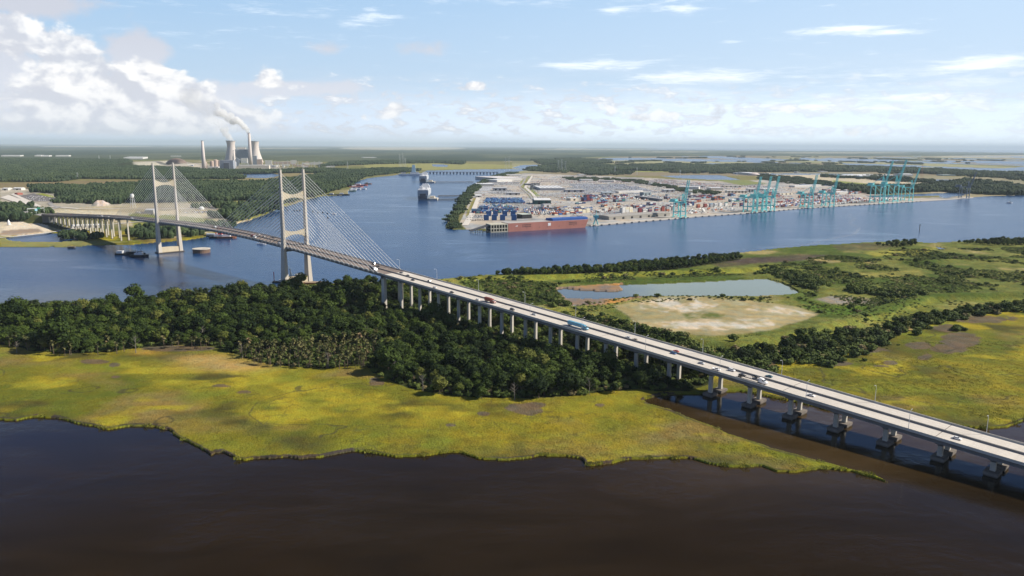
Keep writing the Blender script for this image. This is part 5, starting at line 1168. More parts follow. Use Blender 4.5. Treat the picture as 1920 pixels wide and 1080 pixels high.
# white vehicle rack block (a lot roofed with white canopies)
E = building('canopy_hall', (1013, 357.5), (1060, 357.5), 9, 190, colm('light_grey_cladding', (.45, .45, .46)), m_roofw, 'broad bright white roofed hall left of the rows of parked cars')
for i in range(3):
    for j in range(9): MB().box((14+j*17, 30+i*60, 9.9), (7, 9, 1.2)).build('skylight', m_roofg, E)

# --- concrete quay edge with fenders
quay_pts = [(1108, 424), (1250, 412), (1300, 407.5), (1400, 400.5), (1500, 391.5), (1600, 385.5), (1700, 379.5), (1780, 374.5), (1825, 371)]
Q = [gp(x, y)[:2] for x, y in quay_pts]; qe = empty('quay_wall', (Q[0][0], Q[0][1], 0), 0, 'long pale concrete quay wall with dark fenders along the container terminal', 'quay wall')
mb = MB(); rings = []
for i, q_ in enumerate(Q):
    a = Q[max(i-1, 0)]; c = Q[min(i+1, len(Q)-1)]; t = (c-a)/np.linalg.norm(c-a); n = np.array([-t[1], t[0]])
    rings.append([(q_[0], q_[1], -1), (q_[0], q_[1], 2.3), (q_[0]+n[0]*14, q_[1]+n[1]*14, 2.3), (q_[0]+n[0]*14, q_[1]+n[1]*14, -1)])
mb.sweep(rings); mb.build('quay_deck', colm('quay_concrete', (.52, .48, .42)), qe, (Q[0][0], Q[0][1], 0))
cnt = 0
for i in range(len(Q)-1):
    L = np.linalg.norm(Q[i+1]-Q[i]); t = (Q[i+1]-Q[i])/L; yaw = math.atan2(t[1], t[0])
    for d in np.arange(8, L, 25.0):
        if cnt < 60:
            p = Q[i]+t*d; MB().box((p[0]+t[1]*.8, p[1]-t[0]*.8, .6), (4.5, 1.6, 2.4), rz=yaw).build('fender', m_black, qe, (Q[0][0], Q[0][1], 0)); cnt += 1
def qdir(i): t = (Q[i+1]-Q[i]); return t/np.linalg.norm(t)

# --- the long red barge moored at the ramp
a = gp(953, 435); c = gp(1101, 426.5); Lb = float(np.linalg.norm((c-a)[:2])); yaw = math.atan2(c[1]-a[1], c[0]-a[0])
B = empty('roro_barge', (a[0], a[1], 0), yaw, 'very long coral red barge moored at the terminal, blue shed on its bow', 'barge')
W_ = 30; hh = 17.5
mb = MB(); mb._add([(0, 0, -1), (Lb*.97, 0, -1), (Lb, W_*.5, -1), (Lb*.97, W_, -1), (0, W_, -1), (0, 0, hh), (Lb+3, 0, hh), (Lb+9, W_*.5, hh), (Lb+3, W_, hh), (0, W_, hh)], [(4, 3, 2, 1, 0), (5, 6, 7, 8, 9), (0, 1, 6, 5), (1, 2, 7, 6), (2, 3, 8, 7), (3, 4, 9, 8), (4, 0, 5, 9)])
mb.build('hull', m_hull, B)
mb = MB(); mb.box((Lb/2, W_/2, hh+.15), (Lb-1, W_-1.5, .5)); mb.build('deck', colm('barge_deck', (.45, .42, .40)), B)
mb = MB(); mb.sweep([[(x, 1.0, hh+.3), (x, 1.0, hh+4.6), (x, W_*.3, hh+6), (x, W_-1, hh+4.6), (x, W_-1, hh+.3)] for x in (Lb*.55, Lb+1.5)]); mb.build('cargo_shed', m_bluesh, B)
for k0, n in ((.135, 7), (.72, 7)):
    for r_ in (9.2, 12.8):
        for k in range(n): MB().box((Lb*k0+k*3.1+8, -.05, r_+(k % 2)*.3), (1.5, .3, 1.9)).build('vent', m_opening, B)
for x, z, w, h in ((Lb*.10, 11, 5, 1.1), (Lb*.105, 12.2, 2.2, 1.1), (Lb*.505, 11.4, 7, 6)): MB().box((x, -.06, z), (w, .25, h)).build('painted_mark', MT('white_ship_paint', (.8, .8, .8), .5), B)
for x in (Lb*.22, Lb*.38, Lb*.48, Lb*.63, Lb*.82, Lb*.93): MB().box((x, -.06, 6.5), (1.6, .3, .9)).build('vent', m_opening, B)
# loading ramp structure
a = gp(920, 436.5); c = gp(952.5, 435); yaw2 = math.atan2(c[1]-a[1], c[0]-a[0]); Lr = float(np.linalg.norm((c-a)[:2]))
Rm = empty('loading_ramp', (a[0], a[1], 0), yaw2, 'two-storey cream concrete loading ramp frame at the stern of the red barge', 'loading ramp')
mcr = colm('cream_frame', (.56, .53, .42))
for z in (1.0, 8.0, 16.0): MB().box((Lr/2, 13, z), (Lr, 26, 1.5)).build('floor', mcr, Rm)
for i in range(7):
    for y in (.6, 25): MB().box((1+(Lr-2)*i/6, y, 8.5), (1.5, 1.4, 16)).build('post', mcr, Rm)
MB().box((Lr/2, 14, 8.3), (Lr-3, 22, 12)).build('bay_shade_block', m_opening, Rm)  # near-black block inside the frame, shade of the bays put into its colour
mb = MB(); mb._add([(-38, 10, 4), (0, 4, 15), (0, 22, 15), (-38, 26, 4), (-38, 10, 3), (0, 4, 14), (0, 22, 14), (-38, 26, 3)], [(0, 1, 2, 3), (7, 6, 5, 4), (0, 4, 5, 1), (1, 5, 6, 2), (2, 6, 7, 3), (3, 7, 4, 0)]); mb.build('approach_ramp', colm('dark_ramp', (.10, .10, .11)), Rm)
for x in (-34, -24, -14, -5):
    for y in (11, 24): MB().tube((x, y, -1), (x, y, 4+(x+38)*.27), .7).build('pile', mcr, Rm)

# --- container cranes
def make_crane(H=62, boomL=60, gauge=30, span=22, ang=78, m=None, small=False, name='container_crane'):
    """rails along local x, water side at local -y"""
    E = empty(name); m = m or m_teal; w = 2.0
    for sx in (-1, 1):
        for y in (0, gauge):
            mb = MB(); mb.frust((sx*span/2, y, 1.5), (w*1.2, w*1.2), (sx*span/2*.92, y, H*.62), (w, w)); mb.build('leg', m, E)
        MB().box((sx*span/2*.95, gauge/2, H*.24), (1.6, gauge, 2.0)).build('side_beam', m, E)
        mb = MB(); mb.tube((sx*span/2, 0, H*.26), (sx*span/2*.93, gauge, H*.60), .6, n=6); mb.build('brace', m, E)
        mb = MB(); mb.tube((sx*3.4, 0, H*.62), (sx*1.2, 3, H), .9, n=6); mb.tube((sx*span/2*.92, 0, H*.62), (sx*1.2, 3, H), .8, n=6); mb.build('mast', m, E)
        mb = MB(); mb.tube((sx*1.2, 3, H), (sx*2.8, gauge+14, H*.64), .35, n=5); mb.build('backstay', m, E)
        MB().box((sx*3.3, gauge/2+9, H*.645), (1.5, gauge+26, 2.6)).build('girder', m, E)
        a_ = math.radians(ang); bx = sx*3.3; e = (bx, -3-math.cos(a_)*boomL, H*.645+math.sin(a_)*boomL)
        mb = MB()
        up = np.array([0, math.sin(a_), math.cos(a_)]); p0 = np.array([bx, -3, H*.645]); p1 = np.array(e); 
        mb.tube(p0-up*1.2, p1-up*1.0, .75, n=5); mb.tube(p0+up*1.6, p1+up*.8, .55, n=5)
        for k in range(10):
            t0, t1 = k/10, (k+1)/10; mb.tube(p0+(p1-p0)*t0-up*1.1, p0+(p1-p0)*t1+up*1.2, .35, n=4)
        mb.build('boom_side', m, E)
        mb = MB(); mb.tube((sx*1.2, 3, H), tuple(p0+(p1-p0)*.62+up*1.2), .28, n=5); mb.build('forestay', m, E)
    mb = MB()
    for k in range(7):
        q_ = p0+(p1-p0)*(k+.6)/7; mb.tube((-3.3, q_[1], q_[2]), (3.3, q_[1], q_[2]), .45, n=5)
    mb.build('boom_ties', m, E)
    for y in (0, gauge):
        MB().box((0, y, H*.62), (span, 1.8, 2.4)).build('portal_beam', m, E)
        MB().box((0, y, 5.0), (span, 1.6, 2.2)).build('sill_beam', m, E)
        for sx in (-1, 1): MB().box((sx*span/2, y, 1.0), (9, 1.8, 2.0)).build('bogie', m, E)
    MB().box((0, gauge+9, H*.70), (9, 17, 6.5)).build('machinery_house', m, E)
    MB().box((2.2, 6, H*.575), (3.2, 5, 3.2)).build('operator_cab', m_roofw, E)
    return E
def stand(E, px, py, qi, back=4.5, rot=0, z=2.3):
    P = gp(px, py, z); t = qdir(qi); n = np.array([-t[1], t[0]]); E.location = (P[0]+n[0]*back, P[1]+n[1]*back, z); E.rotation_euler = (0, 0, math.atan2(t[1], t[0])+rot)
    return P
c1 = make_crane(58, 56, 24, 18, 80); tag(c1, 'pale teal ship-to-shore crane with raised boom standing alone near the middle of the quay', 'crane', 'quay cranes'); stand(c1, 1283, 408, 2)
mid = [(1417, 398, 'left'), (1436, 396.5, 'middle'), (1451, 395.3, 'right')]
c2 = None
for x, y, w in mid:
    E = make_crane(60, 58, 28, 20, 80) if c2 is None else copy_tree(c2)
    c2 = c2 or E; tag(E, w+' one of the three pale teal cranes standing close together', 'crane', 'quay cranes'); stand(E, x, y, 3)
for x, y, w in ((1522, 389.5, 'left'), (1562, 387.3, 'right')):
    E = copy_tree(c2); tag(E, w+' one of the two teal cranes standing apart between the trio and the tall cranes', 'crane', 'quay cranes'); stand(E, x, y, 4)
big = None
for x, y, w, s in ((1656, 380.5, 'leftmost of the tall teal cranes, boom raised high', 1.0), (1681, 378.8, 'middle tall teal crane, its raised boom reaching highest of all', 1.02), (1710, 377, 'rightmost and shortest of the tall teal cranes', .82)):
    E = make_crane(84, 82, 34, 27, 76) if big is None else copy_tree(big); big = big or E
    E.scale = (s, s, s); tag(E, w, 'crane', 'quay cranes'); stand(E, x, y, 5)
E = make_crane(60, 56, 26, 20, 74, m_navy); tag(E, 'dark blue-grey crane alone at the far right end of the quay', 'crane'); stand(E, 1817, 371.5, 7)
# squat ship loader at the barge's bow
P = gp(1117, 421, 2.3); E = empty('harbour_crane', P, 0, 'small squat teal harbour crane by the bow of the red barge', 'crane')
for sx in (-1, 1):
    for sy in (-1, 1): mb = MB(); mb.tube((sx*5, sy*5, 0), (sx*2, sy*2, 10), .9); mb.build('leg', m_teal, E)
MB().frust((0, 0, 10), (6, 6), (0, 0, 21), (4.5, 4.5)).build('tower', m_teal, E); MB().box((0, 0, 18), (12, 5, 5)).build('machinery_house', m_teal, E); mb = MB(); mb.tube((0, 0, 21), (1, 2, 31), .8, .5); mb.build('mast', m_teal, E)

# --- containers: every one a box of its own; the nearest as things, the rest one mass
CCOL = {'blue': (.035, .12, .33), 'navy': (.03, .06, .16), 'red': (.28, .07, .055), 'orange': (.38, .14, .08), 'grey': (.36, .38, .40), 'cream': (.74, .68, .52), 'white': (.72, .72, .70), 'green': (.07, .22, .20), 'maroon': (.20, .04, .05), 'lightblue': (.20, .36, .50)}
cmeshes = {}
def cont_mesh(colr):
    if colr in cmeshes: return cmeshes[colr]
    mb = MB(); L, W, Hh = 12.1, 2.42, 2.58; n = 14
    prof = []
    for i in range(n): x = -L/2+L*i/n; prof += [(x+.05, W/2), (x+L/n*.5, W/2), (x+L/n*.5, W/2-.07), (x+L/n-.02, W/2-.07)]
    ring = [(x, y) for x, y in prof]+[(L/2, W/2), (L/2, -W/2)]+[(x, -y) for x, y in reversed(prof)]+[(-L/2, -W/2), (-L/2, W/2)]
    mb.box((0, 0, Hh/2), (L, W-.14, Hh-.1))
    for i in range(n):
        x = -L/2+L*(i+.5)/n
        for sy in (-1, 1): mb.box((x, sy*(W/2-.04), Hh/2), (L/n*.5, .08, Hh-.35))
    for sx in (-1, 1):
        for sy in (-1, 1): mb.box((sx*(L/2-.08), sy*(W/2-.08), Hh/2), (.2, .2, Hh))
    me = bpy.data.meshes.new('shipping_container'); me.from_pydata(mb.V, [], mb.F); me.materials.append(colm('container_'+colr, CCOL[colr], rough=.6, var=.15, scale=.1, streak=True)); cmeshes[colr] = me; return me
def cont(x, y, z, yaw, colr, lab, gr):
    o = bpy.data.objects.new('shipping_container', cont_mesh(colr)); link(o); o.location = (x, y, z); o.rotation_euler = (0, 0, yaw); return tag(o, lab, 'container', gr)
ROWS = ['bottom', 'second', 'third', 'fourth', 'top']
yawQ = math.atan2(qdir(1)[1], qdir(1)[0])
def block(px, py, nx, ny, nz, colf, where, yaw=None, gap=1.0, maxthings=400, z0=1.3):
    """a block of stacked containers; px,py the front left ground corner"""
    yaw = yawQ if yaw is None else yaw; P = gp(px, py, 1); u = np.array([math.cos(yaw), math.sin(yaw)]); v = np.array([-u[1], u[0]]); out = []
    for i in range(nx):
        for j in range(ny):
            hgt = nz if isinstance(nz, int) else int(nz[(i*7+j*3) % len(nz)])
            for k in range(hgt):
                colr = colf(i, j, k); p = P[:2]+u*(6.1+i*(12.2+gap))+v*(1.3+j*2.75); out.append((p[0], p[1], z0+k*2.62, yaw, colr, i, j, k, hgt, where))
    return out
allc = []; yw0 = .04
for idx, (x, n, w) in enumerate([(907, 1, 'first'), (922, 1, 'second'), (937.5, 1, 'third'), (959, 1, 'fourth')]):
    allc += block(x, 413.5, 1, 3, 5, lambda i, j, k: 'blue', w+' blue stack in the front row', yw0)
for x, w in [(912, 'left'), (924.5, 'middle left'), (942, 'middle right'), (957.5, 'right')]:
    allc += block(x, 405.5, 1, 2, 5, lambda i, j, k: 'blue', w+' blue stack of the second row', yw0)
rc = random.Random(5)
def pick(s): 
    return lambda i, j, k: rc.choice(s)
allc += block(1198, 399.5, 1, 2, 5, lambda i, j, k: 'maroon', 'dark red yard stack', yawQ)
for x, y, cs, w in [(1206, 399, ['grey', 'white'], 'pale stack'), (1217, 398.5, ['navy', 'red', 'grey'], 'mixed dark stack'), (1229, 397.5, ['lightblue', 'red', 'white'], 'light blue stack'), (1241, 396.5, ['red'], 'bright red stack'), (1250, 396, ['grey', 'orange'], 'grey and orange stack'), (1261, 395.5, ['grey'], 'grey stack by the lone crane')]:
    allc += block(x, y, 1, 2, [5, 4], pick(cs), w+' left of lone crane', yawQ)
for x, y, cs, w in [(1297, 386, ['navy'], 'navy stack'), (1308, 390, ['orange', 'red'], 'orange stack'), (1321, 389, ['maroon', 'red'], 'dark red tall stack'), (1332, 388.5, ['grey', 'lightblue'], 'grey stack'), (1340, 388, ['white', 'grey'], 'pale stack'), (1349, 387.5, ['white'], 'white stack'), (1360, 386, ['white', 'green'], 'white and green stack'), (1375, 388, ['navy', 'orange', 'grey'], 'low mixed stack'), (1389, 387, ['orange', 'navy', 'red'], 'orange and navy stack'), (1399, 380, ['orange', 'red'], 'orange stack')]:
    allc += block(x, y, 1, 2, [4, 5, 3], pick(cs), w+' left of the crane trio', yawQ)
things_ = allc[:290]; mass_ = allc[290:]
for (x, y, cs, nx, ny, nz, w) in [(1085, 400, ['cream'], 3, 3, [4, 3, 4], 'c'), (1167, 399, ['cream', 'white'], 3, 4, 5, 'c'), (1120, 398, ['cream', 'orange', 'white', 'grey'], 4, 4, [2, 1, 3], 'm'), (1040, 404, ['grey', 'orange', 'cream', 'blue', 'red'], 7, 4, [2, 1, 2, 3], 'm'), (1095, 378, ['maroon', 'red', 'navy'], 3, 5, [5, 4], 'm'), (1122, 382, ['navy', 'red', 'lightblue'], 3, 3, [3, 4], 'm'), (1155, 379, ['maroon', 'navy', 'green', 'grey'], 4, 5, [4, 3], 'm'), (1080, 383, ['green', 'navy', 'white'], 3, 2, [2, 1], 'm'),
      (1300, 380, ['red', 'orange', 'grey', 'navy'], 3, 4, [3, 4], 'm'), (1340, 376, ['orange', 'red', 'green', 'navy'], 4, 5, [4, 3, 5], 'm'), (1372, 379, ['navy', 'lightblue', 'green', 'white'], 5, 5, [4, 3, 4, 2], 'm'), (1420, 384, ['grey', 'red', 'navy', 'white'], 5, 4, [3, 2], 'm'), (1470, 387, ['grey', 'white', 'orange', 'red'], 6, 5, [1, 2, 1], 'm'), (1460, 380, ['grey', 'red', 'white'], 8, 6, [1, 2], 'm'), (1540, 379, ['grey', 'white', 'red', 'lightblue'], 9, 8, [1, 2, 1], 'm'), (1600, 374, ['white', 'grey', 'red'], 6, 6, [1], 'm'),
      (1000, 393, ['grey', 'navy', 'grey'], 6, 4, [2, 3, 2], 'm'), (1296, 371, ['navy', 'grey', 'red'], 5, 5, [3, 2, 3], 'm'), (975, 399, ['orange', 'white', 'blue', 'cream'], 4, 4, [1, 1, 2], 'm')]:
    mass_ += block(x, y, nx, ny, nz, pick(cs), w, yawQ if x > 1030 else yw0, gap=2.5)
for (x, y, z, yaw, colr, i, j, k, hgt, where) in things_:
    depth = ('front', 'second', 'rear')[j]; lv = 'top' if k == hgt-1 else ROWS[min(k, 3)]
    cont(x, y, z, yaw, colr, '%s container, %s tier, %s file, %s' % (colr.replace('lightblue', 'light blue'), lv, depth, where), 'stacked containers of the '+where)
for (x0, y0, x1, y1, n, cs) in [(1185, 392, 1300, 384, 14, ['grey', 'white', 'red', 'navy']), (1040, 397, 1180, 390, 16, ['cream', 'white', 'orange', 'grey', 'blue']), (1100, 373, 1190, 370, 8, ['maroon', 'navy', 'grey']), (1310, 372, 1440, 368, 12, ['red', 'navy', 'grey', 'orange', 'lightblue']), (1440, 376, 1620, 362, 22, ['white', 'grey', 'red', 'lightblue', 'orange']), (1450, 370, 1600, 358, 14, ['white', 'grey', 'red']), (1250, 365, 1300, 362, 5, ['white', 'grey']), (880, 396, 980, 390, 8, ['blue', 'navy', 'lightblue', 'white']), (1240, 378, 1300, 374, 6, ['grey', 'navy', 'red'])]:
    for q_ in range(n):
        t = rc.random(); mass_ += block(x0+(x1-x0)*t, y0+(y1-y0)*t+rc.uniform(-4, 4), rc.choice((1, 2, 3)), rc.choice((2, 4, 6)), [rc.choice((1, 2, 3, 4))], pick(cs), 'm', yawQ if x0 > 1030 else yw0, gap=1.5)
# trailers and parked vehicles as countless small shapes in the lots
def mass_of(name, items, protos, seed=1, label=None):
    """items: x,y,z,yaw,index"""
    c = bpy.data.collections.new(name+'_src')
    for i, me in enumerate(protos): c.objects.link(bpy.data.objects.new('%s_src_%02d' % (name, i), me))
    it = np.array(items, float); o = scatter(name, it[:, :3], np.ones(len(it)), c, len(protos), seed, rots=it[:, 3])
    o.data.attributes['idx'].data.foreach_set('value', it[:, 4].astype(np.int32)); return o
cnames = list(CCOL); mass_of('container_yard', [(x, y, z, yaw, cnames.index(colr)) for (x, y, z, yaw, colr, *_) in mass_], [cont_mesh(c) for c in cnames])
def tiny_car(colr, van=False):
    mb = MB(); h = 1.9 if van else 1.0
    xprof(mb, [(-2.3, .3), (2.3, .3), (2.3, .85), (1.2, 1.0), (.5, 1.45), (-1.4, 1.5), (-2.25, 1.0)] if not van else [(-2.8, .3), (2.8, .3), (2.8, 1.1), (2.0, 2.2), (-2.8, 2.3)], 1.9, .2, 1.2)
    me = bpy.data.meshes.new('parked_car'); me.from_pydata(mb.V, [], mb.F); me.materials.append(paint(colr, PAINT[colr])); return me
def trailer_mesh(colr):
    mb = MB(); mb.box((0, 0, 2.5), (13.6, 2.55, 2.7)); mb.box((0, 0, 1.0), (13, 1.0, .3))
    for x in (-5.4, -4.2, 4.8): mb.tube((x, -1.2, .5), (x, 1.2, .5), .5, n=8)
    me = bpy.data.meshes.new('box_trailer'); me.from_pydata(mb.V, [], mb.F); me.materials.append(colm('container_'+colr, CCOL[colr])); return me
car_protos = [tiny_car(c) for c in ('white', 'silver', 'black', 'grey', 'red', 'blue', 'tan')]+[tiny_car('white', True)]
LOTS = [([(885, 412), (900, 365), (925, 345), (985, 330), (1100, 330), (1250, 340), (1400, 348), (1560, 352), (1590, 362), (1500, 385), (1300, 402), (1110, 416), (1100, 408)], 13, 9, [0, 1, 7, 0, 3, 4, 2, 6], .3, .34), ([(878, 363), (889, 351), (925, 351), (913, 364)], 7.0, 3.2, [0, 0, 0, 1, 7, 1], .12, .92), ([(915, 364), (924, 357), (957, 357), (965, 364)], 7.5, 3.2, [1, 3, 1, 0, 2], .1, .8), ([(895, 348), (905, 342), (930, 342), (975, 342), (972, 347)], 8, 3.4, [0, 3, 2, 1], .1, .7),
  ([(993, 357), (996, 344), (1012, 344), (1012, 357)], 6, 2.8, [2, 3, 2, 2], .1, .95), ([(1062, 358), (1070, 346), (1180, 346), (1235, 361), (1215, 364), (1110, 366)], 8.5, 3.0, [1, 3, 2, 1, 5, 1, 3], -.62, .86), ([(1000, 342), (1010, 336), (1150, 336), (1190, 343), (1060, 344)], 11, 4, [0, 1, 2, 4, 3, 0, 6], .2, .55),
  ([(1160, 340), (1240, 337), (1330, 343), (1390, 349), (1430, 345), (1440, 352), (1330, 355), (1240, 348)], 9, 4.0, [0, 1, 2, 0, 3, 4, 1, 6], .4, .75), ([(1000, 366), (1060, 364), (1090, 368), (1040, 370)], 14, 5, [0, 1, 7, 3], .1, .4), ([(870, 414), (880, 404), (905, 404), (905, 416)], 12, 4, [3, 2, 1], .05, .7), ([(975, 414), (1040, 410), (1080, 404), (1100, 406), (1040, 414)], 11, 4, [3, 2, 1, 0], .1, .5),
  ([(1440, 372), (1500, 368), (1600, 366), (1610, 372), (1480, 382)], 10, 5, [0, 1, 0, 4, 3], .45, .6), ([(1290, 401), (1330, 398), (1380, 394), (1300, 404)], 22, 9, [7, 0, 3], .3, .3), ([(33, 378), (60, 366), (110, 371), (95, 378)], 16, 6, [1, 2, 0], .1, .4), ([(905, 334), (960, 330), (985, 330), (975, 338)], 12, 4, [0, 1, 3], .1, .4), ([(345, 399), (400, 397), (405, 400), (350, 401)], 10, 4, [0, 1, 5, 2], .1, .7), ([(255, 398), (290, 397), (290, 400), (255, 401)], 12, 5, [0, 1, 2], .1, .5), ([(225, 403), (250, 401), (330, 404), (320, 406)], 12, 7, [2, 1, 0], .1, .4)]
cars = []
r = np.random.default_rng(77)
for poly, rowg, sp, cset, yaw, keep in LOTS:
    W = wpoly(poly); c0 = W.mean(0); ca, sa = math.cos(yaw), math.sin(yaw); ext = np.abs(W-c0).max()*1.5
    for a_ in np.arange(-ext, ext, rowg*2):
        for lane in (0, rowg*.75):
            if (int(a_/rowg/2) % 5) == 4: continue
            bs_2 = np.arange(-ext, ext, sp); x = c0[0]+ca*bs_2-sa*(a_+lane); y = c0[1]+sa*bs_2+ca*(a_+lane)
            m_ = inpoly(x, y, W) & (r.random(len(x)) < keep) & (fbm(x/60, y/60, 2, 4) < .66)
            for X_, Y_ in zip(x[m_], y[m_]): cars.append((X_, Y_, 1.55, yaw+math.pi/2, cset[r.integers(len(cset))]))
print('parked cars', len(cars), 'containers', len(things_), len(mass_))
hz2 = ground_h(np.array([c[0] for c in cars]), np.array([c[1] for c in cars])); cars = [(c[0], c[1], float(h)+.05, c[3], c[4]) for c, h in zip(cars, hz2)]
cs_ = sorted(cars, key=lambda c: c[1]); near_ = cs_[:200]; mass_of('parked_cars', cs_[200:], car_protos)
CN = ['white', 'silver', 'black', 'grey', 'red', 'blue', 'tan', 'white']
for c in near_:
    o = bpy.data.objects.new('parked_vehicle', car_protos[int(c[4])]); link(o); o.location = c[:3]; o.rotation_euler = (0, 0, c[3])
    u, v = pix(c[:3]); wh = 'on the far left shore behind the viaduct' if u < 500 else 'beside the blue container stacks' if u < 910 else 'between the blue stacks and the barge shed' if u < 1110 else 'on the quay apron right of the lone crane'
    tag(o, 'small parked %s vehicle %s' % (CN[int(c[4])], wh), 'vehicle', 'parked %s vehicles %s' % (CN[int(c[4])], wh))
# rows of trailers
tr = []; tri = ['blue', 'navy', 'white', 'lightblue', 'orange', 'green', 'red', 'grey']
for poly, dx_, dy_, cs, yaw, keep in [([(906, 383), (910, 373), (978, 373), (986, 382)], 3.9, 17, [0, 0, 0, 1, 0, 3], 1.5, .74), ([(885, 402), (905, 386), (945, 385), (972, 392), (970, 399), (905, 402)], 4.6, 18, [0, 1, 2, 0, 3, 5, 6, 0], 1.5, .68), ([(975, 397), (1000, 390), (1060, 392), (1100, 392), (1080, 403), (1000, 404)], 6, 18, [4, 7, 0, 6, 2, 7], 1.4, .45), ([(1100, 400), (1180, 385), (1200, 388), (1130, 401)], 7, 18, [2, 4, 7, 6], 1.5, .4), ([(1430, 393), (1500, 386), (1600, 378), (1620, 372), (1480, 378)], 5, 19, [7, 2, 6, 4, 2, 0], .9, .6), ([(1270, 400), (1300, 393), (1400, 390), (1290, 403)], 8, 20, [7, 2, 4], 1.0, .3), ([(1040, 374), (1080, 368), (1230, 368), (1290, 374), (1230, 378)], 9, 22, [2, 4, 7, 3], 1.2, .35), ([(1560, 385), (1640, 378), (1700, 375), (1640, 372)], 5, 18, [2, 7, 2, 6], 1.0, .6)]:
    W = wpoly(poly); xs = np.arange(W[:, 0].min(), W[:, 0].max(), dx_); ys = np.arange(W[:, 1].min(), W[:, 1].max(), dy_); gx, gy = np.meshgrid(xs, ys); gx = gx.ravel(); gy = gy.ravel()
    m_ = inpoly(gx, gy, W) & (r.random(gx.size) < keep)
    for X_, Y_ in zip(gx[m_], gy[m_]): tr.append((X_, Y_, 1.5, yaw+r.normal()*.02, cs[r.integers(len(cs))]))
tr.sort(key=lambda c: c[1]); tm = [trailer_mesh(c) for c in tri]
print('trailers', len(tr))
for c in tr[:250]:
    o = bpy.data.objects.new('box_trailer', tm[int(c[4])]); link(o); o.location = c[:3]; o.rotation_euler = (0, 0, c[3]); u, v = pix(c[:3]); cn_ = tri[int(c[4])].replace('lightblue', 'light blue')
    wh = 'behind the blue container stacks' if u < 975 else 'in the mixed yard above the red barge' if u < 1110 else 'in the yard behind the long transit shed' if u < 1260 else 'on the apron near the cranes'
    tag(o, '%s box trailer parked %s' % (cn_, wh), 'trailer', '%s trailers %s' % (cn_, wh))
mass_of('trailer_park', tr[250:], tm)
# yard floodlight masts
for i, (x, y, h) in enumerate([(938, 377, 32), (1052, 385, 30), (1110, 390, 32), (1180, 392, 32), (1230, 372, 30), (1345, 382, 34), (1490, 380, 34), (1590, 376, 34), (1000, 352, 28), (1150, 356, 28), (1068, 356, 28), (880, 408, 28)]):
    P = gp(x, y, 1); E = empty('floodlight_mast', P, 0, 'thin tall floodlight mast in the port yard', 'light mast', 'floodlight masts of the port'); MB().tube((0, 0, 0), (0, 0, h), .45, .25, 6).build('pole', m_galv, E); MB().box((0, 0, h), (3.2, .6, .8)).build('lamp_bar', m_galv, E)
# ---------------------------------------------------------------- ships, boats and river works
def hull(mb, L, W, H, bow=.18, stern=.04, draft=1.0):
    pts = [(-L/2, -W*.42), (-L/2+L*stern, -W/2), (L/2-L*bow, -W/2), (L/2-L*bow*.35, -W*.3), (L/2, 0), (L/2-L*bow*.35, W*.3), (L/2-L*bow, W/2), (-L/2+L*stern, W/2), (-L/2, W*.42)]
    n = len(pts); mb._add([(x*.96, y*.9, -draft) for x, y in pts]+[(x, y, H) for x, y in pts], [tuple(range(n-1, -1, -1)), tuple(range(n, 2*n))]+[(i, (i+1) % n, (i+1) % n+n, i+n) for i in range(n)]); return mb
m_dhull = colm('black_hull', (.03, .035, .04)); m_whull = colm('white_hull', (.75, .75, .75), rough=.4); m_red = colm('red_cabin', (.5, .06, .04)); m_deck = colm('brown_deck', (.34, .26, .19)); m_wood = colm('weathered_timber', (.20, .17, .14))
def tug(px, py, yaw, s, cabin, label, group=None, hullm=None):
    P = gp(px, py); E = empty('tugboat', (P[0], P[1], 0), yaw, label, 'tugboat', group); E.scale = (s, s, s)
    hull(MB(), 26, 9, 2.6).build('hull', hullm or m_dhull, E); MB().box((-1, 0, 3.9), (11, 6, 2.8)).build('deckhouse', m_whull, E); MB().frust((1.5, 0, 5.3), (5.5, 4.5), (1.5, 0, 8.2), (4.4, 3.8)).build('wheelhouse', cabin, E)
    MB().box((1.5, 0, 7.3), (5.0, 4.25, .8)).build('windows', m_glass, E); MB().tube((-4, 0, 5), (-4, 0, 9.5), .8, .7).build('funnel', cabin, E); MB().tube((2, 0, 8), (2, 0, 13), .12).build('mast', m_whull, E); return E
tug(411, 446.5, .12, 1.35, m_red, 'red and white tugboat moored at the far shore, left of two', 'moored red tugs'); tug(426, 446.8, .16, 1.35, m_red, 'red and white tugboat moored at the far shore, right of two', 'moored red tugs', m_rust)
P = gp(400, 443); E = empty('work_barge', (P[0], P[1], 0), .1, 'flat white barge moored beside the two red tugs', 'barge'); hull(MB(), 34, 12, 2.5, .05).build('hull', m_dhull, E); MB().box((0, 0, 4), (24, 8, 3.4)).build('deckhouse', m_whull, E)
tug(262, 481, .05, 1.1, m_whull, 'dark tugboat with white wheelhouse pushing a black barge left of the far tower')
P = gp(245, 477.5); E = empty('crane_barge', (P[0], P[1], 0), .05, 'long black work barge with a white deckhouse left of the far tower', 'barge'); hull(MB(), 46, 13, 2.6, .06).build('hull', m_dhull, E); MB().box((-16, 0, 4.4), (9, 8, 3.8)).build('deckhouse', m_whull, E)
mb = MB(); mb.box((3, 0, 3.6), (18, 7, 2)); mb.build('deck_cargo', m_dhull, E)
for i, x in enumerate((-6, 8, 16)): MB().tube((x, 0, 2.6), (x+1, 0, 11), .18).build('spud_pole', m_dhull, E)
def motorboat(px, py, yaw, s, label, wake=0):
    P = gp(px, py); E = empty('motorboat', (P[0], P[1], 0), yaw, label, 'boat'); E.scale = (s, s, s); hull(MB(), 9, 3, 1.2, .35, draft=.3).build('hull', m_whull, E); MB().frust((-.5, 0, 1.2), (4, 2.2), (-.8, 0, 2.6), (2.8, 1.8)).build('cabin', m_whull, E); MB().frust((.2, 0, 1.9), (3.2, 2.24), (.0, 0, 2.35), (2.6, 2.0)).build('windows', m_glass, E)
    return E
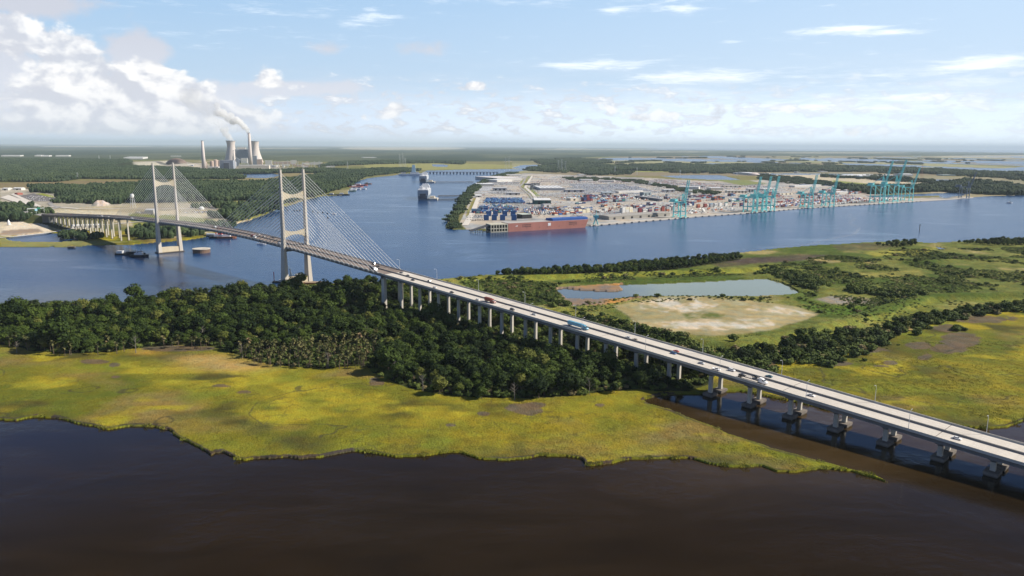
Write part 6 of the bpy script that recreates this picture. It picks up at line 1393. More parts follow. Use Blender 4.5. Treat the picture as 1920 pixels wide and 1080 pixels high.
motorboat(491, 458, .1, 1.8, 'small white motorboat on the river below the middle of the main span'); motorboat(1893, 381, .1, 2.2, 'tiny white motorboat drawing a long wake at the far right of the river'); motorboat(626, 401.5, .2, 1.5, 'small white boat at the right end of the line of buoys')
def foam(pts, w0, w1, name, z=.02):
    W = [gp(x, y)[:2] for x, y in pts]; V = []; F = []; n = len(W)
    rr = random.Random(3)
    for i, p in enumerate(W):
        a = W[max(i-1, 0)]; c = W[min(i+1, n-1)]; t = (c-a)/np.linalg.norm(c-a); nn = np.array([-t[1], t[0]]); w = (w0+(w1-w0)*i/(n-1))*(.7+.6*rr.random()); V += [(*(p+nn*w), z), (*(p-nn*w), z)]
    for i in range(n-1): F.append((2*i, 2*i+1, 2*i+3, 2*i+2))
    m, b, bs = new_mat(name); Pn = geopos(b); nz = b.noise(Pn, .12, 5, .7)
    bs.inputs['Base Color'].default_value = (.75, .78, .8, 1); bs.inputs['Roughness'].default_value = .8; b.L.new(b.ss(nz, .38, .72, .0, .26), bs.inputs['Alpha'])
    me = bpy.data.meshes.new(name); me.from_pydata(V, [], F); me.materials.append(m); o = bpy.data.objects.new(name, me); link(o); tag(o, kind='stuff')
def lerp_pts(pts, n):
    out = []
    for (a, c), (e, f) in zip(pts[:-1], pts[1:]):
        for k in range(n): out.append((a+(e-a)*k/n, c+(f-c)*k/n))
    return out+[pts[-1]]
foam(lerp_pts([(1892, 381.3), (1820, 385.5), (1740, 391), (1660, 397), (1605, 402)], 8), 1.5, 5, 'boat_wake')
foam(lerp_pts([(1580, 397), (1598, 401), (1590, 406), (1605, 409), (1592, 418), (1612, 428), (1600, 440), (1560, 447), (1530, 455), (1500, 461)], 5), 3, 4, 'foam_line')
foam(lerp_pts([(1190, 492), (1240, 488), (1290, 482), (1340, 474), (1400, 468), (1480, 461), (1530, 457)], 6), 1, 5, 'shore_foam')
# protective dolphins
for (px, py, rr, hgt, lab) in ((378, 473.5, 13.5, 6.0, 'round concrete dolphin in the river right of the far tower'),):
    P = gp(px, py); E = empty('dolphin', (P[0], P[1], 0), 0, lab, 'dolphin'); MB().lathe((0, 0, 0), [(rr, -1), (rr, hgt)], 28).build('sheet_pile_wall', colm('brown_sheet_pile', (.17, .11, .08), var=.3), E); MB().lathe((0, 0, 0), [(rr+.5, hgt), (rr+.5, hgt+.8)], 28).build('cap', m_conc, E)
P = gp(592, 533); E = empty('mooring_barge', (P[0], P[1], 0), .1, 'flat brown barge moored at the base of the near tower', 'barge'); hull(MB(), 30, 11, 2.6, .1).build('hull', m_rust, E); MB().box((0, 0, 2.8), (26, 9, .4)).build('deck', m_deck, E)
P = gp(523, 530); E = empty('spud_barge', (P[0], P[1], 0), 0, 'small barge with a red spud pole left of the near tower', 'barge'); hull(MB(), 16, 7, 1.8, .1).build('hull', m_dhull, E); MB().tube((-6, 0, 1), (-6, 0, 14), .45).build('spud_pole', m_red, E); MB().box((3, 0, 3), (5, 4, 2.4)).build('cabin', m_whull, E)
P = gp(552, 521); E = empty('crane_boat', (P[0], P[1], 0), 0, 'dark crane vessel seen through the legs of the near tower', 'crane vessel'); hull(MB(), 24, 9, 2.2, .1).build('hull', m_dhull, E)
mb = MB(); mb.tube((-2, 0, 2), (-9, 0, 19), .4); mb.tube((-2, 1.5, 2), (-9, 0, 19), .3); mb.build('boom', m_navy, E); MB().tube((-5, 0, 2), (-5, 0, 12), .8).build('tower', m_navy, E); MB().box((5, 0, 3.6), (8, 6, 3)).build('deckhouse', m_whull, E)
for i, (x, y) in enumerate([(539, 395.3), (552, 395), (557, 395.4), (562, 395), (586, 397.5), (596, 399), (605, 399.2), (614, 400.4), (614.5, 409)]):
    P = gp(x, y); E = empty('buoy', (P[0], P[1], 0), 0, 'dark mooring buoy in the loose line across the river behind the near tower', 'buoy', 'line of dark buoys'); MB().lathe((0, 0, -.5), [(1.6, 0), (2.2, 1), (2.0, 2.2), (.6, 3.0), (.3, 4.6)], 10).build('float', m_dhull, E)
P = gp(1724, 432); E = empty('channel_marker', (P[0], P[1], 0), 0, 'slim dark channel marker standing in the right part of the river', 'channel marker'); MB().tube((0, 0, -1), (0, 0, 12), .7).build('pile', m_wood, E); MB().box((0, 0, 12), (2.4, .4, 2.4)).build('board', m_green if 'm_green' in globals() else m_navy, E)
# two car carriers moored by the stern at jetties
def roro(x0, x1, yb, ytop, label, L=170):
    k = kpx(yb); P = gp((x0+x1)/2, yb); w = (x1-x0)*k; h = (yb-ytop)*k; yaw = math.atan2(P[1]+400, P[0]+60)
    E = empty('car_carrier', (P[0]+math.cos(1.62)*L/2, P[1]+math.sin(1.62)*L/2, 0), 1.62, label, 'ship', 'car carriers'); hh_ = h*.66
    hull(MB(), L, w, hh_*.45, .12).build('hull', colm('grey_blue_hull', (.16, .20, .25)), E); MB().box((-L*.02, 0, hh_*.72), (L*.90, w, hh_*.54)).build('car_decks', colm('pale_grey_side', (.42, .45, .48)), E)
    MB().box((-L*.1, 0, hh_+1.2), (L*.7, w*.94, 2.2)).build('top_deck', m_whull, E)
    for x, y, sx_, sy_, sz in ((L*.30, 0, 22, w*.8, h*.16), (L*.30, 0, 14, w*.6, h*.26), (-L*.32, w*.2, 14, w*.3, h*.2), (-L*.2, -w*.25, 8, w*.2, h*.14)): MB().box((x, y, hh_+2+sz/2), (sx_, sy_, sz)).build('superstructure', m_whull, E)
    for x in (-L*.38, -L*.1, L*.3): MB().tube((x, 0, hh_), (x, 0, hh_+h*.36), .6, .3, 6).build('mast', m_whull, E)
    MB().box((-L*.505, 0, hh_*.42), (1.2, w*.55, hh_*.5)).build('stern_ramp', colm('dark_ramp', (.10, .10, .11)), E)
    return E
roro(783, 803, 375.5, 348, 'nearer grey and white car carrier, stern towards the bridge, moored at the double jetty'); roro(786, 800, 342.5, 325, 'farther grey and white car carrier moored at the single jetty upriver')
def pontoon(x0, x1, yb, hgt, label):
    a = gp(x0, yb); c = gp(x1, yb); E = empty('pontoon', (a[0], a[1], 0), 0, label, 'pontoon', 'mooring pontoons'); L = c[0]-a[0]; MB().box((L/2, 22, hgt/2), (L, 44, hgt)).build('float', m_conc, E); MB().box((L*.4, 24, hgt+3), (L*.5, 20, 6)).build('ramp_house', colm('cream_wall', (.68, .62, .5)), E)
pontoon(803, 820, 375.5, 6, 'cream mooring pontoon right of the nearer car carrier'); pontoon(800.5, 815, 343, 6, 'cream mooring pontoon right of the farther car carrier')
def trestle(p0, p1, n, w, zt, name, label, cat='jetty', m=None, piles=True, rail=0):
    a = gp(*p0); c = gp(*p1); L = float(np.linalg.norm((c-a)[:2])); yaw = math.atan2(c[1]-a[1], c[0]-a[0]); E = empty(name, (a[0], a[1], 0), yaw, label, cat); m = m or m_wood
    MB().box((L/2, 0, zt), (L, w, 1.2)).build('deck', m, E)
    for i in range(n):
        x = L*(i+.5)/n; mb = MB(); mb.box((x, 0, zt/2-1), (max(1.4, rail), w*.8, zt+1)); mb.build('pile_bent', m, E)
    if rail: MB().box((L/2, w/2, zt+1.5), (L, .5, 1.6)).build('side_girder', m, E)
    return E
trestle((821, 375.7), (864, 375.2), 20, 4, 4.5, 'jetty', 'front walkway of the double jetty beside the nearer car carrier'); trestle((821, 369), (864, 368.4), 20, 4, 4.5, 'jetty', 'rear walkway of the double jetty beside the nearer car carrier'); trestle((815, 343.2), (888, 342.8), 26, 6, 6, 'jetty', 'long single jetty from the farther car carrier to the terminal')
trestle((797, 326), (935, 326.5), 22, 9, 11, 'railway_bridge', 'low grey railway bridge on many piers crossing the river upstream', 'bridge', colm('grey_blue_bridge', (.22, .24, .27)), rail=9)
trestle((1836, 324), (1898, 325), 18, 14, 14, 'causeway_bridge', 'pale road bridge on piers over the far right marsh channel', 'bridge', m_conc, rail=10)
trestle((1000, 317.2), (1100, 318.2), 24, 10, 10, 'railway_bridge', 'thin low bridge over the far creek behind the port', 'bridge', m_conc, rail=8)
# shipyard on the left bank
for i, (x, y, L, c, lab) in enumerate([(625, 366.5, 34, m_dhull, 'black workboat moored at the shipyard, left of two'), (644, 366, 34, m_dhull, 'black workboat moored at the shipyard, right of two'), (668, 351, 46, colm('pale_red_barge', (.48, .14, .10)), 'nearest red barge of the shipyard'), (676, 348, 50, colm('pale_red_barge', (.48, .14, .10)), 'farthest red barge of the shipyard'), (690, 345.5, 26, m_rust, 'rusty tug with tan wheelhouse at the tip of the shipyard'), (662, 356, 22, m_whull, 'white moored yacht left in the shipyard basin'), (670, 355.5, 24, m_whull, 'white moored yacht in the middle of the shipyard basin'), (680, 355, 24, m_whull, 'white moored yacht right in the shipyard basin'), (661, 359, 20, colm('green_hull', (.1, .16, .12)), 'small dark green boat below the white yachts')]):
    P = gp(x, y); E = empty('moored_boat', (P[0], P[1], 0), .15*(i % 3), lab, 'boat'); hull(MB(), L*1.3, L*.34, 4, .15).build('hull', c, E); MB().box((-L*.2, 0, 6), (L*.4, L*.2, 4.5)).build('deckhouse', m_whull if i != 4 else m_deck, E)
P = gp(771, 329); E = empty('survey_ship', (P[0], P[1], 0), .1, 'white ship with a tall pale blue gantry at the upstream bend', 'ship'); hull(MB(), 150, 26, 9, .12).build('hull', m_whull, E); MB().box((20, 0, 15), (50, 20, 10)).build('superstructure', m_whull, E); MB().frust((15, 0, 19), (26, 20), (15, 0, 62), (16, 14)).build('gantry', colm('pale_blue_gantry', (.45, .62, .68)), E); MB().box((-45, 0, 14), (30, 16, 8)).build('deck_cargo', m_conc, E)
# shore houses
building('boathouse', (341, 437), (356, 436), 7, 16, colm('cream_wall', (.68, .62, .5)), m_roofw, 'cream riverside house between the trees right of the far tower', 'house', None, 'gable', 2)
building('shore_house', (342, 430.5), (350, 430), 5, 12, m_wall, m_roofw, 'small white house half hidden by trees right of the far tower', 'house', None, 'gable', 1)
trestle((127, 465.5), (141, 465.2), 5, 5, 2.4, 'jetty', 'short wooden jetty with a small cabin on the left shore')
building('terminal_shed', (135, 430), (188, 428), 6, 18, m_wall, m_roofw, 'white roofed shed seen between the piers of the far left viaduct', 'shed', None, 'gable', 4)

# ---------------------------------------------------------------- power station
m_pst = colm('power_station_cladding', (.27, .30, .35)); m_stack = colm('stack_concrete', (.60, .54, .50), streak=True); m_cream = colm('cream_wall', (.68, .62, .5)); m_tanp = colm('tan_silo', (.52, .40, .33))
def chimney(xt, yt, xb, yb, rt, rb, label, name='chimney', cap=True):
    k = kpx(yb); P = gp(xb, yb); h = (yb-yt)*k; E = empty(name, (P[0], P[1], 1), 0, label, 'chimney'); MB().lathe((0, 0, 0), [(rb*k, 0), ((rb*.6+rt*.4)*k, h*.4), (rt*k, h)], 20).build('shaft', m_stack, E, smooth=True)
    if cap: MB().lathe((0, 0, h), [(rt*k*1.06, -k*.3), (rt*k*1.06, k*.5)], 20).build('rim', m_pst, E)
    return P, h
chimney(378, 269.5, 383, 319, 2.0, 3.6, 'tall slender chimney standing apart on the left of the power station'); CP_, CH_ = chimney(467.5, 255.5, 470.5, 312, 2.2, 3.4, 'tallest chimney of the power station, smoking'); chimney(438, 286, 440, 318, 1.2, 2.4, 'short reddish chimney in front of the left cooling tower')
def cooling(xc, yt, yb, rt, rw, rb, label):
    k = kpx(yb); P = gp(xc, yb); h = (yb-yt)*k; E = empty('cooling_tower', (P[0], P[1], 1), 0, label, 'cooling tower', 'cooling towers'); pr = []
    for t in np.linspace(0, 1, 14):
        r_ = rw*math.sqrt(1+((t-.78)/.78)**2*((rb/rw)**2-1)) if t < .78 else rw+(rt-rw)*((t-.78)/.22)**1.5; pr.append((r_*k, h*(.05+.95*t)))
    n = 32; mb = MB(); vs = [(r_*math.cos(2*math.pi*a/n), r_*math.sin(2*math.pi*a/n), z) for r_, z in pr for a in range(n)]; mb._add(vs, [(j*n+i, j*n+(i+1) % n, (j+1)*n+(i+1) % n, (j+1)*n+i) for j in range(len(pr)-1) for i in range(n)]); mb.build('shell', m_stack, E, smooth=True, fix=False)
    mb = MB(); mb.lathe((0, 0, h), [(rt*k*1.01, -k*.5), (rt*k*1.02, 0)], 32); mb.V = mb.V; o = MB()
    ringm = MB(); vs = [(rr*math.cos(2*math.pi*a/n), rr*math.sin(2*math.pi*a/n), z) for rr, z in ((rt*k*1.03, h-k*.9), (rt*k*1.03, h+.5), (rt*k*.97, h+.5)) for a in range(n)]; ringm._add(vs, [(j*n+i, j*n+(i+1) % n, (j+1)*n+(i+1) % n, (j+1)*n+i) for j in range(2) for i in range(n)]); ringm.build('rim', m_pst, E)
    for a in range(16): t = 2*math.pi*a/16; MB().tube((rb*k*math.cos(t), rb*k*math.sin(t), -1), (rb*k*.98*math.cos(t+.1), rb*k*.98*math.sin(t+.1), h*.06), 1.6, n=5).build('strut', m_stack, E)
    return P, h, rt*k
T1 = cooling(435, 268.5, 305, 7.6, 6.4, 12.5, 'left cooling tower of the power station, half hidden by a short chimney'); T2 = cooling(479.5, 269, 306, 7.4, 6.4, 13.0, 'right cooling tower of the power station, behind the tallest chimney')
def pblock(x0, x1, yb, hpx, depth, m, roof, label, kind='flat', doors=0, cat='building'):
    return building('plant_building', (x0, yb), (x1, yb), hpx*kpx(yb), depth, m, roof, label, cat, None, kind, doors)
pblock(447, 505, 320, 8.5, 60, m_cream, colm('cream_roof', (.62, .58, .52)), 'very long cream turbine hall at the front of the power station', 'flat', 0)
pblock(412, 438, 319.5, 17, 80, m_pst, m_roofg, 'dark blue-grey boiler house left of the long cream hall'); pblock(420, 430, 319.7, 13, 30, colm('dark_steelwork', (.08, .09, .11)), m_roofg, 'dark steelwork block in front of the boiler house')
pblock(442, 466, 306, 23, 120, m_pst, m_roofw, 'dark boiler block between the left cooling tower and the tallest chimney'); pblock(452, 464, 307, 9, 60, m_wall, m_roofw, 'white filter house beside the tallest chimney'); pblock(474, 482, 310, 16, 60, m_pst, m_roofw, 'boiler block right of the tallest chimney')
pblock(482, 492, 312, 12, 50, m_tanp, m_roofw, 'tan filter house in front of the right cooling tower'); pblock(392, 410, 318.5, 5, 40, m_wall, m_roofw, 'low pale building under the tan silos'); pblock(448, 500, 313, 3.5, 30, m_wall, m_roofw, 'white annexe on the rear side of the long cream hall')
pblock(497, 510, 309, 7, 40, m_wall, m_roofw, 'white crusher building right of the cooling towers'); pblock(512, 545, 308, 4, 30, m_tanp, m_roofw, 'long tan conveyor gallery right of the power station'); pblock(545, 556, 307, 6, 30, m_wall, m_roofg, 'cluster of tan sheds right of the power station'); pblock(568, 596, 309, 3, 40, m_wall, m_roofw, 'low white sheds at the right of the coal yard'); pblock(585, 602, 309.5, 4.5, 20, m_wall, m_roofw, 'white shed at the far right of the coal yard')
pblock(570, 598, 319, 2.0, 40, m_wall, m_roofw, 'flat white roof left of two in the trees behind the near tower'); pblock(602, 620, 320, 3.0, 50, m_wall, m_roofw, 'flat white roof right of two in the trees behind the near tower'); pblock(342, 362, 313, 3, 60, m_pst, colm('pale_tent_roof', (.6, .58, .55)), 'pitched pale roof left of the slender chimney', 'gable')
for x0, x1, yb, hp, dd, mm, rr_, lab in [(447, 462, 304.5, 25, 60, m_wall, m_roofw, 'white roof structure on top of the main boiler block'), (472, 477, 305, 18, 40, m_wall, m_roofg, 'slim grey block just right of the tallest chimney'), (436, 442, 309, 14, 30, m_wall, m_roofg, 'slim pale block in front of the left cooling tower'), (466, 476, 309, 9, 60, m_wall, m_roofw, 'white lattice filter block under the tallest chimney'), (441, 448, 312, 12, 40, m_pst, m_roofg, 'narrow dark block left of the boiler house row'), (484, 497, 316, 6, 40, m_tanp, m_roofw, 'tan pump house right of the long cream hall'), (505, 520, 314, 3.5, 40, m_wall, m_roofw, 'low white shed line right of the long cream hall'), (528, 540, 312, 3, 30, m_wall, m_roofw, 'white shed in the switchyard, left one'), (552, 566, 312.5, 3, 30, m_tanp, m_roofw, 'tan shed in the switchyard, right one'), (430, 442, 313, 8, 60, m_pst, m_roofw, 'dark block at the foot of the left cooling tower'), (366, 378, 318.5, 3, 40, m_wall, m_roofw, 'low white shed left of the slender chimney'), (612, 628, 314, 2.2, 30, m_wall, m_roofw, 'thin white roof at the right end of the coal yard')]: pblock(x0, x1, yb, hp, dd, mm, rr_, lab)
for i, (x, yt, yb, r_) in enumerate([(398, 303, 317, 3.2), (405.5, 301, 318, 3.4), (411, 302, 315, 2.6), (387, 305, 318, 1.8)]):
    k = kpx(yb); P = gp(x, yb); E = empty('silo', (P[0], P[1], 1), 0, ['left of the three tan silos', 'middle and tallest of the three tan silos', 'right of the three tan silos', 'slim silo beside the slender chimney'][i], 'silo'); MB().lathe((0, 0, 0), [(r_*k, 0), (r_*k, (yb-yt)*k*.93), (r_*k*.5, (yb-yt)*k)], 18).build('shell', m_tanp, E)
rq = random.Random(21)
for i in range(22):
    x = rq.uniform(494, 622); y = rq.uniform(306, 316); w_ = rq.uniform(4, 11); hp = rq.uniform(1.2, 3.4)
    pblock(x, x+w_, y, hp, rq.uniform(20, 60), rq.choice((m_wall, m_tanp, m_cream)), rq.choice((m_roofw, m_roofg, m_roofw)), 'small pale shed in the coal yard right of the power station')['group'] = 'small sheds of the coal yard'
# sloping conveyor
a = gp(444, 309, 1); c = gp(468, 310, 1); E = empty('coal_conveyor', (a[0], a[1], 0), 0, 'white sloping coal conveyor leading to the tallest chimney', 'conveyor'); mb = MB(); mb.tube((0, 0, 60), (c[0]-a[0], c[1]-a[1], 8), 3.2, n=4); mb.build('gallery', m_whull, E)
for t in (.2, .5, .8): MB().tube(((c[0]-a[0])*t, (c[1]-a[1])*t, 0), ((c[0]-a[0])*t, (c[1]-a[1])*t, 60-52*t), 1.0).build('leg', m_pst, E)
# arched coal shed
k = kpx(311); a = gp(312, 311); E = empty('coal_shed', (a[0]+12*k, a[1]+60, 0), 0, 'big brown rounded coal heap left of the power station', 'coal heap'); mb = MB(); n = 20
mb.lathe((0, 0, 0), [(19*k, 0), (17*k, 4.5*k), (13*k, 8.6*k), (8*k, 11.5*k), (2.5*k, 13*k)], 26); mb.build('heap', colm('brown_coal', (.17, .125, .10), var=.3, scale=.02), E, smooth=True)
# steam: uniform pale vapour in lumpy closed shapes
mv = bpy.data.materials.new('steam'); mv.use_nodes = True; nt = mv.node_tree; nt.nodes.clear(); ou = nt.nodes.new('ShaderNodeOutputMaterial'); pv = nt.nodes.new('ShaderNodeVolumePrincipled'); pv.inputs['Color'].default_value = (1, 1, 1, 1); pv.inputs['Density'].default_value = .013; pv.inputs['Emission Strength'].default_value = 0.0; pv.inputs['Anisotropy'].default_value = .2; nt.links.new(pv.outputs[0], ou.inputs['Volume']); mv.cycles.homogeneous_volume = True
mv2 = mv.copy(); mv2.name = 'thin_steam'; mv2.node_tree.nodes['Principled Volume'].inputs['Density'].default_value = .005
def steam_mat(name, dens):
    m = bpy.data.materials.new(name); m.use_nodes = True; nt = m.node_tree; nt.nodes.clear(); ou = nt.nodes.new('ShaderNodeOutputMaterial'); pv = nt.nodes.new('ShaderNodeVolumePrincipled'); pv.inputs['Color'].default_value = (1, 1, 1, 1); pv.inputs['Density'].default_value = dens; nt.links.new(pv.outputs[0], ou.inputs['Volume']); m.cycles.homogeneous_volume = True; return m
mv = steam_mat('steam', .05); mv2 = steam_mat('thin_steam', .018)
def plume(name, pts, D, m, label, seed):
    """pts: px, py, radius px along the plume; D distance of the plume"""
    r = np.random.default_rng(seed); bm = bmesh.new(); P3 = []
    for x, y, rr in pts:
        v = ray(x, y); t = D/v[1]; p = np.array([0, 0, CH])+v*t; P3.append((p, rr*D/FL))
    for (p, ra), (q_, rb) in zip(P3[:-1], P3[1:]):
        n = max(2, int(np.linalg.norm(q_-p)/(min(ra, rb)*.55)))
        for i in range(n):
            t = (i+r.random()*.5)/n; c = p+(q_-p)*t; R = ra+(rb-ra)*t
            for s in range(2):
                off = r.normal(size=3)*R*.33; f = R*(.62+.3*r.random()); mt = Matrix.Translation(Vector(c+off)) @ Matrix.Diagonal((f, f, f*.9, 1)); bmesh.ops.create_icosphere(bm, subdivisions=2, radius=1.0, matrix=mt)
    me = bpy.data.meshes.new(name); bm.to_mesh(me); bm.free(); me.materials.append(m); o = bpy.data.objects.new(name, me); link(o); o['kind'] = 'stuff'
    rm = o.modifiers.new('merge', 'REMESH'); rm.mode = 'VOXEL'; rm.voxel_size = 6.0
    tx = bpy.data.textures.new(name, 'CLOUDS'); tx.noise_scale = min(P3[0][1]*2.2, 45); tx.noise_depth = 4; dm = o.modifiers.new('lumps', 'DISPLACE'); dm.texture = tx; dm.strength = min(P3[0][1]*1.5, 30); dm.mid_level = .55; dm.texture_coords = 'GLOBAL'; sm = o.modifiers.new('smooth', 'SMOOTH'); sm.iterations = 3; return o
Dp = CP_[1]
mv3 = steam_mat('fading_steam', .02); mv4 = steam_mat('faint_steam', .0022)
plume('chimney_steam', [(467.5, 254, 2.2), (464, 244, 4.4), (456, 235, 6), (445, 226, 8), (434, 219, 9)], Dp, mv, '', 1)
plume('chimney_steam', [(436, 220, 8), (422, 213, 10), (406, 206, 12)], Dp, mv3, '', 4)
plume('chimney_steam', [(408, 208, 12), (388, 198, 16), (364, 187, 20), (345, 180, 22)], Dp, mv4, '', 5)
plume('tower_steam', [(435, 267, 6.2), (430, 259, 6.5), (424, 249, 7), (416, 240, 8)], T1[0][1], mv2, '', 2)
plume('tower_steam', [(418, 242, 8), (404, 229, 10), (390, 217, 12)], T1[0][1], mv4, '', 6)
plume('tower_steam', [(479, 267.5, 6.0), (473, 261, 6), (463, 252, 7), (452, 243, 8)], T2[0][1], mv4, '', 3)
# water tower
k = kpx(390); P = gp(249.5, 390); hT = 25*k; E = empty('water_tower', (P[0], P[1], 1), 0, 'white water tower with a bulb tank on lattice legs on the left shore', 'water tower'); MB().lathe((0, 0, hT), [(1.0*k, -7.5*k), (2.9*k, -6.8*k), (3.2*k, -5.2*k), (3.2*k, -1.5*k), (2.2*k, -.4*k), (.4*k, 0)], 20).build('tank', m_whull, E, smooth=True)
for a_ in range(6):
    t = a_*math.pi/3; MB().tube((5.2*k*math.cos(t), 5.2*k*math.sin(t), 0), (2.7*k*math.cos(t), 2.7*k*math.sin(t), hT-6.4*k), .55, n=6).build('leg', m_whull, E)
    t2 = t+math.pi/3; MB().tube((4.2*k*math.cos(t), 4.2*k*math.sin(t), hT*.28), (4.2*k*math.cos(t2), 4.2*k*math.sin(t2), hT*.28), .3, n=5).build('ring_beam', m_whull, E)
MB().tube((0, 0, 0), (0, 0, hT-7*k), 1.0).build('riser', m_whull, E)
# masts and pylons
def pylon(px, yt, yb, label, group, m=None):
    k = kpx(yb); P = gp(px, yb); h = (yb-yt)*k; E = empty('pylon', (P[0], P[1], 1), 0, label, 'pylon', group); w = h*.06+1.5; mb = MB(); m = m or m_galv
    for sx, sy in ((-1, -1), (1, -1), (1, 1), (-1, 1)): mb.tube((sx*w, sy*w, 0), (sx*w*.15, sy*w*.15, h), k*.10, k*.07, 4)
    for q_ in range(6):
        z0, z1 = h*q_/6, h*(q_+1)/6; f0, f1 = w*(1-.85*q_/6), w*(1-.85*(q_+1)/6); mb.tube((-f0, -f0, z0), (f1, -f1, z1), k*.05, n=4); mb.tube((f0, f0, z0), (-f1, f1, z1), k*.05, n=4)
    mb.build('lattice', m, E); mb = MB()
    for f in (.72, .84, .95): mb.box((0, 0, h*f), (h*.24, 1.0, 1.0))
    mb.build('cross_arms', m, E); return E
for x, yt, yb in [(516, 303, 318), (522, 305, 318), (531, 305, 319), (540, 302, 319), (549, 306, 319), (559, 304, 319), (568, 305, 319), (584, 305, 319), (590, 304, 319), (599, 303, 319)]: pylon(x, yt, yb, 'thin grey mast of the switchyard behind the near tower', 'switchyard masts')
for x, yt, yb, lab in [(652, 304, 321, 'grey pylon alone at the woods behind the right leg of the near tower'), (750, 290, 316, 'left of the three grey pylons on the far marsh'), (755.5, 288, 316, 'tallest middle of the three grey pylons on the far marsh'), (760, 297, 316, 'right of the three grey pylons on the far marsh'), (948, 296, 320, 'left of two tall pylons at the railway bridge end'), (954, 293, 320, 'right of two tall pylons at the railway bridge end'), (1047, 300, 322, 'left of the pylon trio above the port'), (1053, 299, 322, 'middle of the pylon trio above the port'), (1060, 302, 322, 'right of the pylon trio above the port'), (1153, 312, 326, 'pylon behind the port left of a pair'), (1194, 314, 328, 'pylon behind the port right of a pair'), (1275, 318, 332, 'pylon beside the far white lake'), (146, 325, 337, 'small pylon in the forest on the left'), (186, 293, 300, 'small far pylon left of the white warehouse'), (207, 293, 300, 'small far pylon just left of the white warehouse')]: pylon(x, yt, yb, lab, None)
pylon(1727, 308, 341, 'tall red lattice mast behind the rightmost teal crane', None, m_redl)
# far white warehouses in the forest on the left and elsewhere
for x0, x1, yb, h, d, lab in [(2, 38, 293.5, 1.6, 250, 'long white warehouse at the left edge of the far forest'), (65, 77, 293.5, 1.8, 250, 'far white warehouse second from the left'), (79, 92, 293.8, 1.6, 250, 'far white warehouse third from the left'), (104, 129, 293.6, 1.6, 250, 'far white warehouse fourth from the left'), (232, 268, 298.5, 2.6, 500, 'broad white warehouse in the far forest left of the far tower'), (12, 29, 309.5, 2.0, 90, 'white building in the forest at the far left'), (44, 53, 311.5, 1.2, 60, 'low grey-white building in the left forest'), (75, 88, 310, 1.4, 60, 'white building in the left forest below the warehouses'), (0, 5, 317, 2, 60, 'small white building at the left edge of the forest'), (320, 340, 293.5, .7, 100, 'thin pale building beyond the coal heap'), (682, 706, 296, .7, 200, 'pale flat building in the far forest upriver'), (950, 978, 329.5, 1.5, 60, 'thin pale shed along the back of the port'), (1086, 1098, 329, 1.6, 60, 'white house in the trees behind the port'), (1403, 1424, 328.5, 4, 150, 'white shed by the pale dome'), (1380, 1386, 326, 2, 40, 'small white shed left of the pale dome'), (1540, 1552, 323, 1.6, 60, 'small white roof left in the village beyond the cranes'), (1646, 1660, 322, 1.6, 60, 'small white roof in the village beyond the cranes'), (1494, 1500, 324.5, 2, 40, 'small white hut beyond the tall cranes on the left')]:
    building('far_building', (x0, yb), (x1, yb), h*kpx(yb), d, m_wall, m_roofw, lab, 'building')
k = kpx(329); P = gp(1413, 329); E = empty('storage_dome', (P[0], P[1], 1), 0, 'pale pink-white storage dome among trees behind the crane trio', 'storage dome'); MB().lathe((0, 0, 0), [(12*k, 0), (11*k, 2.4*k), (7*k, 4.4*k), (1.5*k, 5.2*k)], 24).build('dome', colm('pink_white_dome', (.66, .56, .52)), E, smooth=True)
k = kpx(327); P = gp(1440, 327); E = empty('storage_tank', (P[0], P[1], 1), 0, 'small cream storage tank right of the pale dome', 'storage tank'); MB().lathe((0, 0, 0), [(3.6*k, 0), (3.6*k, 2.6*k), (.5*k, 3.2*k)], 20).build('shell', m_cream, E)
# left shore: toll plaza, road, sheds, sand heap
building('white_shed', (117, 372), (128, 371.5), 6, 30, m_wall, m_roofw, 'white roofed pavilion beside the dark car park on the left', 'pavilion', None, 'gable', 1)
building('red_shed', (33, 366), (43, 365.5), 6, 18, colm('red_brick_wall', (.38, .12, .09)), colm('red_roof', (.42, .16, .12)), 'red building beside the car park at the far left', 'building')
for x0, x1, y, lab in [(4, 15, 357.5, 'white house group at the far left, left one'), (24, 40, 357, 'white house group at the far left, right one')]: building('white_house', (x0, y), (x1, y), 7, 30, m_wall, m_roofw, lab, 'house', None, 'gable', 1)
P = gp(17, 423); E = empty('white_tank', (P[0], P[1], 1), 0, 'small white cone-topped silo on the sandy yard at the left edge', 'silo'); MB().lathe((0, 0, 0), [(3, 0), (3, 6), (.5, 12)], 14).build('shell', m_whull, E); MB().box((0, 0, .6), (8, 8, 1.2)).build('plinth', m_conc, E)
building('dock_shed', (272, 401.5), (288, 401.5), 9, 30, m_wall, m_roofw, 'white storage shed on the sandy ground left of the far tower', 'shed', None, 'arch', 0)
P = gp(378, 393.5); E = empty('white_tent', (P[0], P[1], 1), 0, 'round white tank on the sandy shore seen through the stays', 'tank'); MB().lathe((0, 0, 0), [(7, 0), (7, 5), (3, 8)], 18).build('shell', m_whull, E); MB().lathe((0, 0, 8), [(3, 0), (.5, .6)], 12).build('cap', m_whull, E)
def gsheet(name, pts, z, m): return sheet(name, [gp(x, y)[:2] for x, y in pts], z, m)
m_asph = colm('pale_asphalt', (.34, .32, .30)); m_crd = colm('pale_concrete_road', (.66, .61, .54))
gsheet('road', [(0, 371.5), (16, 367), (50, 378), (76, 390), (40, 384)], 2.45, m_crd); gsheet('road', [(20, 365.5), (26, 364), (78, 388), (73, 390)], 2.5, m_crd)
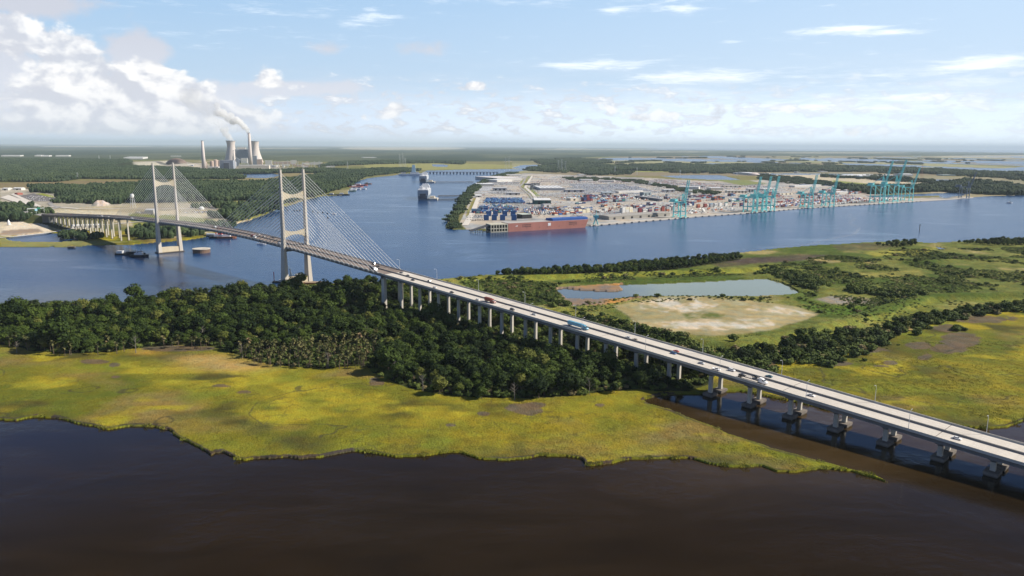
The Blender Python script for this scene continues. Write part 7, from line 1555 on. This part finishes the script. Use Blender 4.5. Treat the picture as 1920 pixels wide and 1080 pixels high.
def roadline(name, pts, w, m, z=2.1):
    W = [gp(x, y)[:2] for x, y in pts]; V = []; F = []; n = len(W)
    for i, p in enumerate(W):
        a = W[max(i-1, 0)]; c = W[min(i+1, n-1)]; t = (c-a)/np.linalg.norm(c-a); nn = np.array([-t[1], t[0]])*w/2; V += [(*(p+nn), z), (*(p-nn), z)]
    for i in range(n-1): F.append((2*i+1, 2*i+3, 2*i+2, 2*i))
    me = bpy.data.meshes.new(name); me.from_pydata(V, [], F); me.materials.append(m); o = bpy.data.objects.new(name, me); link(o); tag(o, kind='structure')
roadline('road', lerp_pts([(-30, 449.5), (30, 445), (80, 439.5), (120, 433.5), (160, 426), (215, 421.5), (260, 417.5), (300, 418), (330, 415)], 4), 9, m_crd)
roadline('road', lerp_pts([(115, 371), (104, 377), (94, 382), (97, 386), (110, 390), (90, 396), (86, 400)], 4), 12, m_asph, 2.3)
roadline('road', lerp_pts([(90, 388), (150, 393), (250, 392), (420, 393), (440, 389)], 5), 12, m_crd, 2.25)
roadline('access_road', lerp_pts([(998, 330), (988, 346), (985, 352), (1000, 366), (1006, 376), (1003, 384)], 6), 11, m_crd, 2.0)
roadline('access_road', lerp_pts([(988, 330), (980, 345), (974, 351), (992, 365), (1000, 376)], 6), 9, m_asph, 2.05)
roadline('access_road', lerp_pts([(872, 424), (884, 404), (892, 385), (897, 371), (915, 370), (960, 371), (985, 368)], 6), 14, m_crd, 2.0)
roadline('access_road', lerp_pts([(1000, 370), (1080, 368), (1160, 366), (1240, 366), (1300, 372), (1360, 371), (1500, 366), (1600, 358)], 6), 12, m_crd, 2.0)
# sign gantry over the far approach
s = 1180; E = empty('sign_gantry', bp(1150, 0, -1), math.atan2(BN[1], BN[0]), 'grey sign gantry over the road at the far left edge', 'sign gantry'); 
for sx in (-1, 1): MB().tube((sx*17, 0, 0), (sx*17, 0, 11), .4).build('post', m_galv, E)
MB().box((0, 0, 10.5), (34, .8, 1.4)).build('beam', m_galv, E); MB().box((6, -.6, 10.3), (7, .3, 3.4)).build('sign_panel', colm('green_sign', (.02, .20, .13)), E)
E = empty('road_sign', bp(1090, -14, 0), math.atan2(BN[1], BN[0]), 'pale blue road sign beside the far left approach road', 'road sign')
MB().tube((0, 0, 0), (0, 0, 7), .3).build('post', m_galv, E); MB().box((0, -.3, 8.2), (5, .3, 4.4)).build('panel', colm('pale_blue_sign', (.35, .62, .75)), E)
# earth bank under the far approach
mb = MB(); rr = []
for s in np.arange(1044, 1480, 30.0):
    z = max(2.0, 15.5-(s-1044)*.02); c = BO+BD*s; rr.append([c-BN*(18+z*1.6)+[0, 0, .5], c-BN*16+[0, 0, z], c+BN*16+[0, 0, z], c+BN*(18+z*1.6)+[0, 0, .5]])
mb.sweep(rr); o = mb.build('embankment', gm[0]); a = o.data.color_attributes.new('col', 'FLOAT_COLOR', 'POINT'); cc = np.ones((len(o.data.vertices), 4), np.float32); cc[:, :3] = (.12, .13, .04); a.data.foreach_set('color', cc.ravel()); tag(o, kind='structure')
mb = MB(); mb.sweep([[p-BN*13+[0, 0, .05], p-BN*13+[0, 0, .35], p+BN*13+[0, 0, .35], p+BN*13+[0, 0, .05]] for p in [BO+BD*s+[0, 0, max(2.0, 15.5-(s-1044)*.02)] for s in np.arange(1044, 1480, 30.0)]]); o = mb.build('road', m_asph); tag(o, kind='structure')
# ---------------------------------------------------------------- haze: one closed box of even pale air
def build_haze(density):
    bm = bmesh.new(); bmesh.ops.create_cube(bm, size=1.0); me = bpy.data.meshes.new('haze')
    sx, sy, z0, z1 = 360000, 360000, -3.6, 600.0
    for v in bm.verts: v.co = (v.co.x*sx, v.co.y*sy, z0 if v.co.z < 0 else z1)
    bm.to_mesh(me); bm.free(); o = bpy.data.objects.new('haze', me); link(o); tag(o, kind='stuff')
    m = bpy.data.materials.new('haze'); m.use_nodes = True; nt = m.node_tree; nt.nodes.clear()
    ou = nt.nodes.new('ShaderNodeOutputMaterial'); v = nt.nodes.new('ShaderNodeVolumePrincipled')
    v.inputs['Color'].default_value = (.74, .88, 1.0, 1); v.inputs['Density'].default_value = density
    v.inputs['Anisotropy'].default_value = 0.0
    nt.links.new(v.outputs[0], ou.inputs['Volume']); me.materials.append(m); m.cycles.homogeneous_volume = True
    return o
build_haze(2.2e-5)
